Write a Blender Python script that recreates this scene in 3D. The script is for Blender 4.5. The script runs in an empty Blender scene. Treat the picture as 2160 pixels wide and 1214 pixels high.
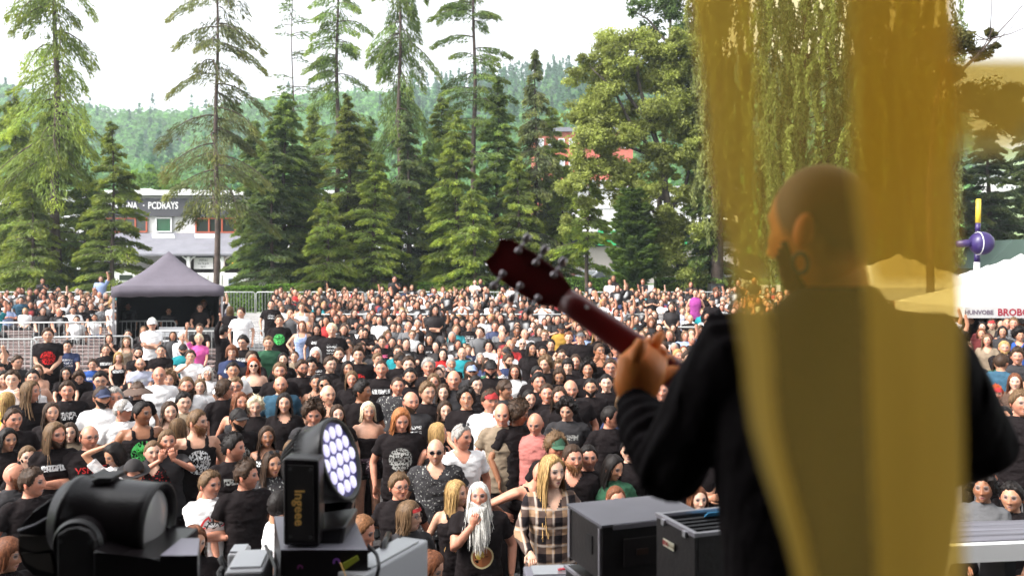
import bpy, math, random
import numpy as np
from mathutils import Vector, Matrix, Euler
from mathutils.bvhtree import BVHTree
# ------------------------------------------------------------------ camera, sky, sun, exposure
SC = bpy.context.scene; COL = SC.collection
F, CX, HY, CZ = 1900.0, 1080.0, 560.0, 3.3          # photo pixels: focal length, centre column, horizon row; eye height in metres
cd = bpy.data.cameras.new('camera'); cam = bpy.data.objects.new('camera', cd); COL.objects.link(cam)
cam.location = (0, 0, CZ); cam.rotation_euler = (math.radians(90), 0, 0)
cd.sensor_width = 36; cd.lens = 36*F/2160; cd.shift_y = -(607-HY)/2160; cd.clip_start = .05; cd.clip_end = 3000
cd.dof.use_dof = True; cd.dof.focus_distance = 8.5; cd.dof.aperture_fstop = 2.9
SC.camera = cam
SUN_EL, SUN_AZ = math.radians(44), math.radians(242)
w = bpy.data.worlds.new('World'); SC.world = w; w.use_nodes = True
nt = w.node_tree; bg = nt.nodes['Background']
sky = nt.nodes.new('ShaderNodeTexSky'); sky.sky_type = 'NISHITA'; sky.sun_disc = False
sky.sun_elevation = SUN_EL; sky.sun_rotation = SUN_AZ; sky.air_density = 1.0; sky.dust_density = 4.0
hs = nt.nodes.new('ShaderNodeHueSaturation'); hs.inputs['Saturation'].default_value = .10; hs.inputs['Value'].default_value = 1.0
tc = nt.nodes.new('ShaderNodeTexCoord'); nz_ = nt.nodes.new('ShaderNodeTexNoise'); nz_.inputs['Scale'].default_value = 2.2; nz_.inputs['Detail'].default_value = 4
mr = nt.nodes.new('ShaderNodeMapRange'); mr.inputs['To Min'].default_value = .9; mr.inputs['To Max'].default_value = 1.12
mm = nt.nodes.new('ShaderNodeVectorMath'); mm.operation = 'SCALE'
nt.links.new(tc.outputs['Generated'], nz_.inputs['Vector']); nt.links.new(nz_.outputs['Fac'], mr.inputs['Value'])
nt.links.new(sky.outputs[0], hs.inputs['Color']); nt.links.new(hs.outputs[0], mm.inputs[0]); nt.links.new(mr.outputs[0], mm.inputs['Scale'])
nt.links.new(mm.outputs[0], bg.inputs['Color']); bg.inputs['Strength'].default_value = .15
sl = bpy.data.lights.new('sun', 'SUN'); sl.energy = 1.7; sl.angle = math.radians(22); sl.color = (1, .95, .88)
so = bpy.data.objects.new('sun', sl); COL.objects.link(so)
sd = Vector((math.sin(SUN_AZ)*math.cos(SUN_EL), math.cos(SUN_AZ)*math.cos(SUN_EL), math.sin(SUN_EL)))   # towards the sun
so.rotation_euler = (-sd).to_track_quat('-Z', 'Y').to_euler()
SC.view_settings.view_transform = 'Standard'; SC.view_settings.look = 'None'; SC.view_settings.exposure = 1.6; SC.view_settings.gamma = 1
R = random.Random(7); RN = np.random.default_rng(7)
def W(px, py, d): return Vector(((px-CX)/F*d, d, CZ-(py-HY)/F*d))
def sstep(a, b, x):
    t = np.clip((np.asarray(x, float)-a)/(b-a), 0, 1); return t*t*(3-2*t)
# ------------------------------------------------------------------ mesh helpers
class MB:
    def __init__(s): s.V = []; s.Q = []; s.T = []; s.C = []; s.n = 0
    def add(s, V, Q=None, T=None, C=None):
        V = np.asarray(V, float).reshape(-1, 3); k = len(V)
        s.V.append(V)
        if Q is not None and len(Q): s.Q.append(np.asarray(Q, int).reshape(-1, 4)+s.n)
        if T is not None and len(T): s.T.append(np.asarray(T, int).reshape(-1, 3)+s.n)
        if C is None: C = np.tile((1., 1., 1., 0.), (k, 1))
        C = np.asarray(C, float)
        if C.ndim == 1: C = np.tile(C, (k, 1))
        s.C.append(C); s.n += k; return s
    def box(s, c, size, rz=0, C=None, rx=0, taper=1.0):
        x, y, z = [q/2 for q in size]
        V = np.array([(-x,-y,-z),(x,-y,-z),(x,y,-z),(-x,y,-z),(-x*taper,-y*taper,z),(x*taper,-y*taper,z),(x*taper,y*taper,z),(-x*taper,y*taper,z)])
        if rx:
            a, b = math.cos(rx), math.sin(rx); V = np.stack([V[:,0], V[:,1]*a-V[:,2]*b, V[:,1]*b+V[:,2]*a], 1)
        if rz:
            a, b = math.cos(rz), math.sin(rz); V = np.stack([V[:,0]*a-V[:,1]*b, V[:,0]*b+V[:,1]*a, V[:,2]], 1)
        return s.add(V+np.array(c, float), [(3,2,1,0),(4,5,6,7),(0,1,5,4),(1,2,6,5),(2,3,7,6),(3,0,4,7)], C=C)
    def tube(s, P, r, seg=8, C=None, cap=True):
        V, Q, T = tube(P, r, seg, cap); return s.add(V, Q, T, C)
    def arrays(s):
        V = np.concatenate(s.V) if s.V else np.zeros((0, 3))
        Q = np.concatenate(s.Q) if s.Q else np.zeros((0, 4), int)
        T = np.concatenate(s.T) if s.T else np.zeros((0, 3), int)
        return V, Q, T, np.concatenate(s.C)
    def mesh(s, name, mat=None, smooth=True, col=False):
        V, Q, T, C = s.arrays(); return mesh_from(name, V, Q, T, C if col else None, mat, smooth)
    def obj(s, name, mat, parent=None, smooth=False, col=False):
        return link(name, s.mesh(name, mat, smooth, col), parent)
def mesh_from(name, V, Q, T, C=None, mat=None, smooth=True):
    me = bpy.data.meshes.new(name); me.vertices.add(len(V)); me.vertices.foreach_set('co', np.ascontiguousarray(V, dtype=np.float32).ravel())
    nl = len(Q)*4+len(T)*3; me.loops.add(nl); me.polygons.add(len(Q)+len(T))
    me.loops.foreach_set('vertex_index', np.concatenate([np.asarray(Q, int).ravel(), np.asarray(T, int).ravel()]).astype(np.int32))
    st = np.concatenate([np.arange(len(Q))*4, len(Q)*4+np.arange(len(T))*3]).astype(np.int32)
    me.polygons.foreach_set('loop_start', st)
    me.polygons.foreach_set('use_smooth', np.full(len(st), smooth))
    me.update(calc_edges=True)
    if C is not None:
        a = me.color_attributes.new(name='Col', type='FLOAT_COLOR', domain='POINT'); a.data.foreach_set('color', np.ascontiguousarray(C, dtype=np.float32).ravel())
    if mat: me.materials.append(mat)
    return me
def link(name, me, parent=None, color=None, **props):
    o = bpy.data.objects.new(name, me); COL.objects.link(o)
    if parent is not None: o.parent = parent
    if color is not None: o.color = (*color, 1)
    for k, v in props.items(): o[k] = v
    return o
def empty(name, loc=(0,0,0), rz=0):
    o = bpy.data.objects.new(name, None); COL.objects.link(o); o.location = loc; o.rotation_euler = (0,0,rz); o.empty_display_size = .1; return o
def tag(o, label=None, cat=None, group=None, kind=None):
    if label: o['label'] = label
    if cat: o['category'] = cat
    if group: o['group'] = group
    if kind: o['kind'] = kind
    return o
def copy_tree(o, parent=None):
    c = o.copy(); COL.objects.link(c)
    if parent is not None: c.parent = parent
    for ch in list(o.children): copy_tree(ch, c)
    return c
def tube(P, r, seg=8, cap=True):
    P = np.asarray(P, float); n = len(P); r = np.asarray(r, float)
    if r.ndim == 0: r = np.full(n, float(r))
    if r.ndim == 1: r = np.stack([r, r], 1)
    tg = np.gradient(P, axis=0); tg /= np.linalg.norm(tg, axis=1)[:, None]+1e-9
    a = np.array([1., 0, 0]) if abs(tg[0,0]) < .8 else np.array([0, 1., 0])
    A = []
    for i in range(n):
        a = a-tg[i]*np.dot(a, tg[i]); a /= np.linalg.norm(a)+1e-9; A.append(a)
    A = np.array(A); B = np.cross(tg, A)
    th = np.linspace(0, 2*np.pi, seg, endpoint=False)
    V = (P[:,None,:]+A[:,None,:]*(np.cos(th)[None,:,None]*r[:,0,None,None])+B[:,None,:]*(np.sin(th)[None,:,None]*r[:,1,None,None])).reshape(-1, 3)
    i = np.arange(n-1)[:,None]*seg; j = np.arange(seg)[None,:]; k = (j+1) % seg
    Q = np.stack([i+j, i+k, i+seg+k, i+seg+j], -1).reshape(-1, 4); T = []
    if cap:
        V = np.concatenate([V, P[:1], P[-1:]]); c0, c1 = n*seg, n*seg+1
        T = [(c0, (q+1) % seg, q) for q in range(seg)]+[(c1, (n-1)*seg+q, (n-1)*seg+(q+1) % seg) for q in range(seg)]
    return V, Q, T
def rings(rows, seg=20):
    """rows: (z, halfx, halfy, cx, cy)"""
    rows = np.asarray(rows, float); n = len(rows); th = np.linspace(0, 2*np.pi, seg, endpoint=False)
    c, s_ = np.cos(th), np.sin(th); e = .85
    cx = np.sign(c)*np.abs(c)**e; sy = np.sign(s_)*np.abs(s_)**e
    V = np.stack([rows[:,3,None]+rows[:,1,None]*cx[None], rows[:,4,None]+rows[:,2,None]*sy[None], np.repeat(rows[:,0,None], seg, 1)], -1).reshape(-1, 3)
    i = np.arange(n-1)[:,None]*seg; j = np.arange(seg)[None,:]; k = (j+1) % seg
    Q = np.stack([i+j, i+k, i+seg+k, i+seg+j], -1).reshape(-1, 4)
    V = np.concatenate([V, [(rows[0,3], rows[0,4], rows[0,0]), (rows[-1,3], rows[-1,4], rows[-1,0])]]); c0, c1 = n*seg, n*seg+1
    T = [(c0, (q+1) % seg, q) for q in range(seg)]+[(c1, (n-1)*seg+q, (n-1)*seg+(q+1) % seg) for q in range(seg)]
    return V, Q, T
_lat = np.random.default_rng(3).random((32, 32, 32))
def vnoise(P, scale=1.0, seed=0):
    p = np.asarray(P)*scale+seed*7.31; i = np.floor(p).astype(int); f = p-i; f = f*f*(3-2*f); o = 0
    for dx in (0,1):
        for dy in (0,1):
            for dz in (0,1):
                wgt = (f[...,0] if dx else 1-f[...,0])*(f[...,1] if dy else 1-f[...,1])*(f[...,2] if dz else 1-f[...,2])
                o = o+wgt*_lat[(i[...,0]+dx) % 32, (i[...,1]+dy) % 32, (i[...,2]+dz) % 32]
    return o*2-1
def leafquads(C, A, B):
    """C centres, A half-length vectors, B half-width vectors -> rhombus quads"""
    n = len(C); V = np.stack([C-A, C+B, C+A, C-B], 1).reshape(-1, 3)
    return V, np.arange(n*4).reshape(-1, 4)
def remesh(V, Q, T, voxel):
    me = mesh_from('tmp', V, Q, T); o = bpy.data.objects.new('tmp', me); COL.objects.link(o)
    m = o.modifiers.new('r', 'REMESH'); m.mode = 'VOXEL'; m.voxel_size = voxel
    s = o.modifiers.new('s', 'SMOOTH'); s.iterations = 3; s.factor = .5
    dg = bpy.context.evaluated_depsgraph_get(); ev = o.evaluated_get(dg); m2 = ev.to_mesh()
    nv = len(m2.vertices); co = np.empty(nv*3, np.float32); m2.vertices.foreach_get('co', co)
    nl = len(m2.loops); li = np.empty(nl, np.int32); m2.loops.foreach_get('vertex_index', li)
    npoly = len(m2.polygons); ls = np.empty(npoly, np.int32); m2.polygons.foreach_get('loop_start', ls); lt = np.diff(np.append(ls, nl))
    ev.to_mesh_clear(); bpy.data.objects.remove(o); bpy.data.meshes.remove(me)
    q = ls[lt == 4]; t = ls[lt == 3]
    return co.reshape(-1, 3).astype(float), li[q[:,None]+np.arange(4)], li[t[:,None]+np.arange(3)]
# ------------------------------------------------------------------ materials
def N(nt, t, **k):
    n = nt.nodes.new(t)
    for a, b in k.items():
        if a.startswith('i_'):
            key = a[2:].replace('_', ' '); n.inputs[int(key) if key.isdigit() else key].default_value = b
        else: setattr(n, a, b)
    return n
def mat(name, base=(.5,.5,.5), rough=.7, metal=0, noise=0, nscale=8, bump=0, bscale=40, spec=.5, emit=None, estr=1, coat=0):
    m = bpy.data.materials.new(name); m.use_nodes = True; nt = m.node_tree; b = nt.nodes['Principled BSDF']
    b.inputs['Base Color'].default_value = (*base, 1); b.inputs['Roughness'].default_value = rough; b.inputs['Metallic'].default_value = metal
    b.inputs['Specular IOR Level'].default_value = spec
    if coat: b.inputs['Coat Weight'].default_value = coat
    if noise or bump:
        tcn = N(nt, 'ShaderNodeTexCoord')
        if noise:
            n = N(nt, 'ShaderNodeTexNoise', i_Scale=nscale, i_Detail=5.0); nt.links.new(tcn.outputs['Object'], n.inputs['Vector'])
            mr = N(nt, 'ShaderNodeMapRange', i_1=.3, i_2=.7, i_3=1-noise, i_4=1+noise); nt.links.new(n.outputs['Fac'], mr.inputs[0])
            v = N(nt, 'ShaderNodeVectorMath', operation='SCALE', i_0=base); nt.links.new(mr.outputs[0], v.inputs['Scale']); nt.links.new(v.outputs[0], b.inputs['Base Color'])
        if bump:
            n2 = N(nt, 'ShaderNodeTexNoise', i_Scale=bscale, i_Detail=3.0); nt.links.new(tcn.outputs['Object'], n2.inputs['Vector'])
            bp = N(nt, 'ShaderNodeBump', i_Strength=bump, i_Distance=.02); nt.links.new(n2.outputs['Fac'], bp.inputs['Height']); nt.links.new(bp.outputs[0], b.inputs['Normal'])
    if emit: b.inputs['Emission Color'].default_value = (*emit, 1); b.inputs['Emission Strength'].default_value = estr
    return m
def mat_attr(name, rough=.6, tr=0, spec=.4, tint=(1,1,1)):
    m = bpy.data.materials.new(name); m.use_nodes = True; nt = m.node_tree; b = nt.nodes['Principled BSDF']
    a = N(nt, 'ShaderNodeAttribute', attribute_name='Col'); b.inputs['Roughness'].default_value = rough; b.inputs['Specular IOR Level'].default_value = spec
    v = N(nt, 'ShaderNodeVectorMath', operation='MULTIPLY', i_1=tint); nt.links.new(a.outputs['Color'], v.inputs[0]); nt.links.new(v.outputs[0], b.inputs['Base Color'])
    if tr:
        t = N(nt, 'ShaderNodeBsdfTranslucent'); mx = N(nt, 'ShaderNodeMixShader', i_0=tr); out = nt.nodes['Material Output']
        nt.links.new(v.outputs[0], t.inputs['Color']); nt.links.new(b.outputs[0], mx.inputs[1]); nt.links.new(t.outputs[0], mx.inputs[2]); nt.links.new(mx.outputs[0], out.inputs['Surface'])
    return m
def text_mesh(s, size, extrude=.002, align='CENTER', bold=0):
    cu = bpy.data.curves.new('txt', 'FONT'); cu.body = s; cu.size = size; cu.extrude = extrude; cu.align_x = align; cu.align_y = 'CENTER'; cu.offset = bold; cu.resolution_u = 2
    o = bpy.data.objects.new('txt', cu); COL.objects.link(o); dg = bpy.context.evaluated_depsgraph_get(); dg.update()
    me = bpy.data.meshes.new_from_object(o.evaluated_get(dg)); bpy.data.objects.remove(o); bpy.data.curves.remove(cu); return me
def text(s, size, matl, loc, rot, parent=None, name='lettering', bold=0, extrude=.002, sx=1):
    me = text_mesh(s, size, extrude, bold=bold); me.materials.clear(); me.materials.append(matl)
    o = link(name, me, parent); o.location = loc; o.rotation_euler = rot; o.scale = (sx, 1, 1); return o
# ------------------------------------------------------------------ ground, stage house, terrace
def zg(Y):
    Y = np.asarray(Y, float)
    return np.interp(Y, [-100, 8.0, 9.2, 10.5, 14, 38, 55, 5000], [-.28, -.28, 0, .12, .22, 1.1, 1.5, 1.5])
ROW0, ROWD, NROW = 16.0, .75, 30
def ground_mat(name, c1, c2, sc, bump=.3, rough=.9):
    m = bpy.data.materials.new(name); m.use_nodes = True; nt = m.node_tree; b = nt.nodes['Principled BSDF']; b.inputs['Roughness'].default_value = rough
    tcn = N(nt, 'ShaderNodeTexCoord'); n = N(nt, 'ShaderNodeTexNoise', i_Scale=sc, i_Detail=8.0); r = N(nt, 'ShaderNodeValToRGB')
    r.color_ramp.elements[0].position = .35; r.color_ramp.elements[0].color = (*c1, 1); r.color_ramp.elements[1].position = .65; r.color_ramp.elements[1].color = (*c2, 1)
    nt.links.new(tcn.outputs['Object'], n.inputs['Vector']); nt.links.new(n.outputs['Fac'], r.inputs[0]); nt.links.new(r.outputs[0], b.inputs['Base Color'])
    n2 = N(nt, 'ShaderNodeTexNoise', i_Scale=sc*30); bp = N(nt, 'ShaderNodeBump', i_Strength=bump, i_Distance=.05)
    nt.links.new(tcn.outputs['Object'], n2.inputs['Vector']); nt.links.new(n2.outputs['Fac'], bp.inputs['Height']); nt.links.new(bp.outputs[0], b.inputs['Normal'])
    return m
M_grass = ground_mat('grass', (.05,.10,.02), (.10,.17,.04), .6)
M_asph = ground_mat('asphalt', (.07,.065,.065), (.11,.10,.10), 1.2)
M_black = mat('black_paint', (.012,.011,.012), .45, noise=.3, nscale=6)
M_stage = mat('stage_black', (.02,.018,.018), .7, noise=.3, nscale=3)
ys = np.array([-60,0,8,9.2,10.5,13.9,14.2,20,26,32,38,46,55,80,130,400,910.]); xs = np.array([-600,-300,-100,-50,-20,0,20,50,100,300,600.])
gx, gy = np.meshgrid(xs, ys); V = np.stack([gx, gy, zg(gy)-.03], -1).reshape(-1, 3); nx = len(xs)
Q = np.array([(j*nx+i, j*nx+i+1, (j+1)*nx+i+1, (j+1)*nx+i) for j in range(len(ys)-1) for i in range(nx-1)])
tag(link('ground', mesh_from('ground', V, Q, [], mat=M_grass, smooth=False)), kind='structure')
m = MB(); yp_ = [-10,8,8.6,9.2,9.8,10.5,12,15.55]; m.add([(sx*30, y_, float(zg(y_))) for y_ in yp_ for sx in (-1,1)], [(2*i, 2*i+1, 2*i+3, 2*i+2) for i in range(7)]); tag(m.obj('pavement', M_asph), kind='structure')
m = MB(); m.add([(-60,56.5,1.51),(60,56.5,1.51),(60,84,1.51),(-60,84,1.51)], [(0,1,2,3)]); tag(m.obj('road', ground_mat('pale_paving', (.28,.27,.27), (.38,.37,.36), 1.)), kind='structure')
st = MB(); st.box((0,-2.1,1.55), (18,12.6,.1)); st.box((0,4.15,.75), (18,.1,1.5)); tag(st.obj('stage_floor', M_stage), kind='structure')
st = MB(); [st.box((sx*8.2, sy, 4.2), (.35,.35,5.3)) for sx in (-1,1) for sy in (-4.2, 1.2)]; tag(st.obj('stage_posts', M_stage), kind='structure')
st = MB(); st.box((-1.2,-4.4,4.2), (13.6,.12,5.2)); st.box((-8.05,-1.6,4.2), (.12,5.2,5.2)); tag(st.obj('sun_block_wall', M_stage), kind='structure')  # unseen back wall and left wing, added to keep sun off the stage
st = MB(); st.box((0,-1.5,7.0), (17,6.4,.25)); st.box((0,1.75,6.75), (17,.2,.6)); tag(st.obj('stage_roof', M_stage), kind='structure')
def wood_mat(name, base, sc=1.0):
    m = bpy.data.materials.new(name); m.use_nodes = True; nt = m.node_tree; b = nt.nodes['Principled BSDF']; b.inputs['Roughness'].default_value = .75
    tcn = N(nt, 'ShaderNodeTexCoord'); mp = N(nt, 'ShaderNodeMapping'); mp.inputs['Scale'].default_value = (.6*sc, 14*sc, 14*sc)
    n = N(nt, 'ShaderNodeTexNoise', i_Scale=2.0, i_Detail=6.0); r = N(nt, 'ShaderNodeValToRGB')
    r.color_ramp.elements[0].position = .3; r.color_ramp.elements[0].color = (*[q*.6 for q in base], 1); r.color_ramp.elements[1].position = .7; r.color_ramp.elements[1].color = (*[q*1.35 for q in base], 1)
    nt.links.new(tcn.outputs['Object'], mp.inputs[0]); nt.links.new(mp.outputs[0], n.inputs['Vector']); nt.links.new(n.outputs['Fac'], r.inputs[0]); nt.links.new(r.outputs[0], b.inputs['Base Color'])
    return m
M_bench = wood_mat('bench_timber', (.20,.145,.135)); M_step = wood_mat('terrace_boards', (.13,.10,.095))
M_conc = ground_mat('concrete_steps', (.38,.37,.37), (.5,.49,.48), 2.)
m = MB()
for k in range(NROW+1):
    y = ROW0+k*ROWD; z = float(zg(y)); m.box((0, y+.05, z/2-.2), (60, ROWD-.004, z+.4+.006))
tag(m.obj('terrace', M_step), kind='structure')
def aisle(y): return -5.65-(y-19)*.285        # centre line of the stairs
m = MB()
for k in range(NROW+1):
    y = ROW0+k*ROWD; z = float(zg(y)); a = aisle(y)
    m.box((a, y-.13, z+.03), (1.15, .36, .09)); m.box((a, y+.24, z+.09), (1.15, .36, .1))
tag(m.obj('stairs', M_conc), kind='structure')
ORD = ['first','second','third','fourth','fifth','sixth','seventh','eighth','ninth','tenth','eleventh','twelfth','thirteenth','fourteenth','fifteenth','sixteenth','seventeenth','eighteenth','nineteenth','twentieth','twenty-first','twenty-second','twenty-third','twenty-fourth','twenty-fifth','twenty-sixth','twenty-seventh','twenty-eighth','twenty-ninth','thirtieth','thirty-first','thirty-second']
M_metal = mat('galvanised', (.62,.62,.64), .35, .9); M_leg = mat('grey_steel', (.3,.3,.31), .5, .8); M_white = mat('white_paint', (.8,.8,.8), .5); M_rail = mat('pale_rail', (.45,.46,.45), .45, .4)
for k in range(NROW):
    y = ROW0+k*ROWD; z = float(zg(y)); a = aisle(y)
    for side, x0, x1 in (('left', -24., a-.75), ('right', a+.75, 16.)):
        b = empty('bench', ((x0+x1)/2, y+.12, z)); L = x1-x0
        tag(b, f'long brown timber bench, {ORD[k]} row from the front, {side} of the grey stairs', 'bench', 'timber benches on the terrace')
        m = MB(); m.box((0,-.09,.43), (L,.16,.04)); m.box((0,.09,.43), (L,.16,.04)); m.obj('seat', M_bench, b)
        m = MB(); [m.box((q, 0, .2), (.06,.26,.4)) for q in np.linspace(-L/2+.3, L/2-.3, 7)]; m.obj('leg_frame', M_leg, b)
# ------------------------------------------------------------------ barriers and rails
def barrier(loc, rz, L, H, label, group, nb=None, matl=None):
    loc = (loc[0], loc[1], float(zg(loc[1]))); b = empty('barrier', loc, rz); tag(b, label, 'barrier', group); mt = matl or M_rail
    m = MB(); m.tube([(-L/2,0,.1),(-L/2,0,H-.06),(-L/2+.06,0,H),(L/2-.06,0,H),(L/2,0,H-.06),(L/2,0,.1)], .022); m.tube([(-L/2,0,.16),(L/2,0,.16)], .016); m.obj('frame', mt, b, True)
    m = MB(); nb = nb or int(L/.13); [m.tube([(q,0,.16),(q,0,H)], .009, 5, cap=False) for q in np.linspace(-L/2, L/2, nb+2)[1:-1]]; m.obj('bars', mt, b, True)
    for s in (-1, 1):
        m = MB(); m.box((s*L/2*.8, 0, .05), (.05,.5,.05)); m.obj('foot', mt, b)
    return b
proto = barrier((-24, 38.7, 1.1), 0, 2.3, 1.05, 'pale galvanised railing panel along the back of the seating', 'railing panels behind the last row')
for i in range(1, 17):
    c = copy_tree(proto); c.location.x = -24+i*2.36
def rail(pts, label, name='handrail', r=.025, H=1.0, mid=True, post=1.6):
    b = empty(name, pts[0]); tag(b, label, 'handrail'); P = [Vector(p)-Vector(pts[0]) for p in pts]
    m = MB(); m.tube([p+Vector((0,0,H)) for p in P], r); m.obj('top_rail', M_rail, b, True)
    if mid: m = MB(); m.tube([p+Vector((0,0,H*.55)) for p in P], r*.6); m.obj('middle_rail', M_rail, b, True)
    L = (P[-1]-P[0]).length; n = max(2, int(L/post)+1)
    for t in np.linspace(0, 1, n):
        p = P[0].lerp(P[-1], t); q = MB(); q.tube([p, p+Vector((0,0,H))], r); q.obj('post', M_rail, b, True)
rail([(-7.1,28.6,.755),(8.5,28.6,.755)], 'long white handrail crossing the middle of the seated crowd')
rail([(2.2,25.2,.63),(9.5,25.2,.63)], 'short white handrail among the seated crowd below the guitar neck', H=.95)
pA = [(-12.8,21.4),(-10.9,22.3),(-9.0,23.2)]
barrier((-12.4,20.6,.3), math.radians(6), 2.9, 1.15, 'white barrier at the left edge, nearest of the barriers on the empty steps', 'barriers across the empty left steps', nb=22)
barrier((-10.2,21.4,.33), math.radians(12), 2.2, 1.12, 'white barrier beside the man in red printed black tee', 'barriers across the empty left steps', nb=17)
barrier((-13.2,25.0,.5), math.radians(4), 4.2, 1.1, 'white barrier at left in front of the upper rows', 'barriers across the empty left steps', nb=30)
barrier((-10.3,25.4,.52), math.radians(3), 1.6, 1.1, 'short white barrier just left of the pavilion tent', 'barriers across the empty left steps', nb=12)
barrier((-8.6,23.3,.42), math.radians(-2), 2.0, 1.05, 'white barrier in front of the mixing tent', 'barriers at the tent', nb=12)
barrier((-7.0,23.4,.42), 0, 1.1, 1.05, 'narrow white barrier at the right front leg of the tent', 'barriers at the tent', nb=8)
# ------------------------------------------------------------------ pavilion tent with the mixing desk
def cloth_mat(name, base, rough=.9, bs=30, st=.3): return mat(name, base, rough, noise=.08, nscale=3, bump=st, bscale=bs)
M_tent = cloth_mat('tent_fabric', (.115,.10,.125), .85, 6, .5); M_tdark = cloth_mat('tent_wall_fabric', (.012,.012,.013))
hw = 1.41
T = empty('pavilion_tent', (-9.83, 25.8, .60), math.radians(20.8)); tag(T, 'dark grey pop-up pavilion tent with pyramid roof and black walls', 'tent')
n = 16; m = MB(); g = []
for j in range(n+1):
    for i in range(n+1):
        u, v = i/n*2-1, j/n*2-1; d = max(abs(u), abs(v)); h = 1.0*(1-d)**1.25+2.12-.06*math.sin(math.pi*abs(u if abs(v) > abs(u) else v)*.5+1.57)*d*(1-d)*2
        g.append((u*hw, v*hw, h))
m.add(g, [(j*(n+1)+i, j*(n+1)+i+1, (j+1)*(n+1)+i+1, (j+1)*(n+1)+i) for j in range(n) for i in range(n)])
o = m.obj('canopy', M_tent, T, True); o.modifiers.new('s', 'SOLIDIFY').thickness = .01
m = MB()
for (x0,y0,x1,y1) in ((-1,-1,1,-1),(1,-1,1,1),(1,1,-1,1),(-1,1,-1,-1)):
    P = [(hw*1.01*(x0+(x1-x0)*t/12), hw*1.01*(y0+(y1-y0)*t/12)) for t in range(13)]; V = [(a, b, 2.13) for a, b in P]+[(a*1.004, b*1.004, 1.86+.015*math.sin(i*2.6)) for i, (a, b) in enumerate(P)]
    m.add(V, [(i, i+1, i+14, i+13) for i in range(12)])
o = m.obj('valance', M_tent, T, True); o.modifiers.new('s', 'SOLIDIFY').thickness = .008
for sx in (-1, 1):
    for sy in (-1, 1):
        m = MB(); m.box((sx*(hw-.03), sy*(hw-.03), 1.05), (.055,.055,2.1)); m.box((sx*(hw-.03), sy*(hw-.03), .02), (.14,.14,.04)); m.obj('leg', M_metal, T)
m = MB(); m.box((0, hw-.1, 1.0), (2.7,.02,2.0)); m.obj('back_wall', M_tdark, T)
for sx in (-1, 1): m = MB(); m.box((sx*(hw-.1), .1, 1.0), (.02,2.5,2.0)); m.obj('side_wall', M_tdark, T)
m = MB(); m.box((0, 0, 1.98), (2.6,2.6,.02)); m.obj('roof_lining', M_tdark, T)
def desk(x, y, z, wd, label, white=True):
    d = empty('mixing_desk', (x, y, z)); tag(d, label, 'mixing desk')
    m = MB(); m.box((0,0,.74), (wd,.6,.05)); m.box((0,.24,.95), (wd*.95,.05,.28), rx=-.3); m.obj('console', mat('console', (.7,.7,.72) if white else (.03,.03,.03), .4), d)
    m = MB(); m.box((0,-.02,.79), (wd*.92,.4,.03), rx=.08); m.obj('control_panel', M_black, d)
    for s in (-1,1): m = MB(); m.box((s*wd*.42,0,.36), (.05,.5,.72)); m.obj('leg', M_black, d)
desk(-9.5, 24.9, .5, .75, 'white edged mixing desk under the grey tent'); desk(-8.6, 24.8, .5, .9, 'black mixing desk in front of the two crew members in black', False)
# ------------------------------------------------------------------ buildings
def pb(m, px0, px1, py0, py1, Y, depth, C=None):
    a, b = W(px0, py0, Y), W(px1, py1, Y); return m.box(((a.x+b.x)/2, Y+depth/2, (a.z+b.z)/2), (abs(b.x-a.x), depth, abs(a.z-b.z)), C=C)
M_wall = mat('white_render', (.72,.71,.70), .85, noise=.06, nscale=.6); M_fasc = mat('dark_fascia', (.055,.055,.065), .6); M_slate = mat('slate_roof', (.19,.19,.22), .6, noise=.12, nscale=1.5)
M_glass = mat('window_glass', (.03,.04,.035), .08, spec=.8); M_redf = mat('red_frame', (.45,.10,.05), .5); M_let = mat('sign_letters', (.75,.74,.75), .6); M_dark = mat('dark_interior', (.03,.025,.022), .9)
def window(parent, px0, px1, py0, py1, Y, frame, nm=2, glass=None):
    fr = MB(); a, b = W(px0, py0, Y), W(px1, py1, Y); w_, h_ = b.x-a.x, a.z-b.z; cx, cz = (a.x+b.x)/2, (a.z+b.z)/2; t = .09
    fr.box((cx, Y-.02, a.z-t/2), (w_, .1, t)); fr.box((cx, Y-.02, b.z+t/2), (w_, .1, t))
    for i in range(nm+1): fr.box((a.x+t/2+(w_-t)*i/nm, Y-.02, cz), (t, .1, h_-2*t-.004))
    f = fr.obj('window', frame, parent); g = MB(); g.box((cx, Y+.02, cz), (w_-.02, .03, h_-.02)); g.obj('pane', glass or M_glass, f)
B = empty('restaurant_building', (-26, 61, 1.5)); tag(B, 'long white two storey restaurant with dark lettered fascia behind the left trees', 'building')
B.location = (0,0,0)
m = MB(); pb(m, -160, 700, 408, 612, 61, 12); m.obj('wall', M_wall, B)
m = MB(); pb(m, 196, 520, 418, 456, 60.7, .28); m.obj('fascia', M_fasc, B)
m = MB(); pb(m, -165, 705, 401, 411, 60.4, 13); pb(m, 296, 318, 398, 402, 64, 2.); pb(m, 384, 400, 399, 402, 64, 2.); m.obj('roof', M_white, B)
for s, px, sz, sx in (('INTERZONA', 250, .62, .72), ('·', 303, .62, 1), ('PCDRAYS', 344, .66, .72), ('TELLTNS.', 467, .60, .75)):
    text(s, sz, M_let, W(px, 434, 60.66), (math.pi/2,0,0), B, bold=.014, sx=sx)
window(B, 412, 498, 459, 491, 60.9, M_redf, 3); window(B, 328, 363, 458, 490, 60.9, M_white, 1, mat('green_glass', (.03,.10,.05), .2)); window(B, 214, 311, 459, 490, 60.9, M_redf, 4); window(B, 40, 120, 459, 490, 60.9, M_redf, 3)
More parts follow.
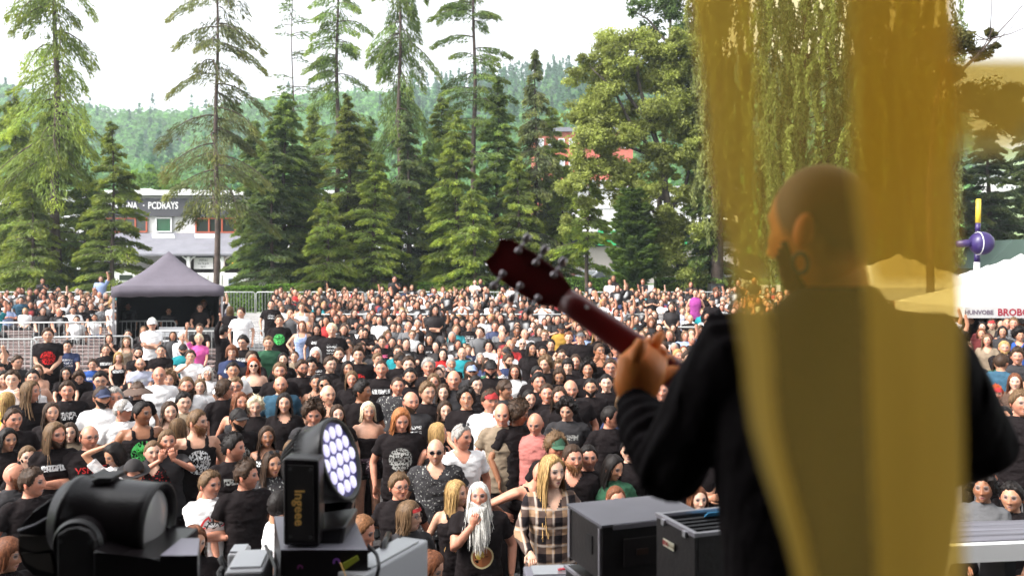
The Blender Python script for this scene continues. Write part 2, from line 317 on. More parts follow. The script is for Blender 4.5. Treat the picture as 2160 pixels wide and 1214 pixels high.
m = MB(); a, b, c, d = W(60, 495, 60.9), W(560, 495, 60.9), W(565, 539, 57.6), W(50, 539, 57.6); up = Vector((0,0,.12)); m.add([d,c,b,a,d+up,c+up,b+up,a+up], [(3,2,1,0),(4,5,6,7),(0,1,5,4),(1,2,6,5),(2,3,7,6),(3,0,4,7)]); m.obj('veranda_roof', M_slate, B)
for x0, x1 in ((322, 371), (412, 466)):
    q0, q1, q2, q3 = [W(*p) for p in ((x0, 507, 60.0), (x1, 507, 60.0), (x1-4, 498, 60.6), (x0-2, 498, 60.6))]; o = Vector((0,-.04,.16)); m = MB(); m.add([q0+o,q1+o,q2+o,q3+o,q0,q1,q2,q3], [(0,1,2,3),(4,5,1,0),(5,6,2,1),(7,4,0,3)]); m.obj('skylight', mat('skylight_glass', (.45,.47,.48), .15), B)
m = MB(); pb(m, 355, 560, 541, 577, 60.5, .3); m.obj('arcade_opening', M_dark, B)
for px in (398, 470, 545):
    p = W(px, 577, 57.9); m = MB(); m.box((p.x, 57.9, p.z+.55), (.2,.2,1.15))
    for s in (-1, 1): m.tube([(p.x, 57.9, p.z+.6), (p.x+s*.16, 57.9, p.z+.95), (p.x+s*.42, 57.9, p.z+1.14)], .06, 6)
    m.obj('column', M_white, B)
m = MB(); pb(m, 409, 449, 543, 567, 58.2, .05); bn = m.obj('banner', M_white, B)
for i, s in enumerate(('MENU', 'bar & grill', 'open')): text(s, .2-.03*(i > 0), M_fasc, W(429, 549+i*6.5, 58.18), (math.pi/2,0,0), bn)
m = MB(); pb(m, 375, 560, 575, 580, 57.6, .6); m.obj('counter', M_white, B)
p = W(492, 557, 58.2); L = empty('hanging_lamp', p); tag(L, 'small glowing orange lamp in the restaurant veranda', 'lamp'); m = MB(); V_, Q_, T_ = rings([(-.1,.02,.02,0,0),(-.07,.09,.09,0,0),(0,.11,.11,0,0),(.07,.08,.08,0,0),(.1,.02,.02,0,0)], 10); m.add(V_, Q_, T_); m.obj('bulb', mat('lamp_glow', (.9,.4,.1), .5, emit=(1,.35,.08), estr=2.5), L, True); m = MB(); m.tube([(0,0,.1),(0,0,.5)], .012, 5); m.obj('cord', M_black, L)
m = MB()
for i in range(5):
    pb(m, 380+i*30, 408+i*30, 580, 614, 56.2+.0*i, .05)
b = m.obj('white_hoarding', M_white); tag(b, 'white panel hoarding in front of the restaurant veranda', 'hoarding'); m = MB(); pb(m, 482, 502, 587, 601, 56.18, .015); m.obj('poster', mat('poster', (.15,.19,.25), .6, noise=.6, nscale=9), b)
def van(px, py, Y, L, H, label, rz=0, col=(.8,.8,.8)):
    p = W(px, py, Y); z = float(zg(Y)); v = empty('van', (p.x, Y, z), rz); tag(v, label, 'van')
    m = MB(); prof = [(-L/2,.35),(-L/2,H*.55),(-L/2+.25,H*.93),(-L/2+.5,H),(L/2-1.3,H),(L/2-.8,H*.93),(L/2-.35,H*.58),(L/2,H*.5),(L/2,.35)]; k = len(prof)
    Vv = [(x,-.9,z_) for x, z_ in prof]+[(x,.9,z_) for x, z_ in prof]; m.add(Vv, [(i, (i+1) % k, k+(i+1) % k, k+i) for i in range(k)], [(0,i+1,i) for i in range(1,k-1)]+[(k,k+i,k+i+1) for i in range(1,k-1)]); m.obj('body', mat('van_paint', col, .3, coat=.5), v)
    m = MB(); m.box((L/2-1.5,-.91,H*.72), (.8,.02,H*.22)); m.box((L/2-.52,0,H*.76), (.03,1.5,H*.26)); m.obj('window', M_glass, v)
    for sx in (-.32, .32):
        for sy in (-1, 1): m = MB(); m.tube([(sx*L, sy*.82, .33), (sx*L, sy*.93, .33)], .33, 14); m.obj('wheel', M_black, v)
van(108, 610, 55.4, 6.2, 2.15, 'long white van parked behind the left trees'); van(255, 612, 55.6, 4.4, 1.5, 'low white van parked between the trunk and the tent')
m = MB(); pb(m, -120, 42, 588, 597, 50, 3, ); [pb(m, x, x+3, 597, 616, 50.1, .12) for x in (-30, 34)]; b = m.obj('canopy_shelter', mat('grey_green_canvas', (.30,.33,.29), .8)); tag(b, 'grey green flat canopy shelter at the left edge', 'shelter')
B2 = empty('side_building', (0,0,0)); tag(B2, 'small white building with slate roof and dark garage at the far left', 'building')
m = MB(); pb(m, -150, 90, 545, 600, 58.4, 2); m.obj('wall', mat('grey_render', (.35,.32,.33), .8), B2); m = MB(); pb(m, 64, 86, 548, 590, 58.3, .12); m.obj('door', M_fasc, B2); m = MB(); pb(m, 0, 30, 535, 545, 58.2, 2.4); m.obj('roof', M_slate, B2)
B3 = empty('white_pavilion_building', (0,0,0)); tag(B3, 'low white building glimpsed between the central tree trunks', 'building')
m = MB(); pb(m, 705, 1168, 470, 612, 84, 10); m.obj('wall', M_wall, B3)
for i in range(7): window(B3, 720+i*64, 755+i*64, 520, 560, 83.9, M_white, 1)
m = MB(); pb(m, 700, 1172, 462, 472, 83.4, 11); m.obj('roof', M_slate, B3)
m = MB(); pb(m, 889, 899, 500, 590, 70, .02); fl = m.obj('banner_cloth', M_white); fl.name = 'beach_flag'; tag(fl, 'narrow red and white feather flag between the central trunks', 'flag')
for i in range(3): m = MB(); pb(m, 890, 898, 508+i*28, 522+i*28, 69.98, .015); m.obj('stripe', mat('flag_red', (.5,.06,.04), .7), fl)
m = MB(); m.tube([W(888,498,70.01), W(888,612,70.01)], .03, 6); m.obj('pole', M_metal, fl)
B4 = empty('white_shop_building', (0,0,0)); tag(B4, 'white building with green fascia panels behind the parked cars', 'building')
m = MB(); pb(m, 1172, 1560, 398, 493, 92, 12); m.obj('upper_wall', M_wall, B4)
m = MB(); pb(m, 1172, 1560, 520, 604, 94, 8); m.obj('wall', mat('pink_render', (.55,.48,.47), .85), B4)
m = MB(); pb(m, 1165, 1560, 493, 520, 93.5, 9); m.obj('glazing_band', M_glass, B4)
M_green = mat('green_panel', (.03,.42,.14), .5)
for x0, x1, y0, y1 in ((1262, 1302, 486, 492), (1262, 1300, 507, 517), (1425, 1449, 499, 519)): m = MB(); pb(m, x0, x1, y0, y1, 91.4, .3); m.obj('green_fascia', M_green, B4)
m = MB(); pb(m, 1170, 1560, 392, 400, 91.6, 13); pb(m, 1170, 1560, 438, 440, 91.9, .1); m.obj('roof_edge', mat('grey_trim', (.4,.4,.4), .7), B4)
for x in (1292, 1340, 1390): m = MB(); pb(m, x, x+7, 525, 600, 93.8, .2); m.obj('doorway', M_dark, B4)
m = MB(); pb(m, 1185, 1232, 574, 606, 93.7, .25); m.obj('brick_plinth', mat('brick', (.28,.11,.08), .9, noise=.3, nscale=3), B4)
B5 = empty('red_brick_building', (0,0,0)); tag(B5, 'tall red building with white windows seen above the central spruces', 'building')
M_red = mat('red_facade', (.50,.13,.09), .85, noise=.1, nscale=1)
m = MB(); pb(m, 1125, 1335, 276, 560, 125, 14); m.obj('wall', M_red, B5); m = MB(); pb(m, 1120, 1340, 268, 277, 124.4, 15); m.obj('roof', M_slate, B5)
for r in range(3):
    for i in range(9): window(B5, 1134+i*22, 1147+i*22, 292+r*44, 312+r*44, 124.9, M_white, 1, mat('bright_glass', (.4,.42,.45), .2) if r == 0 and i == 0 else bpy.data.materials['bright_glass'])
B6 = empty('hillside_house', (0,0,0)); tag(B6, 'white many windowed house on the green hillside at far right', 'building')
m = MB(); pb(m, 2098, 2150, 366, 404, 240, 10); m.obj('wall', M_wall, B6); m = MB(); pb(m, 2094, 2153, 361, 367, 239.5, 11); m.obj('roof', M_slate, B6)
for r in range(3):
    for i in range(5): window(B6, 2101+i*10, 2107+i*10, 370+r*11, 376+r*11, 239.9, M_white, 1)
def car(px, Y, label, col, rz, L=4.3, H=1.48):
    p = W(px, 590, Y); v = empty('parked_car', (p.x, Y, float(zg(Y))+.01), rz); tag(v, label, 'car'); hwid = .86
    prof = [(-L/2,.3,1),(-L/2+.02,.75,1),(-L/2+.15,.98,.96),(-L/2+.55,H-.04,.8),(-L*.12,H,.78),(L*.10,H-.05,.78),(L*.27,.98,.92),(L/2-.15,.82,.95),(L/2,.6,.95),(L/2,.3,.95)]; k = len(prof)
    m = MB(); Vv = [(x,-hwid*f_,z_) for x, z_, f_ in prof]+[(x,hwid*f_,z_) for x, z_, f_ in prof]
    m.add(Vv, [(i, (i+1) % k, k+(i+1) % k, k+i) for i in range(k)], [(0,i+1,i) for i in range(1,k-1)]+[(k,k+i,k+i+1) for i in range(1,k-1)]); m.obj('body', mat('car_paint', col, .25, .3, coat=.6), v)
    m = MB()
    for s in (-1, 1):
        y0, y1 = s*hwid*.975, s*hwid*.83
        m.add([(-L*.40,y0,.98),(L*.22,y0*.97,.98),(L*.08,y1,H-.10),(-L*.30,y1,H-.10)], [(0,1,2,3)])
    m.obj('side_windows', M_glass, v)
    for nm, xa, xb in (('windscreen', L*.255, L*.12), ('rear_window', -L/2+.2, -L/2+.56)): m = MB(); m.add([(xa+.02*np.sign(xa),-.7,.99),(xa+.02*np.sign(xa),.7,.99),(xb+.02*np.sign(xa),.6,H-.06),(xb+.02*np.sign(xa),-.6,H-.06)], [(0,1,2,3)]); m.obj(nm, M_glass, v)
    for sx in (-.31, .31):
        for sy in (-1, 1): m = MB(); m.tube([(sx*L, sy*.74, .31), (sx*L, sy*.87, .31)], .31, 16); wv = m.obj('wheel', M_black, v); m = MB(); m.tube([(sx*L, sy*.85, .31), (sx*L, sy*.885, .31)], .19, 12); m.obj('rim', M_metal, wv)
    for s in (-1, 1): m = MB(); m.box((L/2-.03, s*.6, .68), (.1,.3,.14)); m.obj('headlight', mat('headlight', (.8,.8,.82), .1), v)
    for s in (-1, 1): m = MB(); m.box((L*.2, s*.95, 1.0), (.12,.2,.13)); m.obj('mirror', M_black, v)
    return v
car(1262, 63, 'silver estate car parked behind the hedge, nearest of the parked cars', (.55,.56,.6), math.radians(205)); car(1292, 67, 'pale blue car parked just behind the silver estate', (.42,.45,.62), math.radians(200)); car(1248, 72, 'dark grey car half hidden behind the silver estate', (.08,.08,.09), math.radians(200))
car(1020, 74, 'dark car glimpsed left of the guitar headstock', (.12,.12,.14), math.radians(190)); car(1530, 66, 'white car hidden low behind the right trunks', (.75,.75,.75), math.radians(190))
# ------------------------------------------------------------------ vegetation
M_leaf = mat_attr('foliage', .6, .5, .3, (1.55,1.55,1.4)); M_bark = mat('bark', (.085,.06,.05), .9, noise=.4, nscale=5, bump=.6, bscale=14); M_bark2 = mat('grey_bark', (.075,.062,.05), .9, noise=.35, nscale=4, bump=.6, bscale=10)
def hedge(px0, px1, Y, h, label, d=.9):
    a, b = W(px0, 600, Y), W(px1, 600, Y); z = float(zg(Y)); n_ = int((b.x-a.x)*h*520)+800; m = MB()
    P = np.stack([RN.uniform(a.x, b.x, n_), RN.uniform(Y, Y+d, n_), z+RN.uniform(0, h, n_)], 1); s_ = RN.integers(0, 3, n_); P[s_ == 0, 1] = Y; P[s_ == 1, 2] = z+h; P[:,2] += vnoise(P, 1.5)*.06
    A = RN.normal(size=(n_,3)); A /= np.linalg.norm(A, axis=1)[:,None]; Bv = RN.normal(size=(n_,3))*.03; V, Q = leafquads(P, A*.06, Bv)
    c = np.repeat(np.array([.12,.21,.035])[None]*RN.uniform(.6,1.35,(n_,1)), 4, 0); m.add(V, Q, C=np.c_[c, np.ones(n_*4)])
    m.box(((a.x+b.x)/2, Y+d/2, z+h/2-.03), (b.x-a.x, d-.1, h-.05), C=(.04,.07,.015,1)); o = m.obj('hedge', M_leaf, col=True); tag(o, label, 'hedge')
hedge(560, 715, 45, 1.08, 'low clipped green hedge left of centre behind the railing'); hedge(880, 1040, 45, 1.15, 'low clipped green hedge at centre behind the railing'); hedge(1120, 1345, 44, 1.42, 'bright clipped hedge directly in front of the parked cars'); hedge(1385, 1560, 44, 1.42, 'clipped hedge at right between the leaning trunks'); hedge(465, 552, 42, 1.1, 'low dark hedge just right of the tent', 1.)
hedge(150, 250, 44, 1.15, 'low hedge between the left trunks behind the railing')
def conifer(px, Y, top, crown, Rm, name, label, tr=.18, col=(.085,.115,.032), dens=1.0, droop=.35, spacing=.34, nb=6, lean=0, hang=.4, zb=None, seed=0, irregular=.35, spr=(.11,.035), r_top=.15, power=.85, flat=0, group='conifers standing behind the audience'):
    rn = np.random.default_rng(seed+int(px)); zb = float(zg(Y)) if zb is None else zb
    x0 = (px-CX)/F*Y; ztop = CZ-(top-HY)/F*Y; zc = CZ-(crown-HY)/F*Y; H = ztop-zb
    t = empty(name, (x0, Y, zb)); tag(t, label, 'tree', group)
    zz = np.linspace(-.2, H, 16); P = np.stack([lean*(zz/H)+.06*np.sin(zz*.7+seed), .05*np.cos(zz*.6), zz], 1)
    m = MB(); m.tube(P, tr*(1-zz.clip(0)/H*.93), 10); trunk = m.obj('trunk', M_bark, t, True)
    br = MB(); LV = []; LC = []; z = zc-zb; i = 0
    def add(C, A, B, c):
        v, _ = leafquads(C, A, B); LV.append(v); LC.append(np.repeat(c, 4, 0))
    while z < H-.1:
        f = (z-(zc-zb))/(H-(zc-zb)); Rz = Rm*1.26*((1-f)**power)+r_top*(1-f)*.3; k = max(3, int(nb*(.6+.8*rn.random()))); 
        for j in range(k):
            if rn.random() < irregular*.4: continue
            a = rn.random()*6.283; L = Rz*(1-irregular*rn.random())*(1 if rn.random() > .1 else 1.15); L = max(L, .12)
            ns = 9; s_ = np.linspace(0, 1, ns); up = .12*L*(1-f*.4)+.3*f*L
            zz_ = z+rn.uniform(-.32,.32)+up*np.sin(s_*2.2)*(1-droop)-droop*L*s_**1.6+.05*L*(s_**4)
            rad = L*s_*(1-.15*droop*s_); wob = .06*L*np.sin(s_*4+rn.random()*6)
            px_ = P[np.argmin(abs(zz-z)), 0]; BP = np.stack([px_+np.cos(a)*rad-np.sin(a)*wob, np.sin(a)*rad+np.cos(a)*wob, zz_], 1)
            br.tube(BP, np.linspace(.012+.011*L, .006, ns), 4, cap=False)
            n_ = int(L*135*dens*(1+.4*rn.random()))+16; u = rn.random(n_)**.75*.96+.04; idx = u*(ns-1); i0 = idx.astype(int).clip(0, ns-2); fr = (idx-i0)[:,None]
            C = BP[i0]*(1-fr)+BP[i0+1]*fr; lat = np.array([-np.sin(a), np.cos(a), 0]); out = np.array([np.cos(a), np.sin(a), -droop*.6])
            wmax = .30*L*(1.08-u)**.7+.08; o_ = rn.uniform(-1, 1, n_)*wmax; C = C+lat[None]*o_[:,None]+out[None]*(abs(o_)*.5)[:,None]*.6
            dn = hang*rn.random(n_)*(.25+abs(o_)*.3); C[:,2] -= dn+abs(o_)*.15; C += rn.normal(size=(n_,3))*.03
            D = out[None]*(.6+rn.random((n_,1)))+lat[None]*np.sign(o_)[:,None]*.9*rn.random((n_,1))+np.array([0,0,-1.])[None]*(hang*1.6*rn.random((n_,1)))+rn.normal(size=(n_,3))*.35
            D /= np.linalg.norm(D, axis=1)[:,None]; sz = spr[0]*rn.uniform(.6,1.5,(n_,1)); Bv = np.cross(D, rn.normal(size=(n_,3))); Bv /= np.linalg.norm(Bv, axis=1)[:,None]
            tone = rn.uniform(.62,1.3)*(1+.25*vnoise(np.array([[x0+C[0,0], C[0,1], z]]), .9, seed)[0]); c = np.array(col)[None]*tone*rn.uniform(.75,1.25,(n_,1)); tip = (u > .8)[:,None]; c = np.where(tip, c*np.array([1.25,1.15,.8]), c)
            add(C, D*sz, Bv*spr[1]*rn.uniform(.7,1.3,(n_,1)), c)
        z += spacing*rn.uniform(.7,1.3)*(1.15-.4*f); i += 1
    LV = np.concatenate(LV); LC = np.concatenate(LC); me = mesh_from('crown', LV, np.arange(len(LV)).reshape(-1,4), [], np.c_[LC, np.ones(len(LC))], M_leaf, False); cr = link('crown', me, t)
    br.obj('branches', M_bark, cr, True); return t
OL = (.135,.175,.045); DK = (.075,.115,.04); MD = (.105,.155,.05); YG = (.155,.205,.05)
# tall half-bare trees that leave the frame at the top
conifer(118, 44, -260, 330, 2.9, 'larch_tree', 'tall drooping tree at far left, thick trunk leaving the frame', tr=.26, col=YG, dens=0.77, droop=.75, spacing=.8, nb=6, hang=1.3, seed=1, irregular=.5, spr=(.13,.028), power=.35)
conifer(112, 46, 215, 590, 2.9, 'spruce_tree', 'broad dark green spruce filling the far left edge', tr=.2, col=OL, dens=.95, droop=.35, seed=2, hang=.6, power=.55, spacing=.36)
conifer(30, 47, 190, 560, 2.3, 'spruce_tree', 'yellow green spruce cut by the left frame edge', tr=.2, col=YG, dens=.85, droop=.55, seed=3, hang=.9, power=.6, spacing=.42)
conifer(238, 43, 258, 600, 1.95, 'spruce_tree', 'slender olive spruce left of the tent', tr=.13, col=OL, dens=.8, droop=.28, seed=4, power=.7, spacing=.4, irregular=.4)
conifer(457, 41, -260, 420, 2.6, 'larch_tree', 'tall half bare larch with straight brown trunk right of the tent', tr=.155, col=(.10,.115,.05), dens=0.71, droop=.6, spacing=.85, nb=5, hang=.9, seed=5, irregular=.5, power=.25, spr=(.13,.025))
conifer(617, 56, -160, 235, 1.9, 'larch_tree', 'thin almost bare leader rising above the spruce right of the fascia', tr=.09, col=DK, dens=.1, droop=.2, spacing=.7, nb=4, seed=6, irregular=.6, power=.5)
conifer(600, 49, 195, 592, 2.6, 'spruce_tree', 'big full spruce just right of the restaurant', tr=.2, col=MD, dens=1., droop=.3, seed=7, power=.62, nb=7)
conifer(575, 47, 300, 585, 1.7, 'spruce_tree', 'bluish lower spruce in front of the restaurant corner', tr=.14, col=(.095,.135,.055), dens=.8, droop=.3, seed=27, power=.6)
conifer(712, 52, -220, 420, 2.3, 'larch_tree', 'tall sparse larch between the two left central spruces', tr=.2, col=MD, dens=0.68, droop=.45, spacing=.75, nb=5, hang=1.0, seed=8, irregular=.45, power=.3, spr=(.13,.028))
conifer(735, 47, 205, 590, 2.2, 'spruce_tree', 'full spruce with pointed tip at centre left', tr=.19, col=(.10,.125,.035), dens=1., droop=.28, seed=9, power=.7, nb=7)
conifer(790, 45, 330, 600, 1.8, 'spruce_tree', 'shorter yellow green spruce with low skirts at centre', tr=.16, col=YG, dens=.9, droop=.28, seed=28, power=.6)
conifer(843, 50, -260, 420, 2.1, 'larch_tree', 'tall larch with hanging foliage left of the guitar head', tr=.19, col=MD, dens=0.85, droop=.85, spacing=.7, nb=5, hang=1.6, seed=10, irregular=.45, power=.15, spr=(.14,.026))
conifer(862, 47, 235, 600, 1.95, 'spruce_tree', 'grey green spruce at the centre of the row', tr=.18, col=(.085,.115,.05), dens=.9, droop=.4, seed=11, power=.7)
conifer(1000, 50, -240, 330, 2.4, 'larch_tree', 'tall larch with thin flat branches above the guitar head', tr=.2, col=MD, dens=0.71, droop=.35, spacing=.8, nb=5, hang=.7, seed=12, irregular=.45, power=.25, spr=(.13,.028))
conifer(965, 46, 240, 598, 2.1, 'spruce_tree', 'yellow tipped spruce directly left of the guitar head', tr=.17, col=YG, dens=1., droop=.3, seed=13, power=.65, nb=7)
conifer(1050, 49, 165, 590, 2.2, 'spruce_tree', 'tall full green spruce behind the guitar head', tr=.19, col=MD, dens=1., droop=.32, seed=14, power=.7)
conifer(1130, 47, 95, 570, 2.0, 'spruce_tree', 'narrow spruce with spiky tip in front of the red building', tr=.17, col=(.09,.11,.05), dens=.6, droop=.5, spacing=.5, hang=.9, seed=15, power=.8, irregular=.4)
conifer(1240, 44, 370, 545, 1.6, 'spruce_tree', 'low pale spruce left of the parked cars', tr=.13, col=YG, dens=.75, droop=.35, seed=16, power=.55)
conifer(1500, 43, 300, 585, 2.0, 'spruce_tree', 'dark low spruce beside the yellow ribbon', tr=.15, col=DK, dens=.9, droop=.35, seed=17, power=.55)
conifer(2085, 46, 262, 600, 2.6, 'spruce_tree', 'dark spruce behind the white parasols at right', tr=.25, col=(.045,.062,.03), dens=1., droop=.3, seed=18, power=.65, group='trees at the right edge')
conifer(2190, 50, 240, 600, 3.0, 'spruce_tree', 'dark spruce cut by the right frame edge', tr=.25, col=(.045,.065,.028), dens=.9, droop=.3, seed=19, power=.6, group='trees at the right edge')
conifer(2010, 44, 330, 600, 2.2, 'spruce_tree', 'dark spruce behind the wide yellow ribbon', tr=.25, col=(.05,.06,.028), dens=.8, droop=.3, seed=20, power=.6, group='trees at the right edge')
def leafy(name, label, px, Y, trunk_pts, limbs, clumps, leaf=.09, ncl=90, col=OL, seed=0, tr=.2, bark=None, hangf=0., group=None):
    """trunk_pts / limb pts: (px, py) at depth Y (+dy); clumps: (px, py, radius_px, dy)"""
    rn = np.random.default_rng(seed); z0 = float(zg(Y)); x0 = (px-CX)/F*Y; t = empty(name, (x0, Y, z0)); tag(t, label, 'tree', group); off = np.array([x0, Y, z0])
    m = MB(); P = np.array([W(a, b, Y) for a, b in trunk_pts])-off; P[0,2] = -.2; tt = np.linspace(0, 1, 14); kk = np.linspace(0, 1, len(P)); Ps = np.stack([np.interp(tt, kk, P[:,q]) for q in range(3)], 1); m.tube(Ps, tr*(1-.75*tt), 10)
    for lb in limbs:
        dy = lb[-1]; Lp = np.array([W(a, b, Y) for a, b in lb[:-1]])-off; Lp[:,1] += np.linspace(0, dy, len(Lp)); kk = np.linspace(0, 1, len(Lp)); tt = np.linspace(0, 1, 10); Ls = np.stack([np.interp(tt, kk, Lp[:,q]) for q in range(3)], 1)+vnoise(np.stack([tt*5, tt*0+dy, tt*0], 1), 1, seed)[:,None]*.08; m.tube(Ls, tr*.42*(1-.8*tt)+.01, 7)
        for _ in range(9):
            i = rn.integers(3, 10); d = rn.normal(size=3); d[2] = abs(d[2])*.6; q = Ls[min(i, 9)]; m.tube([q, q+d*.35, q+d*.8+[0,0,.1]], [.02,.013,.006], 5)
    m.obj('trunk', bark or M_bark, t, True); LV = []; LC = []
    for (a, b, r, dy) in clumps:
        c0 = np.array(W(a, b, Y+dy))-off; rr = r/F*Y; 
        for _ in range(max(3, int((r/16)**2*3.4))):
            u = rn.normal(size=3); u /= np.linalg.norm(u); cc = c0+u*rr*rn.random()**.45*[1,1,.85]; cr_ = rr*rn.uniform(.4,.8); tone = rn.uniform(.6,1.35)
            n_ = ncl; u = rn.normal(size=(n_,3)); u /= np.linalg.norm(u, axis=1)[:,None]; C = cc+u*cr_*rn.random((n_,1))**.8*[1.1,1.1,.75]; C[:,2] -= hangf*rn.random(n_)
            A = rn.normal(size=(n_,3))*[1,1,.6]; A[:,2] -= .5+hangf; A /= np.linalg.norm(A, axis=1)[:,None]; Bv = np.cross(A, rn.normal(size=(n_,3))); Bv /= np.linalg.norm(Bv, axis=1)[:,None]; s_ = leaf*rn.uniform(.6,1.3,(n_,1))
            v, _ = leafquads(C, A*s_, Bv*s_*.55); LV.append(v); LC.append(np.repeat(np.array(col)[None]*tone*rn.uniform(.75,1.25,(n_,1)), 4, 0))
    LV = np.concatenate(LV); LC = np.concatenate(LC); link('crown', mesh_from('crown', LV, np.arange(len(LV)).reshape(-1,4), [], np.c_[LC, np.ones(len(LC))], M_leaf, False), t); return t
cl = [(1235,130,22,0),(1265,150,30,.4),(1300,95,26,0),(1340,90,30,.5),(1375,110,32,0),(1310,140,34,-.6),(1350,160,36,.5),(1400,160,34,0),(1440,150,30,.5),(1270,200,24,0),(1245,230,26,.5),(1265,260,34,0),(1290,300,26,-.4),(1235,290,30,0),(1330,230,26,.8),(1390,230,30,.2),(1430,220,32,-.5),(1220,330,26,0),(1250,350,32,.4),(1290,375,32,0),(1215,395,26,0),(1330,350,28,-.5),(1320,400,34,.4),(1365,400,26,-.7),(1240,430,24,0),(1380,330,26,1),(1420,330,30,.6),(1385,470,34,0),(1345,440,26,.5),(1400,530,38,-.5),(1365,560,28,.4),(1430,480,30,.6),(1440,420,30,0),(1445,330,28,-.4),(1460,560,30,0),(1460,260,30,.3),(1480,200,36,.5),(1470,110,26,.3),(1200,470,20,0)]
rq = random.Random(3)
for _ in range(95):
    a_, b_ = rq.uniform(1195, 1500), rq.uniform(75, 590)
    if b_ > 515 and a_ < 1350: continue
    if (b_ < 150 and a_ < 1270) or (b_ > 400 and a_ < 1300) or (1235 < a_ < 1330 and b_ > 440): continue
    cl.append((a_, b_, rq.uniform(20, 32), rq.uniform(-1.2, 1.2)))
leafy('broadleaf_tree', 'big olive leafed tree with leaning trunk behind the guitar neck', 1440, 43, [(1448,615),(1425,520),(1405,420),(1398,340),(1372,260),(1350,190),(1340,110)], [[(1410,450),(1445,400),(1470,300),(1485,180),.6],[(1398,340),(1330,260),(1285,180),(1250,150),-.5],[(1395,330),(1300,300),(1240,290),.7],[(1375,270),(1415,200),(1430,130),.5],[(1405,420),(1330,380),(1260,350),-.4],[(1412,480),(1365,430),(1320,400),.6],[(1372,260),(1310,180),(1330,90),.0],[(1420,520),(1380,540),(1350,570),.4]], cl, seed=4, tr=.23, bark=M_bark2, ncl=170, col=(.20,.225,.06), leaf=.078)
leafy('broadleaf_tree', 'second trunk with thin dark crown just right of the leaning tree', 1395, 46, [(1392,612),(1388,480),(1400,300),(1410,150),(1415,30),(1418,-80)], [[(1405,250),(1440,180),(1470,120),.4],[(1412,100),(1370,40),(1330,20),0],[(1400,330),(1440,280),.3]], [(1335,30,16,0),(1385,15,20,.3),(1420,30,30,0),(1440,80,30,.4),(1410,110,24,0),(1460,40,26,.6),(1390,70,16,.2),(1500,60,34,0),(1400,-30,40,0),(1350,15,26,0),(1370,60,26,.5),(1430,-10,40,0),(1470,100,34,0),(1450,60,30,-.4)], seed=5, tr=.17, bark=M_bark2, col=DK, ncl=80)
for a_ in ((780, 54, 250, 600, 2.0, 'tall grey green spruce standing in the second row at centre', MD), (930, 55, 200, 600, 2.0, 'tall spruce of the second row left of the yellow tipped one', OL), (540, 55, 260, 600, 2.0, 'spruce of the second row right of the restaurant sign', MD), (660, 56, 240, 600, 2.1, 'dim tall spruce of the second row left of centre', OL), (1165, 54, 230, 600, 2.0, 'spruce of the second row covering the red building', YG), (655, 51, 330, 600, 1.9, 'shorter spruce closing the gap right of the big full spruce', OL), (905, 50, 300, 600, 1.7, 'narrow spruce between the grey green spruce and the yellow tipped one', MD), (1092, 46, 330, 600, 1.6, 'low spruce under the spiky tipped one', OL), (1185, 48, 350, 555, 1.7, 'ragged spruce in front of the white shop wall', YG), (68, 43, 400, 603, 1.7, 'low spruce in front of the broad left one', OL), (180, 45, 360, 600, 1.7, 'leaning young spruce between the thick trunk and the slender one', MD), (1000, 44, 400, 600, 1.5, 'small spruce left of the guitar tuners', YG), (690, 44, 420, 603, 1.5, 'small olive spruce with low skirts left of centre', YG)): conifer(*a_[:5], 'spruce_tree', a_[5], tr=.13, col=a_[6], dens=.9, droop=.32, seed=int(a_[0]), power=.55, hang=.5)
conifer(1340, 42, 412, 604, .95, 'cypress_bush', 'dense columnar evergreen right of the parked cars', tr=.08, col=(.06,.10,.03), dens=2.2, droop=-.5, spacing=.16, nb=9, hang=0, seed=21, power=.4, irregular=.15)
# hanging willow
def willow(px, Y, label, n_st, x0p, x1p, top, bot, seed, col=(.16,.165,.05)):
    rn = np.random.default_rng(seed); z0 = float(zg(Y)); xc = (px-CX)/F*Y; t = empty('willow_tree', (xc, Y, z0)); tag(t, label, 'tree'); m = MB(); H = CZ+(HY+120)/F*Y-z0
    m.tube([(0,0,-.2),(.1,0,3),(0,.1,7),(.2,0,11),(0,0,H)], [.32,.26,.2,.14,.06], 10); LV = []; LC = []
    for i in range(n_st):
        x = rn.uniform((x0p-CX)/F*Y, (x1p-CX)/F*Y)-xc; y = rn.uniform(-2, 2); ytop = rn.uniform(-140, bot-120); zt = CZ-(ytop-HY)/F*Y-z0; Ln = rn.uniform(1.2, 4.5)
        if rn.random() < .06: m.tube([(x*.1, y*.1, zt-.6), (x*.6, y*.6, zt+.2), (x, y, zt)], [.04,.025,.01], 5, cap=False)
        n_ = int(Ln*62); s_ = rn.random(n_); C = np.stack([x+.12*np.sin(s_*5+i)+rn.normal(size=n_)*.06, y+rn.normal(size=n_)*.06, zt-s_*Ln], 1); A = rn.normal(size=(n_,3))*.5; A[:,2] -= 1; A /= np.linalg.norm(A, axis=1)[:,None]; Bv = np.cross(A, rn.normal(size=(n_,3))); Bv /= np.linalg.norm(Bv, axis=1)[:,None]
        v, _ = leafquads(C, A*.12, Bv*.04); LV.append(v); LC.append(np.repeat(np.array(col)[None]*rn.uniform(.5,1.3)*rn.uniform(.8,1.2,(n_,1)), 4, 0))
    m.obj('trunk', M_bark, t, True); LV = np.concatenate(LV); LC = np.concatenate(LC); link('crown', mesh_from('crown', LV, np.arange(len(LV)).reshape(-1,4), [], np.c_[LC, np.ones(len(LC))], M_leaf, False), t)
willow(1690, 40, 'weeping willow seen through the yellow ribbon above the guitarist', 620, 1570, 1990, 0, 600, 31, (.15,.19,.08))
willow(1510, 42, 'pale weeping willow at the left edge of the yellow ribbon', 150, 1462, 1560, 150, 480, 32, (.17,.19,.07))
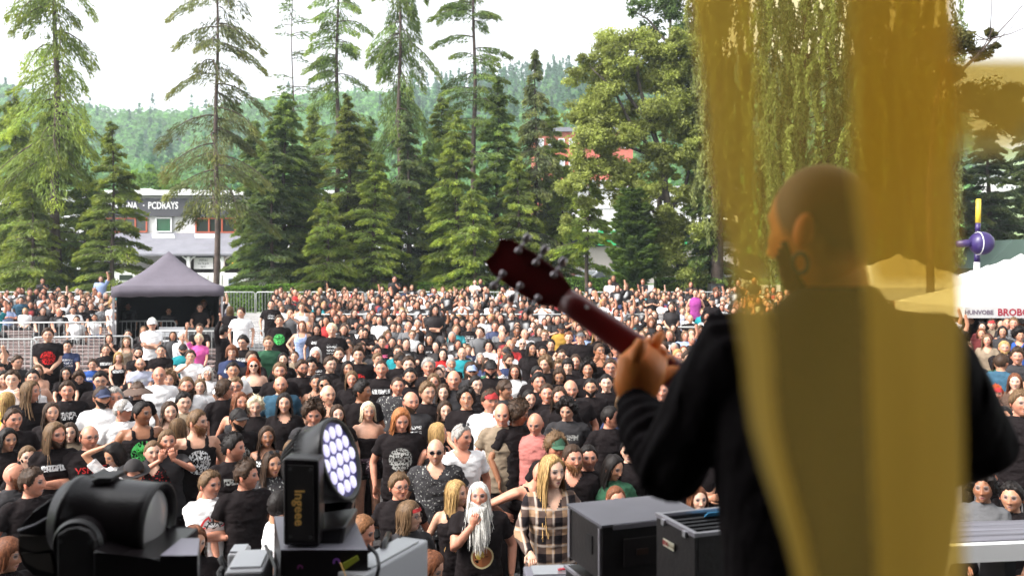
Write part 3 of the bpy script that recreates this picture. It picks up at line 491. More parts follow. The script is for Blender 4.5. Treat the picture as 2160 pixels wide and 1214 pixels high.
leafy('broadleaf_tree', 'dark leafy branch against the grey sky at top right', 1975, 24, [(1965,640),(1960,400),(1975,200),(2000,120)], [[(1975,200),(2060,120),(2095,80),0]], [(2035,85,24,0),(2060,110,22,.2),(2085,70,16,0),(2100,95,10,0),(2020,140,26,0),(1990,90,40,.4),(2060,210,40,.3),(2110,230,34,0),(2140,190,26,.3),(2150,250,40,0)], seed=9, tr=.12, col=(.07,.065,.02), leaf=.06, ncl=150)
leafy('bush', 'round bright green bush above the restaurant roof', 310, 90, [(320,560),(320,420)], [], [(300,385,26,0),(345,380,30,1),(375,385,24,0),(280,370,18,0),(320,365,20,2)], seed=12, tr=.2, col=(.12,.2,.04), leaf=.2, ncl=90)
# ------------------------------------------------------------------ wooded hills
def ridge(pxn):
    return np.interp(pxn, [-900,-300,0,120,250,350,450,560,700,900,1050,1200,1400,1700,2000,2060,2160,2600], [120,150,172,205,232,228,222,205,188,184,172,150,135,130,215,265,288,300])
YR = 470.
def zhill(X, Y):
    px = CX+X/np.maximum(Y, 60)*F*(1.0); zr = CZ+(HY-ridge(px))/F*YR; t = np.clip((Y-135)/(YR-135), 0, 1); s_ = t**1.15
    back = np.clip((Y-YR)/300, 0, 1)
    return 1.5+(zr-8-1.5)*s_*(1-back*.5)+vnoise(np.stack([X, Y, X*0], -1), .012, 3)*9*np.sin(np.clip(t, 0, 1)*np.pi)
xs = np.linspace(-520, 520, 90); ys = np.concatenate([np.linspace(130, 500, 50), np.linspace(520, 900, 8)]); gx, gy = np.meshgrid(xs, ys); V = np.stack([gx, gy, zhill(gx, gy)], -1).reshape(-1, 3); nx = len(xs)
Q = np.array([(j*nx+i, j*nx+i+1, (j+1)*nx+i+1, (j+1)*nx+i) for j in range(len(ys)-1) for i in range(nx-1)])
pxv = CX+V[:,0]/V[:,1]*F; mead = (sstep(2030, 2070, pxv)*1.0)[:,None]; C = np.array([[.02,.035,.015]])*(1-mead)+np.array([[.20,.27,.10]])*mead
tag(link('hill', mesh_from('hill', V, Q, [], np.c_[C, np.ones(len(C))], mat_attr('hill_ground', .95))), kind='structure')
rn = np.random.default_rng(77); NT = 5200; yy = 140+(YR+6-140)*rn.random(NT)**.8; uu = rn.uniform(-.64, .52, NT); xx = uu*yy; keep = CX+uu*F < 2040; xx, yy = xx[keep], yy[keep]; zz = zhill(xx, yy); far = ((yy-140)/(YR-140)).clip(0,1)
LV = []; LC = []
for kind in (0, 1):
    sel = (rn.random(len(xx)) < np.where((CX+F*xx/yy > 860), .05+.7*far**2, .04)) == bool(kind); X, Y, Z = xx[sel], yy[sel], zz[sel]; k = 72; n_ = len(X)
    s_ = rn.uniform(.8,1.3,(n_,1,1)); u = rn.normal(size=(n_,k,3)); u /= np.linalg.norm(u, axis=2)[:,:,None]
    if kind == 0: C = u*[4.2,4.2,3.4]*rn.uniform(.7,1,(n_,k,1))+[0,0,4.]; 
    else: h = rn.random((n_,k,1)); C = np.concatenate([u[:,:,:2]*(1-h)*2.4, h*13+1], 2)
    C = C*s_+np.stack([X, Y, Z], 1)[:,None]; C = C.reshape(-1,3); A = rn.normal(size=(len(C),3)); A[:,2] *= .5; A /= np.linalg.norm(A, axis=1)[:,None]; Bv = np.cross(A, rn.normal(size=(len(C),3))); Bv /= np.linalg.norm(Bv, axis=1)[:,None]
    sz = (.95 if kind == 0 else .75)*rn.uniform(.7,1.4,(len(C),1)); v, _ = leafquads(C, A*sz, Bv*sz*.7); LV.append(v)
    base = np.array([.085,.19,.05]) if kind == 0 else np.array([.045,.115,.05]); LC.append(np.repeat((base*rn.uniform(.65,1.35,(n_,1,1))*np.ones((n_,k,1))*rn.uniform(.8,1.2,(n_,k,1))).reshape(-1,3), 4, 0))
LV = np.concatenate(LV); LC = np.concatenate(LC)
tag(link('woodland', mesh_from('woodland', LV, np.arange(len(LV)).reshape(-1,4), [], np.c_[LC, np.ones(len(LC))], M_leaf, False)), kind='stuff', label='distant wooded hillside')
hz = MB(); hz.box((0, 380, 65), (1300, 1100, 150)); haze = hz.obj('haze', None); tag(haze, kind='stuff')
hm = bpy.data.materials.new('haze_air'); hm.use_nodes = True; hn = hm.node_tree; hn.nodes.remove(hn.nodes['Principled BSDF']); pv = hn.nodes.new('ShaderNodeVolumePrincipled'); pv.inputs['Color'].default_value = (.80,.90,1,1); pv.inputs['Density'].default_value = .0006; pv.inputs['Anisotropy'].default_value = .2
hn.links.new(pv.outputs[0], hn.nodes['Material Output'].inputs['Volume']); haze.data.materials.append(hm)
# ------------------------------------------------------------------ right side: parasols, inflatable, green roof
M_par = mat('parasol_canvas', (.50,.49,.485), .8, bump=.2, bscale=4); M_pr = mat('red_print', (.30,.01,.03), .7); M_pg = mat('grey_print', (.16,.13,.16), .7)
def parasol(px, Y, apex_y, eave_y, val_y, hw_, label, words):
    x = (px-CX)/F*Y; g0 = float(zg(Y)); za, ze, zv = [CZ-(q-HY)/F*Y-g0 for q in (apex_y, eave_y, val_y)]; t = empty('parasol', (x, Y, g0)); tag(t, label, 'parasol', 'white parasols at the right')
    n = 12; m = MB(); g = [((i/n*2-1)*hw_, (j/n*2-1)*hw_, za-(za-ze)*(max(abs(i/n*2-1), abs(j/n*2-1))**.92)) for j in range(n+1) for i in range(n+1)]
    m.add(g, [(j*(n+1)+i, j*(n+1)+i+1, (j+1)*(n+1)+i+1, (j+1)*(n+1)+i) for j in range(n) for i in range(n)]); o = m.obj('canopy', M_par, t); o.modifiers.new('s', 'SOLIDIFY').thickness = .01
    m = MB()
    for s in (-1, 1): m.box((0, s*hw_, (ze+zv)/2), (2*hw_, .012, ze-zv)); m.box((s*hw_, 0, (ze+zv)/2), (.012, 2*hw_-.03, ze-zv))
    o = m.obj('valance', M_par, t)
    for s, fx, sz, mt in words: text(s, sz, mt, (fx*hw_, -hw_-.01, (ze+zv)/2), (math.pi/2,0,0), o, bold=.006)
    m = MB(); m.tube([(0,0,0),(0,0,za-.02)], .04); m.obj('pole', M_metal, t); m = MB(); m.box((0,0,.04), (.8,.8,.08)); m.obj('base', M_leg, t)
    for sx in (-1,1):
        for sy in (-1,1): m = MB(); m.tube([(0,0,za-.1),(sx*hw_*.98,sy*hw_*.98,ze-.02)], .015, 5); m.obj('rib', M_metal, t)
parasol(1895, 27, 534, 603, 628, 2.0, 'white square parasol lettered in red behind the yellow ribbon', [('BENEF', .59, .33, M_pr), ('BIRA', -.8, .3, M_pg)])
parasol(2154, 27, 534, 603, 628, 2.0, 'white square parasol rising at the right frame edge', [('BENEF', -.6, .33, M_pr)])
parasol(2116, 22.5, 575, 640, 661, 1.9, 'nearest white parasol with red letters above the right crowd', [('HUNVOBE', -.84, .14, M_pg), ('BROBO', -.42, .22, M_pr)])
p = W(2070, 513, 30); S = empty('inflatable_microphone', (p.x, 30, float(zg(30)))); S_z = S.location.z; tag(S, 'purple inflatable ball on a handle beside a striped pole', 'inflatable')
M_pur = mat('purple_vinyl', (.032,.016,.10), .35, bump=.15, bscale=3); m = MB(); th = np.linspace(0, np.pi, 14); V_, Q_, T_ = rings([(p.z-S_z-.39*math.cos(q), max(.39*math.sin(q), .002), max(.39*math.sin(q), .002), 0, 0) for q in th], 24); m.add(V_, Q_, T_); m.obj('ball', M_pur, S, True)
m = MB(); V_, Q_, T_ = tube([(-.32,0,p.z-S_z+.01),(-.5,0,p.z-S_z+.0),(-.82,0,p.z-S_z-.03)], [.12,.13,.11], 14); m.add(V_, Q_, T_); m.obj('handle', M_pur, S, True)
m = MB(); m.tube([(-.12+.392*0,0,0)]*1+[(-.1,.0,.1)], .01, 4); m = MB(); thr = np.linspace(0, 2*np.pi, 30); m.tube([(-.11, .376*math.sin(q), p.z-S_z+.376*math.cos(q)) for q in thr], .014, 6, cap=False); m.obj('white_ring', M_white, S, True)
S2 = empty('striped_pole', (p.x+.1, 30.6, S_z)); tag(S2, 'tall white pole with purple bands and yellow tip', 'pole')
zt = CZ-(420-HY)/F*30.6-S_z; cols = [((.75,.74,.78),0,.55),(M_pur,.55,.62),((.75,.74,.78),.62,.76),(M_pur,.76,.83),((.8,.58,.05),.83,1.0)]
for i, (c, a, b) in enumerate(cols): m = MB(); m.tube([(.04*a*3,0,zt*a),(.04*b*3,0,zt*b)], [.12-.04*a, .12-.04*b], 12); m.obj('band' if i < 4 else 'tip', c if not isinstance(c, tuple) else mat('pole_%d' % i, c, .5), S2, True)
m = MB(); a_, b_, c_, d_ = W(2078, 566, 40), W(2138, 505, 40), W(2400, 500, 40), W(2400, 566, 40); dp = Vector((0,5,0)); m.add([a_,b_,c_,d_,a_+dp,b_+dp,c_+dp,d_+dp], [(0,3,2,1),(4,5,6,7),(0,1,5,4),(1,2,6,5),(2,3,7,6),(3,0,4,7)]); B7 = empty('green_roofed_hall', (0,0,0)); tag(B7, 'hall with a sloping dark green roof behind the parasols', 'building'); m.obj('roof', mat('green_roof', (.09,.14,.115), .6), B7); m = MB(); pb(m, 2090, 2400, 566, 612, 40.3, 4.4); m.obj('wall', M_wall, B7)
# loudspeaker cabinet and tall things on the right of the terrace
S = empty('speaker_cabinet', ((1510-CX)/F*39.6, 39.6, 1.1)); tag(S, 'tall black loudspeaker cabinet standing right of the leaning trunk', 'loudspeaker'); m = MB(); m.box((0,0,.7), (.62,.5,1.4)); m.obj('cabinet', M_black, S); m = MB(); m.box((0,-.26,.72), (.52,.02,1.2)); m.obj('grille', mat('grille', (.03,.04,.04), .6, bump=.5, bscale=90), S)
# ------------------------------------------------------------------ people: materials
def mat_skin():
    m = bpy.data.materials.new('skin'); m.use_nodes = True; nt = m.node_tree; b = nt.nodes['Principled BSDF']; b.inputs['Roughness'].default_value = .48; b.inputs['Specular IOR Level'].default_value = .45
    oi = N(nt, 'ShaderNodeObjectInfo'); a = N(nt, 'ShaderNodeAttribute', attribute_name='Col'); mu = N(nt, 'ShaderNodeVectorMath', operation='MULTIPLY'); mx = N(nt, 'ShaderNodeMix', data_type='RGBA')
    tcn = N(nt, 'ShaderNodeTexCoord'); n = N(nt, 'ShaderNodeTexNoise', i_Scale=22.0, i_Detail=3.0); mr = N(nt, 'ShaderNodeMapRange', i_1=.3, i_2=.7, i_3=.88, i_4=1.12); sc = N(nt, 'ShaderNodeVectorMath', operation='SCALE')
    nt.links.new(tcn.outputs['Object'], n.inputs['Vector']); nt.links.new(n.outputs['Fac'], mr.inputs[0]); nt.links.new(mr.outputs[0], sc.inputs['Scale'])
    nt.links.new(oi.outputs['Color'], mu.inputs[0]); nt.links.new(a.outputs['Color'], mu.inputs[1]); nt.links.new(mu.outputs[0], sc.inputs[0])
    nt.links.new(a.outputs['Alpha'], mx.inputs['Factor']); nt.links.new(sc.outputs[0], mx.inputs['A']); nt.links.new(a.outputs['Color'], mx.inputs['B']); nt.links.new(mx.outputs['Result'], b.inputs['Base Color'])
    b.inputs['Subsurface Weight'].default_value = .08; b.inputs['Subsurface Radius'].default_value = (1,.3,.15); b.inputs['Subsurface Scale'].default_value = .01
    return m
def mat_hair():
    m = bpy.data.materials.new('hair'); m.use_nodes = True; nt = m.node_tree; b = nt.nodes['Principled BSDF']; b.inputs['Roughness'].default_value = .55; b.inputs['Specular IOR Level'].default_value = .22
    oi = N(nt, 'ShaderNodeObjectInfo'); tcn = N(nt, 'ShaderNodeTexCoord'); mp = N(nt, 'ShaderNodeMapping'); mp.inputs['Scale'].default_value = (110, 110, 14); n = N(nt, 'ShaderNodeTexNoise', i_Scale=1.0, i_Detail=3.0)
    mr = N(nt, 'ShaderNodeMapRange', i_1=.3, i_2=.7, i_3=.5, i_4=1.5); sc = N(nt, 'ShaderNodeVectorMath', operation='SCALE'); bp = N(nt, 'ShaderNodeBump', i_Strength=.6, i_Distance=.006)
    a = N(nt, 'ShaderNodeAttribute', attribute_name='Col'); mu = N(nt, 'ShaderNodeVectorMath', operation='MULTIPLY')
    nt.links.new(tcn.outputs['Object'], mp.inputs[0]); nt.links.new(mp.outputs[0], n.inputs['Vector']); nt.links.new(n.outputs['Fac'], mr.inputs[0]); nt.links.new(mr.outputs[0], sc.inputs['Scale']); nt.links.new(oi.outputs['Color'], mu.inputs[0]); nt.links.new(a.outputs['Color'], mu.inputs[1]); nt.links.new(mu.outputs[0], sc.inputs[0]); nt.links.new(sc.outputs[0], b.inputs['Base Color'])
    nt.links.new(n.outputs['Fac'], bp.inputs['Height']); nt.links.new(bp.outputs[0], b.inputs['Normal']); return m
def mat_cloth(name, plaid=False):
    m = bpy.data.materials.new(name); m.use_nodes = True; nt = m.node_tree; b = nt.nodes['Principled BSDF']; b.inputs['Roughness'].default_value = .85; b.inputs['Specular IOR Level'].default_value = .12; L = nt.links.new
    oi = N(nt, 'ShaderNodeObjectInfo'); tcn = N(nt, 'ShaderNodeTexCoord'); sep = N(nt, 'ShaderNodeSeparateXYZ'); L(tcn.outputs['Object'], sep.inputs[0])
    def M(op, a, c=None, d=None):
        n = N(nt, 'ShaderNodeMath', operation=op)
        for i, q in enumerate((a, c, d)):
            if q is None: continue
            if isinstance(q, (int, float)): n.inputs[i].default_value = q
            else: L(q, n.inputs[i])
        return n.outputs[0]
    X, Y, Z = sep.outputs
    nn = N(nt, 'ShaderNodeTexNoise', i_Scale=14.0, i_Detail=2.0); L(tcn.outputs['Object'], nn.inputs['Vector']); bp = N(nt, 'ShaderNodeBump', i_Strength=.55, i_Distance=.025); L(nn.outputs['Fac'], bp.inputs['Height']); L(bp.outputs[0], b.inputs['Normal'])
    if plaid:
        s1 = M('GREATER_THAN', M('SINE', M('MULTIPLY', X, 52.)), .1); s2 = M('GREATER_THAN', M('SINE', M('MULTIPLY', Z, 46.)), .1); s3 = M('GREATER_THAN', M('SINE', M('ADD', M('MULTIPLY', X, 52.), 2.2)), .93); s4 = M('GREATER_THAN', M('SINE', M('ADD', M('MULTIPLY', Z, 46.), 2.2)), .93)
        f = M('MULTIPLY', M('ADD', s1, s2), .5); r = N(nt, 'ShaderNodeValToRGB'); r.color_ramp.interpolation = 'CONSTANT'; e = r.color_ramp.elements; e[0].color = (.32,.20,.12,1); e[1].position = .3; e[1].color = (.09,.06,.05,1); q = e.new(.8); q.color = (.015,.012,.014,1); L(f, r.inputs[0])
        mx = N(nt, 'ShaderNodeMix', data_type='RGBA'); mx.inputs['B'].default_value = (.45,.38,.33,1); L(M('MULTIPLY', M('MAXIMUM', s3, s4), .7), mx.inputs['Factor']); L(r.outputs[0], mx.inputs['A']); L(mx.outputs['Result'], b.inputs['Base Color']); return m
    at = N(nt, 'ShaderNodeAttribute', attribute_name='pr', attribute_type='OBJECT'); pc = N(nt, 'ShaderNodeAttribute', attribute_name='pc', attribute_type='OBJECT'); pr = at.outputs['Fac']
    sd_ = M('MULTIPLY', oi.outputs['Random'], 40.); cb = N(nt, 'ShaderNodeCombineXYZ'); L(M('MULTIPLY', X, 62.), cb.inputs[0]); L(sd_, cb.inputs[1]); L(M('MULTIPLY', Z, 48.), cb.inputs[2]); n1 = N(nt, 'ShaderNodeTexNoise', i_Scale=1.0, i_Detail=1.5); L(cb.outputs[0], n1.inputs['Vector'])
    rnd = oi.outputs['Random']; hwid = M('ADD', M('MULTIPLY', rnd, .05), .075); front = M('LESS_THAN', Y, -.03)
    lines = M('GREATER_THAN', M('SINE', M('MULTIPLY', M('ADD', Z, rnd), 105.)), -.35); glyph = M('GREATER_THAN', n1.outputs['Fac'], .5)
    inx = M('LESS_THAN', M('ABSOLUTE', X), hwid); inz = M('MULTIPLY', M('GREATER_THAN', Z, M('SUBTRACT', 1.24, M('MULTIPLY', rnd, .12))), M('LESS_THAN', Z, 1.36))
    p1 = M('MULTIPLY', M('MULTIPLY', inx, inz), M('MULTIPLY', lines, glyph))
    rr = M('SQRT', M('ADD', M('POWER', X, 2.), M('POWER', M('SUBTRACT', Z, 1.22), 2.))); p2 = M('MULTIPLY', M('LESS_THAN', rr, .12), M('GREATER_THAN', n1.outputs['Fac'], .47))
    inz3 = M('MULTIPLY', M('GREATER_THAN', Z, 1.285), M('LESS_THAN', Z, 1.345)); p3 = M('MULTIPLY', M('MULTIPLY', M('LESS_THAN', M('ABSOLUTE', X), .12), inz3), M('GREATER_THAN', n1.outputs['Fac'], .46))
    p4 = M('MULTIPLY', M('LESS_THAN', M('ADD', M('POWER', M('SUBTRACT', X, .08), 2.), M('POWER', M('SUBTRACT', Z, 1.33), 2.)), .0013), M('GREATER_THAN', n1.outputs['Fac'], .45))
    p5 = M('MULTIPLY', M('GREATER_THAN', n1.outputs['Fac'], .64), 1.)
    def is_(k): return M('COMPARE', pr, float(k), .3)
    tot = M('ADD', M('ADD', M('MULTIPLY', p1, is_(1)), M('MULTIPLY', p2, is_(2))), M('ADD', M('MULTIPLY', p3, is_(3)), M('MULTIPLY', p4, is_(4)))); tot = M('MULTIPLY', tot, front); tot = M('ADD', tot, M('MULTIPLY', p5, is_(5)))
    mx = N(nt, 'ShaderNodeMix', data_type='RGBA'); L(M('MULTIPLY', tot, .9), mx.inputs['Factor']); L(oi.outputs['Color'], mx.inputs['A']); L(pc.outputs['Color'], mx.inputs['B']); L(mx.outputs['Result'], b.inputs['Base Color']); return m
M_skin = mat_skin(); M_hair = mat_hair(); M_cloth = mat_cloth('cloth'); M_plaid = mat_cloth('plaid_cloth', True); M_lens = mat('dark_lens', (.01,.01,.012), .1); M_gframe = mat('spectacle_frame', (.03,.02,.02), .3)
M_objcol = bpy.data.materials.new('felt'); M_objcol.use_nodes = True; _n = M_objcol.node_tree; _o = N(_n, 'ShaderNodeObjectInfo'); _n.links.new(_o.outputs['Color'], _n.nodes['Principled BSDF'].inputs['Base Color']); _n.nodes['Principled BSDF'].inputs['Roughness'].default_value = .8
# ------------------------------------------------------------------ head and hair geometry (head-local: origin at head centre, face towards -Y)
def G(x, z, x0, z0, sx, sz): return np.exp(-((x-x0)/sx)**2-((z-z0)/sz)**2)
def head_grid(nu, nv):
    u = np.linspace(0, 2*np.pi, nu, endpoint=False); u = u-.42*np.sin(u); v = np.linspace(.02, np.pi-.02, nv)
    U, Vv = np.meshgrid(u, v); d = np.stack([np.sin(Vv)*np.sin(U), -np.sin(Vv)*np.cos(U), np.cos(Vv)], -1).reshape(-1, 3)
    i = np.arange(nv-1)[:,None]*nu; j = np.arange(nu)[None,:]; k = (j+1) % nu
    Q = np.stack([i+j, i+nu+j, i+nu+k, i+k], -1).reshape(-1, 4); return d, Q, U.ravel()
def skull(d, fem=0, var=0):
    rv = np.random.default_rng(var+11); jw, nl, chn, wd = rv.uniform(-.04,.05), rv.uniform(.85,1.2), rv.uniform(-.002,.004), rv.uniform(.96,1.05)
    x, y, z = d[:,0].copy(), d[:,1].copy(), d[:,2].copy(); dn = np.clip(-z, 0, 1)
    X = x*.082*wd*(1-(.33+jw*-1+.05*fem)*dn**1.7); Y = y*.099; Z = z*.118
    back = (y > 0); Y = np.where(back, Y*(1-.55*dn**1.3), Y*(1-.06)); Y = np.where(~back, Y-.016*sstep(.35,.95,dn)*np.clip(-y+.25,0,1), Y)
    X = np.where(np.abs(x) > .3, X*(1+.03*G(y, z, 0, .35, .8, .5)), X)
    fr = sstep(0, .5, -y); ax = np.abs(X); D = 0
    ramp = np.clip((.030-Z)/.058, 0, 1)**1.2/(1+np.exp(-(Z+.037)/.0028)); D = D+.021*nl*np.exp(-(X/(.0085+.003*ramp))**2)*ramp
    D = D+.009*G(ax, Z, .013, -.029, .007, .008)-.010*G(ax, Z, .031, .013, .015, .011)+.0022*G(ax, Z, .031, .011, .010, .006)+(.006-.003*fem)*G(ax, Z, .028, .034, .02, .007)+.003*G(ax, Z, 0, .05, .05, .03)
    D = D+.0065*G(ax, Z, 0, -.0555, .019, .0055)+.0065*G(ax, Z, 0, -.068, .016, .006)-.005*G(ax, Z, 0, -.0617, .021, .0022)+(.010+chn)*G(ax, Z, 0, -.099, .022, .015)+.005*G(ax, Z, .043, -.018, .018, .02)-.003*G(ax, Z, .035, -.055, .014, .02)
    Y = Y-D*fr; return np.stack([X, Y, Z], 1)
def head_geo(nu, nv, fem=0, var=0, stub=0):
    d, Q, U = head_grid(nu, nv); P = skull(d, fem, var); X, Z = np.abs(P[:,0]), P[:,2]; front = (d[:,1] < -.15)
    C = np.ones((len(P), 4)); C[:,3] = 0
    def blend(mask, col, a):
        mask = (mask*front)[:,None]; 
        if a is None: C[:,:3] = C[:,:3]*(1-mask)+C[:,:3]*np.array(col)*mask
        else: C[:,:3] = C[:,:3]*(1-mask[:,:]*1)+np.array(col)*mask; C[:,3] = np.maximum(C[:,3], a*mask[:,0])
    blend(G(X, Z, .045, -.025, .02, .02)*.5, (1.06,.78,.72), None); blend(G(X, Z, 0, -.03, .014, .012)*.8, (1.05,.85,.8), None); blend(G(X, Z, .031, .011, .019, .014)*.9, (.50,.35,.30), None)  # last blend paints the shade under the brow into the eye sockets
    if stub: blend(sstep(-.036,-.05,Z)*(1-G(X, Z, 0, -.06, .02, .008))*stub*.6, (.45,.38,.36), None)
    bm = np.clip(1.6-1.6*(((X-.031)/.020)**2+((Z-(.0335-.12*np.abs(X-.028)))/(.0046 if not fem else .0034))**2), 0, 1); blend(bm, (.045,.028,.02), .95)
    e = ((X-.031)/.0155)**2+((Z-.0115)/.0068)**2; blend(np.clip(1.5-1.3*e, 0, 1), (.12,.08,.065), .6)
    blend(np.clip(1.8-1.5*(((X-.031)/.0062)**2+((Z-.012)/.0062)**2), 0, 1), (.025,.018,.014), .95)
    blend(np.clip(1.7-1.5*(((X-.031)/.019)**2+((Z-.0185)/.0034)**2), 0, 1), (.03,.02,.018), .95); blend(np.clip(1.5-1.5*(((X-.031)/.017)**2+((Z-.0045)/.0022)**2), 0, 1), (.16,.08,.06), .6)
    lc = (.42,.11,.10) if fem else (.40,.16,.13); blend(np.clip(1.5-1.3*((X/.024)**2+((Z+.0615)/(.0105 if fem else .008))**2), 0, 1), lc, .65)
    blend(np.clip(1.5-1.4*((X/.021)**2+((Z+.0617)/.0018)**2), 0, 1), (.12,.03,.03), .7); blend(np.clip(1.5-1.5*(((X-.007)/.005)**2+((Z+.037)/.003)**2), 0, 1), (.12,.04,.03), .6)
    m = MB(); m.add(P, Q, C=C)
    for s in (-1, 1):
        th = np.linspace(0, np.pi, 8); V, q, t = rings([(-.03*math.cos(a), .008*math.sin(a)+.001, .017*math.sin(a)+.001, 0, .006*math.cos(a)*-1) for a in th], 8); V = V@np.array(Matrix.Rotation(s*.35, 3, 'Z')).T; V = V+[s*.083, .012, -.003]; m.add(V, q, t, C=(1.05,.82,.78,0))
    return m
HSTY = {}
def hair_geo(style, L=.3, seed=0, nu=44, nv=34, fem=0, nst=110):
    rn = np.random.default_rng(seed+5); d, Q, U = head_grid(nu, nv); P = skull(d, fem, 0); P = P*1.0; au = np.abs((U+np.pi) % (2*np.pi)-np.pi)
    zl = np.interp(au, [0,.55,.9,1.25,1.5,1.75,2.1,3.15], [.068,.070,.046,-.006,-.022,.010,-.058,-.07])
    if style in ('long','bob','shaggy','curly','parted'): zl = np.interp(au, [0,.5,.8,1.05,1.5,2.1,3.15], [.077,.068,.042,-.004,-.052,-.08,-.09])
    if style == 'fringe': zl = np.interp(au, [0,.6,.8,1.05,1.5,2.1,3.15], [.038,.038,.03,-.03,-.06,-.075,-.09])
    zl = zl+vnoise(P, 55, seed+8)*.007+vnoise(P, 20, seed+2)*.004
    th = {'buzz':.005,'short':.020,'crop':.014,'shaggy':.027,'curly':.040,'afro':.075,'long':.015,'parted':.018,'bob':.018,'fringe':.018,'ring':.009,'pony':.012,'quiff':.018}[style]
    m_ = sstep(0, .022, P[:,2]-zl)
    if style == 'ring': m_ = m_*sstep(.052, .035, P[:,2])*sstep(1.2, 1.4, au)
    n1 = vnoise(P, 42, seed); n2 = vnoise(P, 90, seed+3)
    t = th*(.75+.25*sstep(-.05,.08,P[:,2]))*(1+{'buzz':.1,'ring':.2,'short':.45,'crop':.3,'shaggy':.7,'curly':.7,'afro':.35,'long':.25,'parted':.3,'bob':.3,'fringe':.3,'pony':.2,'quiff':.5}[style]*(n1*.7+n2*.5))
    if style == 'quiff': t = t+.022*G(P[:,0], P[:,2], .0, .1, .05, .03)*(d[:,1] < .2)
    nrm = d*np.array([1,.9,1]); nrm /= np.linalg.norm(nrm, axis=1)[:,None]
    V = P+nrm*(t*m_-.006*(1-m_))[:,None]
    if style in ('long','parted'): V[:,2] -= .006*np.exp(-(P[:,0]/.006)**2)*m_
    keep = (m_[Q].max(1) > .01) & (P[Q][:,:,2].mean(1) > -.11); m = MB(); m.add(V, Q[keep]); T = None
    def strip(path, w, nrmv):
        k = len(path); tg = np.gradient(path, axis=0); sd = np.cross(tg, nrmv); sd /= np.linalg.norm(sd, axis=1)[:,None]+1e-9; wv = w*np.linspace(1,.35,k)[:,None]
        V = np.concatenate([path-sd*wv, path+sd*wv]); i = np.arange(k-1); tone = rn.uniform(.7,1.35); m.add(V, np.stack([i, i+1, i+1+k, i+k], 1), C=(tone,tone,tone,1))
    if style in ('short','crop','shaggy','curly','quiff','afro'):
        idx = rn.choice(np.where(m_ > .6)[0], {'short':160,'crop':90,'shaggy':330,'curly':420,'quiff':200,'afro':500}[style]); ln = {'short':.02,'crop':.012,'shaggy':.05,'curly':.045,'quiff':.028,'afro':.05}[style]
        for i in idx:
            p = V[i]; dr = nrm[i]*(.3 if style in ('short','quiff','crop') else .12 if style == 'shaggy' else .45)+rn.normal(size=3)*(.25 if style in ('short','quiff','crop','shaggy') else .4)+np.array([0,.3 if style != 'afro' else 0,-.35 if style in ('shaggy','curly') else .0]); dr /= np.linalg.norm(dr); cu = rn.normal(size=3)*.5
            s_ = np.linspace(0, 1, 4)[:,None]; strip(p-nrm[i]*.004+dr*ln*s_+cu*ln*.6*s_**2-nrm[i]*ln*.35*s_**2, .0055 if style != 'short' else .004, rn.normal(size=3))
    if style in ('long','bob','parted','fringe') or (style == 'shaggy' and L > .12):
        if style == 'shaggy': nst = 80
        for q in range(nst):
            ph = rn.uniform(-1, 1)*2.18; a = np.pi-ph if False else ph   # angle from the back of the head
            rj = rn.uniform(-.008,.012); top = np.array([math.sin(a)*.03, math.cos(a)*.05, .118+rj*.5]); dirv = np.array([math.sin(a), math.cos(a), 0]); Lq = L*rn.uniform(.75,1.08)
            mid = dirv*[.083,.108,0]+dirv*rj+[0,0,.04]; ear = dirv*[.091,.104,0]+dirv*rj*1.5+[0,0,-.05]; fr = -math.cos(a)*.0
            e1 = dirv*[.105,.085,0]+[0,.01,-.13]+rn.normal(size=3)*.008; 
            if Lq > .2: end = np.array([e1[0]*(1.15+rn.uniform(-.15,.2)), e1[1]*(1.05 if a and math.cos(a) > 0 else 1.6)-(.03 if math.cos(a) < .1 else -.02), -.05-Lq]); 
            else: end = np.array([e1[0]*.98, e1[1], -.05-Lq*.6]); e1 = (ear+end)/2
            kn = np.array([top, top*.4+mid*.6+[0,0,.03], mid, ear, e1, end]); tt = np.linspace(0, 5, 12); path = np.stack([np.interp(tt, range(6), kn[:,c]) for c in range(3)], 1); path[1:-1] = (path[:-2]+path[1:-1]*2+path[2:])/4
            path += np.stack([np.sin(tt*2+q)*.004*(tt > 2.5), np.cos(tt*1.7+q)*.004*(tt > 2.5), tt*0], 1); strip(path, .0062 if nst > 100 else .0085, dirv)
        if fem >= 0 and L > .15:
            hr = []; A = np.linspace(-1.75, 1.75, 13)
            for zz, s1, s2 in ((.05,.074,.092),(-.03,.082,.094),(-.1,.086,.082),(-.16,.098,.088),(-.05-L*.8,.10,.095)): hr.append([(math.sin(a)*s1, math.cos(a)*s2, zz) for a in A])
            hr = np.array(hr).reshape(-1,3); m.add(hr, [(r*13+c, r*13+c+1, (r+1)*13+c+1, (r+1)*13+c) for r in range(4) for c in range(12)], C=(.75,.75,.75,1))
    if style == 'pony':
        for q in range(45):
            s_ = np.linspace(0, 1, 7)[:,None]; o_ = rn.normal(size=3)*[.012,.012,0]; strip(np.array([0,.10,.02])+o_+s_*[0,.05,0]-np.array([0,0,1])*L*s_**1.3*rn.uniform(.8,1)-[0,1,0]*np.array(.05*s_**2)+o_*s_*1.2, .008, np.array([0,1.,0]))
    return m
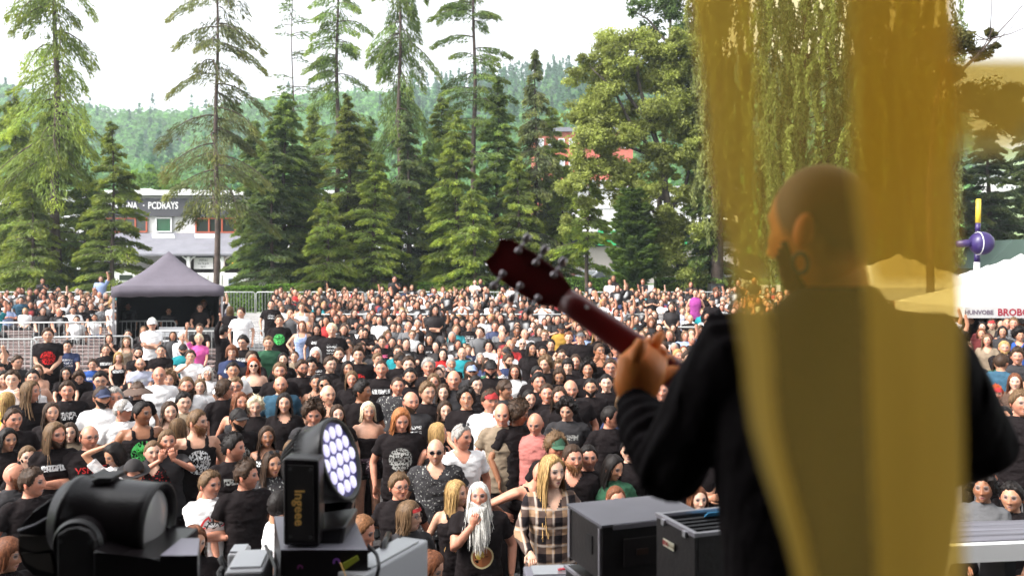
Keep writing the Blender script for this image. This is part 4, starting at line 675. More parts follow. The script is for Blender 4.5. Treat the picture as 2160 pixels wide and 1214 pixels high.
def beard_geo(t=.012, L=0, seed=0, fem=0):
    rn = np.random.default_rng(seed+9); d, Q, U = head_grid(44, 34); P = skull(d, 0, 0); au = np.abs((U+np.pi) % (2*np.pi)-np.pi)
    zt = np.interp(au, [0,.25,.5,.9,1.3], [-.046,-.046,-.040,-.022,.0]); m_ = sstep(0,.012,zt-P[:,2])*sstep(1.5,1.25,au)*(1-1.0*np.clip(1.5-1.3*((P[:,0]/.022)**2+((P[:,2]+.062)/.0085)**2),0,1))*(d[:,1] < .15)
    nrm = d/np.linalg.norm(d, axis=1)[:,None]; V = P+nrm*(t*m_*(1+.5*vnoise(P, 70, seed))-.004*(1-m_))[:,None]; keep = m_[Q].max(1) > .02; m = MB(); m.add(V, Q[keep])
    if L > .1:
        zz = np.linspace(0, 1, 8); m.add(*rings([(-.07-L*.95*q, .062*(1-q)**.55+.006, .040*(1-q)**.6+.004, 0, -.068+.05*q-.02*math.sin(q*3)) for q in zz], 14), C=(.85,.85,.85,1))
    idx = rn.choice(np.where(m_ > .5)[0], 150 if L < .05 else 1500); 
    for i in idx:
        p = V[i]-nrm[i]*.004; ln = max(t*1.2, L*rn.uniform(.55,1)*(1 if P[i,2] < -.06 else .8)); s_ = np.linspace(0, 1, 7)[:,None]; dr = np.array([nrm[i][0]*.25, -.35 if L > .05 else nrm[i][1]*.5, -1.])+rn.normal(size=3)*.12
        path = p+dr*ln*s_*[1,1,1]; path[:,0] *= (1-.45*s_[:,0]*(L > .1)); path[:,1] += (.10*L*s_[:,0]**2 if L > .05 else 0); sd = np.cross(dr, rn.normal(size=3)); sd /= np.linalg.norm(sd); wv = (.0045 if L > .05 else .003)*np.linspace(1,.3,7)[:,None]; tn = rn.uniform(.75,1.25)
        k = 7; ii = np.arange(6); m.add(np.concatenate([path-sd*wv, path+sd*wv]), np.stack([ii, ii+1, ii+1+k, ii+k], 1), C=(tn,tn,tn,1))
    return m
def hat_geo(kind):
    m = MB(); d, Q, U = head_grid(36, 26); P = skull(d, 0, 0)
    if kind in ('cap','beanie','scarf','hat','fedora'):
        zc = {'cap':.035,'beanie':.028,'scarf':.03,'hat':.045,'fedora':.045}[kind]; tilt = P[:,1]*.15; off = {'cap':.012,'beanie':.014,'scarf':.012,'hat':.018,'fedora':.02}[kind]
        V = P+d*off; V[:,2] = np.where(V[:,2] > .05, V[:,2]+(.0 if kind != 'fedora' else .03), V[:,2]); 
        if kind in ('beanie','scarf'): V += d*(vnoise(P, 30, 2)*.004)[:,None]
        keep = (P[Q][:,:,2].mean(1)-(P[Q][:,:,1].mean(1)*-.12) > zc-.012*(kind == 'cap')); m.add(V, Q[keep])
    if kind == 'cap':
        g = [( .072*math.sin(a)*(1+.05*r), -.085*math.cos(a)*1.0-.075*r*math.cos(a)**.6-.005, .046-.018*r-.016*abs(math.sin(a))**2) for r in np.linspace(0, 1, 5) for a in np.linspace(-1.25, 1.25, 13)]
        m.add(g, [(r*13+c, r*13+c+1, (r+1)*13+c+1, (r+1)*13+c) for r in range(4) for c in range(12)]); m.add(np.array(g)-[0,0,.004], [(r*13+c, (r+1)*13+c, (r+1)*13+c+1, r*13+c+1) for r in range(4) for c in range(12)])
    if kind in ('hat','fedora'):
        R_ = .205 if kind == 'hat' else .15; g = [((.08+(R_-.08)*r)*math.sin(a), (.10+(R_-.08)*r)*math.cos(a), .045-(.07 if kind == 'hat' else -.01)*r**1.5+.008*math.sin(3*a)) for r in np.linspace(0, 1, 6) for a in np.linspace(0, 2*np.pi, 33)]
        m.add(g, [(r*33+c, r*33+c+1, (r+1)*33+c+1, (r+1)*33+c) for r in range(5) for c in range(32)]); m.add(np.array(g)-[0,0,.005], [(r*33+c, (r+1)*33+c, (r+1)*33+c+1, r*33+c+1) for r in range(5) for c in range(32)])
    if kind == 'band':
        au = P; rows = []; 
        for zz in (.036, .062): rows += [((.0765+.009)*math.sin(a)*(1-.12*(zz > .05)), (.096+.009)*math.cos(a)*(1-.1*(zz > .05)), zz-math.cos(a)*.02) for a in np.linspace(0, 2*np.pi, 33)]
        m.add(rows, [(c, c+1, 33+c+1, 33+c) for c in range(32)])
    return m
def glasses_geo(sun):
    m = MB(); l = []
    for s in (-1, 1):
        th = np.linspace(0, 2*np.pi, 15); m.tube([(s*.032+.021*np.cos(a), -.099-.004*0+abs(s*.032+.021*np.cos(a))*.12, .010+.0165*np.sin(a)) for a in th], .0022, 5, cap=False)
        l.append(MB().add([(s*.032+.020*np.cos(a), -.0985+abs(s*.032+.021*np.cos(a))*.12, .010+.0155*np.sin(a)) for a in th[:-1]]+[(s*.032,-.0985+.004,.010)], T=[(i, (i+1) % 14, 14) for i in range(14)])); m.tube([(s*.053,-.092,.014),(s*.076,-.03,.014),(s*.078,.012,.006)], .002, 4)
    m.tube([(-.011,-.099,.013),(0,-.101,.015),(.011,-.099,.013)], .002, 4); return m, (l if sun else None)
# ------------------------------------------------------------------ body geometry (standing coordinates, feet at z 0, facing -Y)
def torso_rows(fem, b, infl=0, top='tee', hem=.80):
    """b = build factor"""
    f = fem; r = [(.80,.168+.008*f,.112,0,.005),(.88,.172+.01*f,.118,0,.005),(.96,.165+.004*f,.115,0,0),(1.06,.150-.014*f,.106,0,-.002),(1.16,.155-.012*f,.110+.004*f,0,-.004),(1.26,.170-.010*f,.118+.014*f,0,-.006-.008*f),(1.33,.178-.012*f,.116+.008*f,0,-.004-.005*f),(1.39,.176-.014*f,.102,0,0),(1.43,.150-.012*f,.086,0,.008),(1.458,.105-.008*f,.070,0,.012),(1.478,.070-.006*f,.060,0,.010)]
    out = []
    for z, x, y, cx, cy in r:
        if z < hem-.001: continue
        k = b if z < 1.40 else 1+(b-1)*.5; kb = 1+(b-1)*(1.6 if z < 1.2 else 1.1); out.append((z, x*k+infl, y*kb+infl, cx, cy-(kb-1)*.03))
    return out
UP, FO = .275, .25
POSES = {  # wrist target, elbow hint direction, fingers direction, curl  (left arm x>0 ; right given separately)
 'down': ((.25,-.03,.93),(.5,.6,0),(0,-.1,-1)), 'clasp': ((.035,-.21,1.0),(1,.6,-.3),(-1,-.1,-.1)), 'cross': ((-.10,-.205,1.19),(1,.2,-.8),(-1,-.1,.25)), 'chin': ((.06,-.20,1.40),(.5,-.3,-1),(-.3,.1,1)),
 'up': ((.26,-.10,1.88),(1,.2,.2),(0,0,1)), 'clap': ((.035,-.28,1.30),(1,.2,-.6),(-.3,-.4,.8)), 'phone': ((.06,-.30,1.47),(1,-.1,-.7),(-.2,-.2,1)), 'hip': ((.185,-.05,1.02),(1,.5,0),(-.6,-.5,-.3)), 'head': ((.10,-.03,1.70),(1,-.1,.5),(-1,.1,.3)),
 'lap': ((.10,-.30,1.00),(.8,.5,-.4),(-.3,-1,-.1)), 'rest': ((.22,-.33,1.10),(.6,.4,-.8),(0,-1,-.3)), 'pocket': ((.20,-.06,.95),(1,.4,0),(0,-.2,-1)), 'knee': ((.15,-.36,1.05),(.8,.3,-.5),(-.1,-1,-.2))}
def ik(S, Wt, hint, sgn):
    S = np.array(S, float); Wt = np.array(Wt, float); v = Wt-S; D = np.linalg.norm(v); mx = (UP+FO)*.995
    if D > mx: Wt = S+v*mx/D; v = Wt-S; D = mx
    v /= D; a = (UP**2-FO**2+D**2)/(2*D); h = math.sqrt(max(UP**2-a**2, 1e-6)); hv = np.array(hint, float); hv = hv-v*np.dot(hv, v); hv /= np.linalg.norm(hv)+1e-9; return S+v*a+hv*h, Wt
def hand(m, Wp, fd, pal, s=1.0, curl=.5, seg=5, col=(1,.95,.93,0)):
    fd = np.array(fd, float); fd /= np.linalg.norm(fd); pal = np.array(pal, float); pal = pal-fd*np.dot(pal, fd); pal /= np.linalg.norm(pal)+1e-9; sd = np.cross(fd, pal)
    P = [Wp-fd*.02, Wp+fd*.02, Wp+fd*.05, Wp+fd*.082]; V, Q, T = tube(P, np.array([(.022,.018),(.030,.016),(.038,.015),(.037,.012)])*s, 8)
    # orient ellipse: long axis along sd
    Vc = []; ths = np.linspace(0, 2*np.pi, 8, endpoint=False); rr = [(.023,.018),(.031,.016),(.039,.015),(.037,.011)]
    for p, (a, b) in zip(P, rr): Vc += [p+sd*a*s*math.cos(t)+pal*b*s*math.sin(t) for t in ths]
    Vc += [P[0], P[-1]]; m.add(Vc, Q, T, C=col)
    for i, ln in enumerate((.062,.075,.072,.056)):
        o = Wp+fd*.078+sd*(-.028+.0185*i)*s; c = curl*(.9+.15*i); d1 = fd*math.cos(c*.7)+pal*math.sin(c*.7); d2 = fd*math.cos(c*1.7)+pal*math.sin(c*1.7); d3 = fd*math.cos(c*2.4)+pal*math.sin(c*2.4)
        m.tube([o, o+d1*ln*.42*s, o+(d1*.42+d2*.33)*ln*s, o+(d1*.42+d2*.33+d3*.25)*ln*s], np.array([.0088,.0085,.0078,.006])*s, seg, C=col)
    o = Wp+fd*.02-sd*.026*s; t1 = -sd*.75+fd*.7+pal*.25; t2 = -sd*.25+fd*.9+pal*.4; m.tube([o, o+t1*.032*s, o+(t1*.032+t2*.03)*s, o+(t1*.032+t2*.05)*s], np.array([.012,.0105,.009,.007])*s, seg, C=col)
def arms(pose, fem, b):
    pl = pose.split('/'); pl = pl if len(pl) == 2 else [pl[0], pl[0]]; res = []
    for i, sx in enumerate((1, -1)):
        w_, h, f = POSES[pl[i]]; w_ = np.array(w_, float); 
        if pl[i] == 'cross' and sx < 0: w_ = w_+[0,.02,-.05]
        sh = np.array([(.172-.016*fem)*(1+(b-1)*.6), .012, 1.405]); w_[:] = w_; E, Wp = ik(sh, w_*[b if pl[i] in ('down','pocket') else 1,1,1], h, 1); mir = np.array([sx,1,1])
        res.append((sh*mir, E*mir, Wp*mir, np.array(f)*mir, pl[i]))
    return res
def bendf(lean):
    def f(V):
        if not lean: return V
        V = np.array(V, float); hgt = np.clip(V[:,2]-.95, 0, None); a = lean*sstep(0,.28,hgt); z = V[:,2]-.95; y = V[:,1]; c, s = np.cos(a), np.sin(a); up = V[:,2] > .95
        V[:,1] = np.where(up, y*c-z*s, y); V[:,2] = np.where(up, .95+y*s+z*c, V[:,2]); return V
    return f
def legs_geo(m, seated, fem, b, kind='trousers', infl=0, col=(1,1,1,0), seg=12):
    for sx in (-1, 1):
        k = (1+(b-1)*.8); loose = {'trousers':1,'skin':0,'shorts':1}[kind]
        if not seated: P = np.array([(sx*.088,.0,.90),(sx*.095,-.005,.75),(sx*.10,-.01,.50),(sx*.105,.012,.30),(sx*.11,.02,.09)]); r = np.array([.088,.080,.056,.054,.040])*k+infl+.012*loose*np.array([.3,.5,1,1,1.6])
        else: P = np.array([(sx*.09,.05,.93),(sx*.12,-.18,.955),(sx*.15,-.42,.965),(sx*.15,-.455,.93),(sx*.15,-.44,.72),(sx*.15,-.42,.53)]); r = np.array([.090,.080,.062,.060,.054,.042])*k+infl+.010*loose
        if kind == 'shorts': P, r = (P[:2], r[:2]+.012) if not seated else (P[:3], r[:3]+.012)
        tt = np.linspace(0, len(P)-1, 3*len(P)); P2 = np.stack([np.interp(tt, range(len(P)), P[:,c]) for c in range(3)], 1); r2 = np.interp(tt, range(len(P)), r); m.tube(P2, r2, seg, C=col)
    return m
def shoe_geo(m, seated, C=None, sides=(-1,1)):
    for sx in sides:
        o = np.array([sx*.11,.02,0]) if not seated else np.array([sx*.15,-.42,.46]); m.tube([o+[0,.07,.045],o+[0,.03,.06],o+[0,-.06,.05],o+[0,-.15,.032],o+[0,-.185,.025]], np.array([(.035,.04),(.042,.055),(.045,.045),(.042,.03),(.03,.02)])[:,::1], 10, C=C)
_cache = {}
def cached(key, fn):
    if key not in _cache: _cache[key] = fn()
    return _cache[key]
def hq(a, s): return round(a/s)*s
def body_mesh(pose, fem, b, yaw, pitch, seated, lean, var, bare, lod, stub):
    def make():
        bend = bendf(lean); m = MB(); U = MB(); 
        U.add(*rings([r for r in torso_rows(fem, b, -.006)]+[(1.50,.058,.058,0,.012),(1.53,.054-.006*fem,.056,0,.008),(1.575,.053-.006*fem,.058,0,.002)], 16 if lod else 22))
        for sh, E, Wp, f, pn in arms(pose, fem, b):
            k = (1-.14*fem)*(1+(b-1)*.9); P = np.array([sh*[.72,1,1]+[0,0,-.01], sh, sh*.6+E*.4, E, E*.55+Wp*.45, Wp, Wp+(Wp-E)*.06]); r = np.array([.052,.054,.047,.039,.037,.0265,.024])*k; tt = np.linspace(0, 6, 15 if lod < 2 else 8); P2 = np.stack([np.interp(tt, range(7), P[:,c]) for c in range(3)], 1); U.tube(P2, np.interp(tt, range(7), r), 10 if lod < 2 else 6)
        V, Q, T, _ = U.arrays()
        if lod == 0: V, Q, T = remesh(V, Q, T, .013)
        elif lod == 1: V, Q, T = remesh(V, Q, T, .02)
        m.add(V, Q, T)
        if lod < 2:
            for sh, E, Wp, f, pn in arms(pose, fem, b): hand(m, Wp, f, np.array([-np.sign(sh[0])*.6,-.5,0]) if pn in ('down','pocket') else np.array([0,.5,-.8]) if pn in ('lap','rest','knee') else np.array([0,.9,-.2]), .95-.08*fem, .35 if pn in ('down','lap','clap','up') else .75)
        if bare: legs_geo(m, seated, fem, b, 'skin')
        V, Q, T, C = m.arrays(); V = bend(V); m = MB(); m.add(V, Q, T, C)
        nu, nv = ((60,50), (44,38), (16,13))[lod]; h = head_geo(nu, nv, fem, var, stub); Vh, Qh, Th, Ch = h.arrays(); Rm = np.array(Euler((pitch, 0, yaw)).to_matrix()); hc = head_c(lean, yaw, pitch); m.add(Vh@Rm.T*1.04+hc, Qh, Th, Ch); return m.mesh('body', M_skin, True, True)
    return cached(('body', pose, fem, b, yaw, pitch, seated if bare else 0, lean, var, bare, lod, stub), make)
def head_c(lean, yaw=0, pitch=0):
    p = bendf(lean*1.0)(np.array([[0,.0,1.53]]))[0]; Rm = np.array(Euler((pitch+lean*.0, 0, yaw)).to_matrix()); off = np.array([0,-.02,.076]); 
    if lean: off = np.array(Matrix.Rotation(lean*.5, 3, 'X')@Vector(off))
    return p+np.array([Rm[0]@off*.5+0, (Rm[1]@off)*.5+off[1]*.5, off[2]])
def shirt_mesh(kind, pose, fem, b, lean, lod):
    def make():
        bend = bendf(lean); U = MB(); hem = .80 if kind != 'crop' else 1.06; full = torso_rows(fem, b, .012, hem=hem)
        if kind in ('tank','cami'):
            cut = 1.36 if kind == 'tank' else 1.30; U.add(*rings([r for r in full if r[0] <= cut-.02]+[(cut,(.160-.012*fem)*b,.116+.006*fem,0,-.004)], 20 if lod < 2 else 12)); wst = .026 if kind == 'tank' else .009
            for s in (-1, 1): U.tube([(s*.085,-.105,cut-.03),(s*.085,-.108,cut+.01),(s*.09,-.085,1.425),(s*.093,.01,1.468-.006),(s*.09,.07,1.43),(s*.085,.10,cut)], np.array([(wst,.009)]*6), 8)
        else:
            U.add(*rings(full+([(1.487,.064-.006*fem,.060,0,.008)] if kind != 'hood' else [(1.50,.085,.08,0,.012),(1.53,.08,.075,0,.02)]), 22 if lod < 2 else 12))
            for sh, E, Wp, f, pn in arms(pose, fem, b):
                k = (1-.12*fem)*(1+(b-1)*.9); e = .62 if kind in ('tee','scoop','crop','vest') else 1
                if kind == 'vest': continue
                if e < 1: P = np.array([sh*[.6,1,1]+[0,0,-.005], sh, sh+(E-sh)*.3, sh+(E-sh)*e]); r = np.array([.062,.068,.064,.066+.004*(1-fem)])*k
                else: P = np.array([sh*[.6,1,1]+[0,0,-.005], sh, sh*.6+E*.4, E, E*.5+Wp*.5, E*.04+Wp*.96]); r = np.array([.062,.068,.060,.053,.048,.038])*k
                n_ = len(P); tt = np.linspace(0, n_-1, 12); P2 = np.stack([np.interp(tt, range(n_), P[:,c]) for c in range(3)], 1); U.tube(P2, np.interp(tt, range(n_), r), 12 if lod < 2 else 7)
        V, Q, T, _ = U.arrays()
        if lod == 0: V, Q, T = remesh(V, Q, T, .012)
        elif lod == 1: V, Q, T = remesh(V, Q, T, .02)
        if lod < 2:
            sag = sstep(1.35, 1.05, V[:,2]); V = V.copy(); c = np.stack([V[:,0]*0, V[:,1]*0, V[:,2]], 1); rad = V-c; rn_ = rad/(np.linalg.norm(rad, axis=1)[:,None]+1e-6)
            if kind != 'tank' and kind != 'cami': V += rn_*(.010*sag)[:,None]
            V += rn_*(vnoise(V*[1,1,2.2], 9, 1+fem)*.008+vnoise(V*[1.5,1.5,3.5], 17, 4)*.005)[:,None]
            if kind in ('scoop','open','hood'):
                zc, wd_ = {'scoop':(1.37,.085),'open':(1.34,.07),'hood':(1.42,.03)}[kind]; bad = (V[:,1] < -.01) & (V[:,2] > zc) & (np.abs(V[:,0]) < wd_*np.clip((V[:,2]-zc)/.1, 0.0, 1)); Q = Q[~bad[Q].any(1)]; T = T[~bad[T].any(1)] if len(T) else T
        return mesh_from('shirt', bend(V), Q, T, None, M_cloth, True)
    return cached(('shirt', kind, pose, fem, b, lean, lod), make)
def trousers_mesh(seated, fem, b, kind):
    def make():
        m = MB(); rows = [(.86,.172+.01*fem,.118,0,.005),(.93,.172,.118,0,.0),(.99,.160,.113,0,0)]; m.add(*rings([(z, x*b+.006, y*b+.006, cx, cy) for z, x, y, cx, cy in rows], 18)); legs_geo(m, seated, fem, b, kind); return m.mesh(kind, M_cloth, True)
    return cached(('tr', seated, fem, b, kind), make)
def shoes_mesh(seated, sx):
    def make(): m = MB(); shoe_geo(m, seated, None, (sx,)); return m.mesh('shoe', M_objcol, True)
    return cached(('shoe', seated, sx), make)
# skin / hair / cloth colours
SK = {'p':(.56,.30,.20),'m':(.45,.22,.13),'t':(.31,.135,.07),'r':(.54,.24,.155),'l':(.64,.385,.275)}
HC = {'dk':(.010,.007,.006),'br':(.042,.023,.013),'lb':(.12,.07,.035),'bl':(.36,.22,.085),'pb':(.62,.52,.36),'rd':(.30,.05,.012),'gi':(.19,.085,.036),'gr':(.28,.26,.24),'wh':(.66,.64,.60),'au':(.14,.05,.022),'og':(.33,.12,.04)}
CC = {'k':(.0105,.0075,.0080),'w':(.78,.77,.77),'gy':(.11,.11,.115),'dg':(.035,.033,.035),'nv':(.03,.04,.09),'rd':(.38,.02,.02),'pk':(.60,.10,.32),'sal':(.45,.16,.14),'te':(.02,.22,.25),'bl':(.03,.08,.28),'lbl':(.25,.32,.5),'dn':(.035,.085,.13),'mu':(.36,.21,.04),'pu':(.28,.05,.22),'ye':(.75,.55,.05),'gn':(.03,.09,.05),'br':(.09,.055,.04),'lt':(.33,.34,.42),'be':(.22,.17,.12),'ru':(.10,.02,.02)}
NP = [0]
def person(X, Y, z0, yaw, s=1.0, pose='down', seated=False, fem=0, b=1.0, hyaw=0, hpitch=0, lean=0, top='tee', tc='k', pr=0, pc=(.75,.75,.75), hair='short', hc='br', L=.3, skin='p', extras=(), bottom='trousers', bc='k', lod=1, var=0, label=None, group=None, stub=0, plaid=False, bare=0):
    t = empty('person', (X, Y, z0), yaw); t.scale = (s, s, s); tag(t, label, 'person', group); NP[0] += 1; zo = -.46 if seated else 0
    sk = np.array(SK[skin])*(1+.06*math.sin(NP[0]*7.7)); col = lambda c: CC[c] if isinstance(c, str) else c
    hyaw = hq(hyaw, math.radians(12)); hpitch = hq(hpitch, math.radians(8))
    if bottom in ('shorts',): bare = 1
    o = link('body', body_mesh(pose, fem, b, hyaw, hpitch, seated, lean, var % 6, bare, lod, stub), t, tuple(sk)); o.location.z = zo
    if top:
        sm = shirt_mesh(top, pose, fem, b, lean, lod); o = link('shirt', sm, t, col(tc), pr=float(pr), pc=list(pc)); o.location.z = zo
        if plaid: o.material_slots[0].link = 'OBJECT'; o.material_slots[0].material = M_plaid
    if bottom: o = link(bottom, trousers_mesh(seated, fem, b, bottom), t, col(bc), pr=0., pc=[0.,0.,0.]); o.location.z = zo
    for sx in (-1, 1): o = link('shoe', shoes_mesh(seated, sx), t, (.02,.02,.02)); o.location.z = zo
    h = head_c(lean, hyaw, hpitch); loc = Vector(h)+Vector((0,0,zo)); rot = Euler((hpitch, 0, hyaw))
    def on_head(name, me, c=None):
        q = link(name, me, t, c); q.location = loc; q.rotation_euler = rot; q.scale = (1.04,)*3; return q
    if hair and hair != 'bald':
        k = (var+NP[0]) % 3; lq = round(L, 2); me = cached(('hair', hair, lq, k, lod, fem), lambda: hair_geo(hair, lq, k, 44 if lod == 0 else 32, 34 if lod == 0 else 24, fem, 230 if lod == 0 else 75).mesh('hair', M_hair, True, True))
        on_head('hair', me, HC[hc] if isinstance(hc, str) else hc)
    for e in extras:
        e, *a = e if isinstance(e, tuple) else (e,)
        if e in ('beard','longbeard','fullbeard'):
            tk, Lb = {'beard':(.007,0),'fullbeard':(.016,.04),'longbeard':(.016,.17)}[e]; Lb = float(a[1]) if len(a) > 1 else Lb; on_head('beard', cached(('beard', tk, Lb), lambda: beard_geo(tk, Lb).mesh('beard', M_hair, True, True)), HC[a[0]] if a else HC['br'])
        elif e in ('cap','beanie','scarf','hat','fedora','band'): on_head({'scarf':'headscarf','band':'headband'}.get(e, e), cached(('hat', e), lambda: hat_geo(e).mesh(e, M_objcol, True)), col(a[0]) if a else CC['k'])
        elif e in ('glasses','sunglasses','glasses_up'):
            fr, ln = cached(('gl', e), lambda: (lambda g: (g[0].mesh('g', M_gframe, True), [q.mesh('g', M_lens, True) for q in g[1]] if g[1] else []))(glasses_geo(e != 'glasses'))); q = on_head('glasses', fr); up = e == 'glasses_up'
            if up: q.location = q.location+q.rotation_euler.to_matrix()@Vector((0,.028,.075)); q.rotation_euler = (hpitch-.5, 0, hyaw)
            for l_ in ln: link('lens', l_, q)
    return t
# ------------------------------------------------------------------ the audience
RAD = math.radians
PEOPLE = []      # (px, py, Y, X, tag) used when filling the gaps
def solveY(py, H, lo=5.0, hi=60.0):
    for _ in range(60):
        mid = (lo+hi)/2
        if CZ-float(zg(mid))-H > (py-HY)/F*mid: lo = mid
        else: hi = mid
    return (lo+hi)/2
def parse(sp):
    kw = dict(); yw = 0; dy = None
    for w_ in sp.split():
        k, _, v = w_.partition('=')
        if k in ('fem','seated','bare','plaid'): kw[k] = 1 if k in ('fem','bare') else True
        elif k == 'hy': kw['hyaw'] = RAD(float(v))
        elif k == 'hp': kw['hpitch'] = RAD(float(v))
        elif k == 'yw': yw = RAD(float(v))
        elif k == 'Y': dy = float(v)
        elif k in ('L','b','s','lean','stub'): kw[k] = float(v)
        elif k in ('pr','lod','var'): kw[k] = int(v)
        elif k == 'pc': kw[k] = {'w':(.75,.75,.75),'r':(.65,.03,.03),'g':(.1,.6,.15),'pk':(.75,.15,.3),'y':(.7,.5,.05),'gy':(.35,.35,.33),'bl':(.1,.3,.45)}[v]
        elif k == 'ex': kw['extras'] = tuple(tuple(e.split(':')) for e in v.split(','))
        else: kw[k] = v
    return kw, yw, dy
VAR = [0]
def P_(x, y, label, sp='', tg=None, ground=None):
    kw, yw, Y = parse(sp); VAR[0] += 1; kw.setdefault('var', VAR[0]); fem = kw.get('fem', 0); s = kw.pop('s', (.94 if fem else 1.0)+.03*math.sin(VAR[0]*2.3)); st = kw.get('seated', False); lean = kw.get('lean', 0)
    H = (1.145 if st else 1.605)*s-lean*.28; 
    if Y is None: Y = solveY(y, H)
    elif ground is None and not st: s = s*max(.9, min(1.14, (CZ-(y-HY)/F*Y-float(zg(Y)))/H))
    if st and Y > ROW0-.3: k = round((Y-ROW0-.12)/ROWD); Y = ROW0+.12+k*ROWD
    if st and ground is None and Y < ROW0-.3: kw['seated'] = st = False; kw['pose'] = {'lap':'down','knee':'clasp'}.get(kw.get('pose', 'down').split('/')[0], kw.get('pose', 'down')); Y = solveY(y, 1.605*s)
    X = (x-CX)/F*Y; z0 = float(zg(Y)) if ground is None else ground
    if st: z0 += .0
    kw.setdefault('lod', 0 if Y < 10.2 else 1); base = math.atan2(-X, Y)
    o = person(X, Y, z0, base+yw, s=s, label=label, **kw); PEOPLE.append((x, y, Y, X, tg, .55 if st else 1)); return o
# --- front rows, left
P_(65,1018,'man with short brown hair and black tee, nearest at the left corner','hair=short hc=br hy=36 yw=25 pose=down b=1.08 skin=r hp=0','man in the left corner')
P_(28,1003,'bald man with reddish beard and sunglasses perched on his brow, at left edge','hair=bald ex=fullbeard:au,glasses_up hy=48 yw=20 skin=r tc=dg top=long')
P_(10,1170,'woman with dark brown fringe looking down, cut by the bottom left corner','hair=fringe hc=au L=.05 fem hy=36 hp=8 yw=20 skin=m')
P_(14,928,'woman with straight dark bob in black at the left edge','hair=bob hc=dk L=.1 fem hy=12 yw=15 top=long skin=m','dark bobbed woman at the left edge')
P_(27,885,'man with brown crew cut and black tee above the dark bobbed woman','hair=crop hc=br hy=24 skin=r')
P_(114,918,'long fair haired man, arms crossed, white lettering on his black tee','hair=parted hc=lb L=.19 pose=cross pr=3 hy=24 yw=10 ex=beard:br skin=r','long haired man with crossed arms')
P_(187,922,'broad bald man with glasses and red lettering on a black tee','hair=ring hc=br ex=glasses stub=1 b=1.14 hy=12 yw=10 skin=r','bald man in glasses with red letters')
P_(15,846,'person in a yellow headscarf and top at the left edge','hair=long hc=bl L=.25 fem hy=-60 yw=-50 tc=ye ex=scarf:ye','person in the yellow headscarf')
P_(62,826,'man with long straight blond hair and black tee looking right','hair=parted hc=lb L=.24 hy=48 yw=10 skin=r','long blond man at left')
P_(142,824,'sturdy man with short brown hair, white drawn faces on black tee','hair=short hc=br pr=1 b=1.08 skin=r','sturdy man with white drawn faces tee')
P_(108,870,'smiling woman with wavy brown hair in black, left of the white print tee','hair=long hc=br L=.28 fem hy=12 top=tee pose=clasp','smiling wavy haired woman at left')
P_(147,912,'small smiling woman peering behind the long haired man with crossed arms','hair=long hc=br L=.2 fem s=.88 tc=be skin=l')
P_(58,964,'fair haired girl half hidden behind the bald man with sunglasses','hair=pony hc=lb L=.15 fem hy=12 skin=l')
P_(214,838,'bearded man in a blue grey cap and white tee','hair=crop tc=w ex=cap:nv,beard:dk hy=24 skin=m')
P_(241,840,'grey haired man in black beside the man in blue grey cap','hair=short hc=gr hy=12 tc=k top=long skin=r')
P_(257,866,'man with a white cap and white tee looking right','hair=crop hc=gr tc=w ex=cap:w hy=48 yw=20 skin=r pose=down','man in the white cap')
P_(298,872,'tanned man with black crew cut and green print on black tank top','hair=crop hc=dk top=tank pr=2 pc=g hy=36 yw=10 skin=t b=1.06','tanned man in green print tank top')
P_(290,824,'person in a wide brimmed brown hat','hair=short hc=br ex=hat:br fem tc=k skin=m','person in the wide brown hat')
P_(247,958,'black haired woman bending with one arm over her head','hair=bob hc=dk L=.12 fem pose=down/head hp=24 hy=-36 yw=-20 tc=w skin=m')
P_(282,1000,'person under a black leather hat behind the left stage light','hair=short hc=br ex=fedora:k s=.93 skin=r hp=16')
P_(322,953,'woman with pulled back fair hair in black lace top with red roses','hair=pony hc=lb L=.12 fem pose=cross pr=5 pc=r top=scoop hy=18 skin=l','woman in black lace with red roses')
P_(352,930,'fair haired woman holding a black phone, behind the lace top woman','hair=pony hc=lb L=.15 fem pose=phone tc=dg skin=r hy=18','fair haired woman with the phone')
P_(357,868,'woman with centre parted brown hair above the phone holding woman','hair=long hc=br L=.26 fem top=cami skin=l hy=18')
P_(373,905,'person with long light brown hair seen from behind, beside the tank top','hair=long hc=lb L=.34 fem yw=150 tc=gy')
P_(414,890,'tall blond man with ginger beard in black tank top with pale print','hair=crop hc=lb ex=fullbeard:gi top=tank pr=2 hy=42 yw=10 b=1.05 skin=p','ginger bearded man in tank top')
P_(394,815,'man with very long brown beard in a white tee','hair=crop hc=lb ex=longbeard:br tc=w b=1.08 skin=r','man with the very long brown beard')
P_(472,822,'man with brown fringe and spectacles looking right, black tee','hair=shaggy hc=br L=.05 ex=glasses hy=60 yw=25 skin=r')
P_(505,848,'woman with long auburn hair and dark tank top looking right','hair=long hc=au L=.33 fem top=tank tc=dg hy=24 skin=r','auburn haired woman in tank top')
P_(501,885,'bearded man in black baseball cap, grey printed black tee','hair=crop hc=dk ex=cap:k,beard:dk pr=2 pc=gy hy=24 yw=10 skin=m','bearded man in black cap')
P_(539,857,'woman with short platinum hair and black tee looking down','hair=shaggy hc=pb L=.05 fem hp=8 skin=l')
P_(600,850,'slim woman with very long black hair and plunging black v neck top','hair=long hc=dk L=.38 fem top=scoop pose=down skin=p','woman with very long black hair')
P_(592,812,'balding bearded man in a blue denim jacket over white','hair=ring hc=gi ex=beard:gi top=long tc=dn b=1.1 skin=r','man in the denim jacket')
P_(490,945,'young man with thick dark hair and black tee, in right profile','hair=quiff hc=dk hy=54 yw=20 pr=3 pc=gy skin=r stub=1','dark haired young man in profile')
P_(517,1003,'man with swept brown hair and plain black tee gazing right','hair=quiff hc=br hy=42 yw=20 skin=r stub=1 b=1.05','man with swept brown hair')
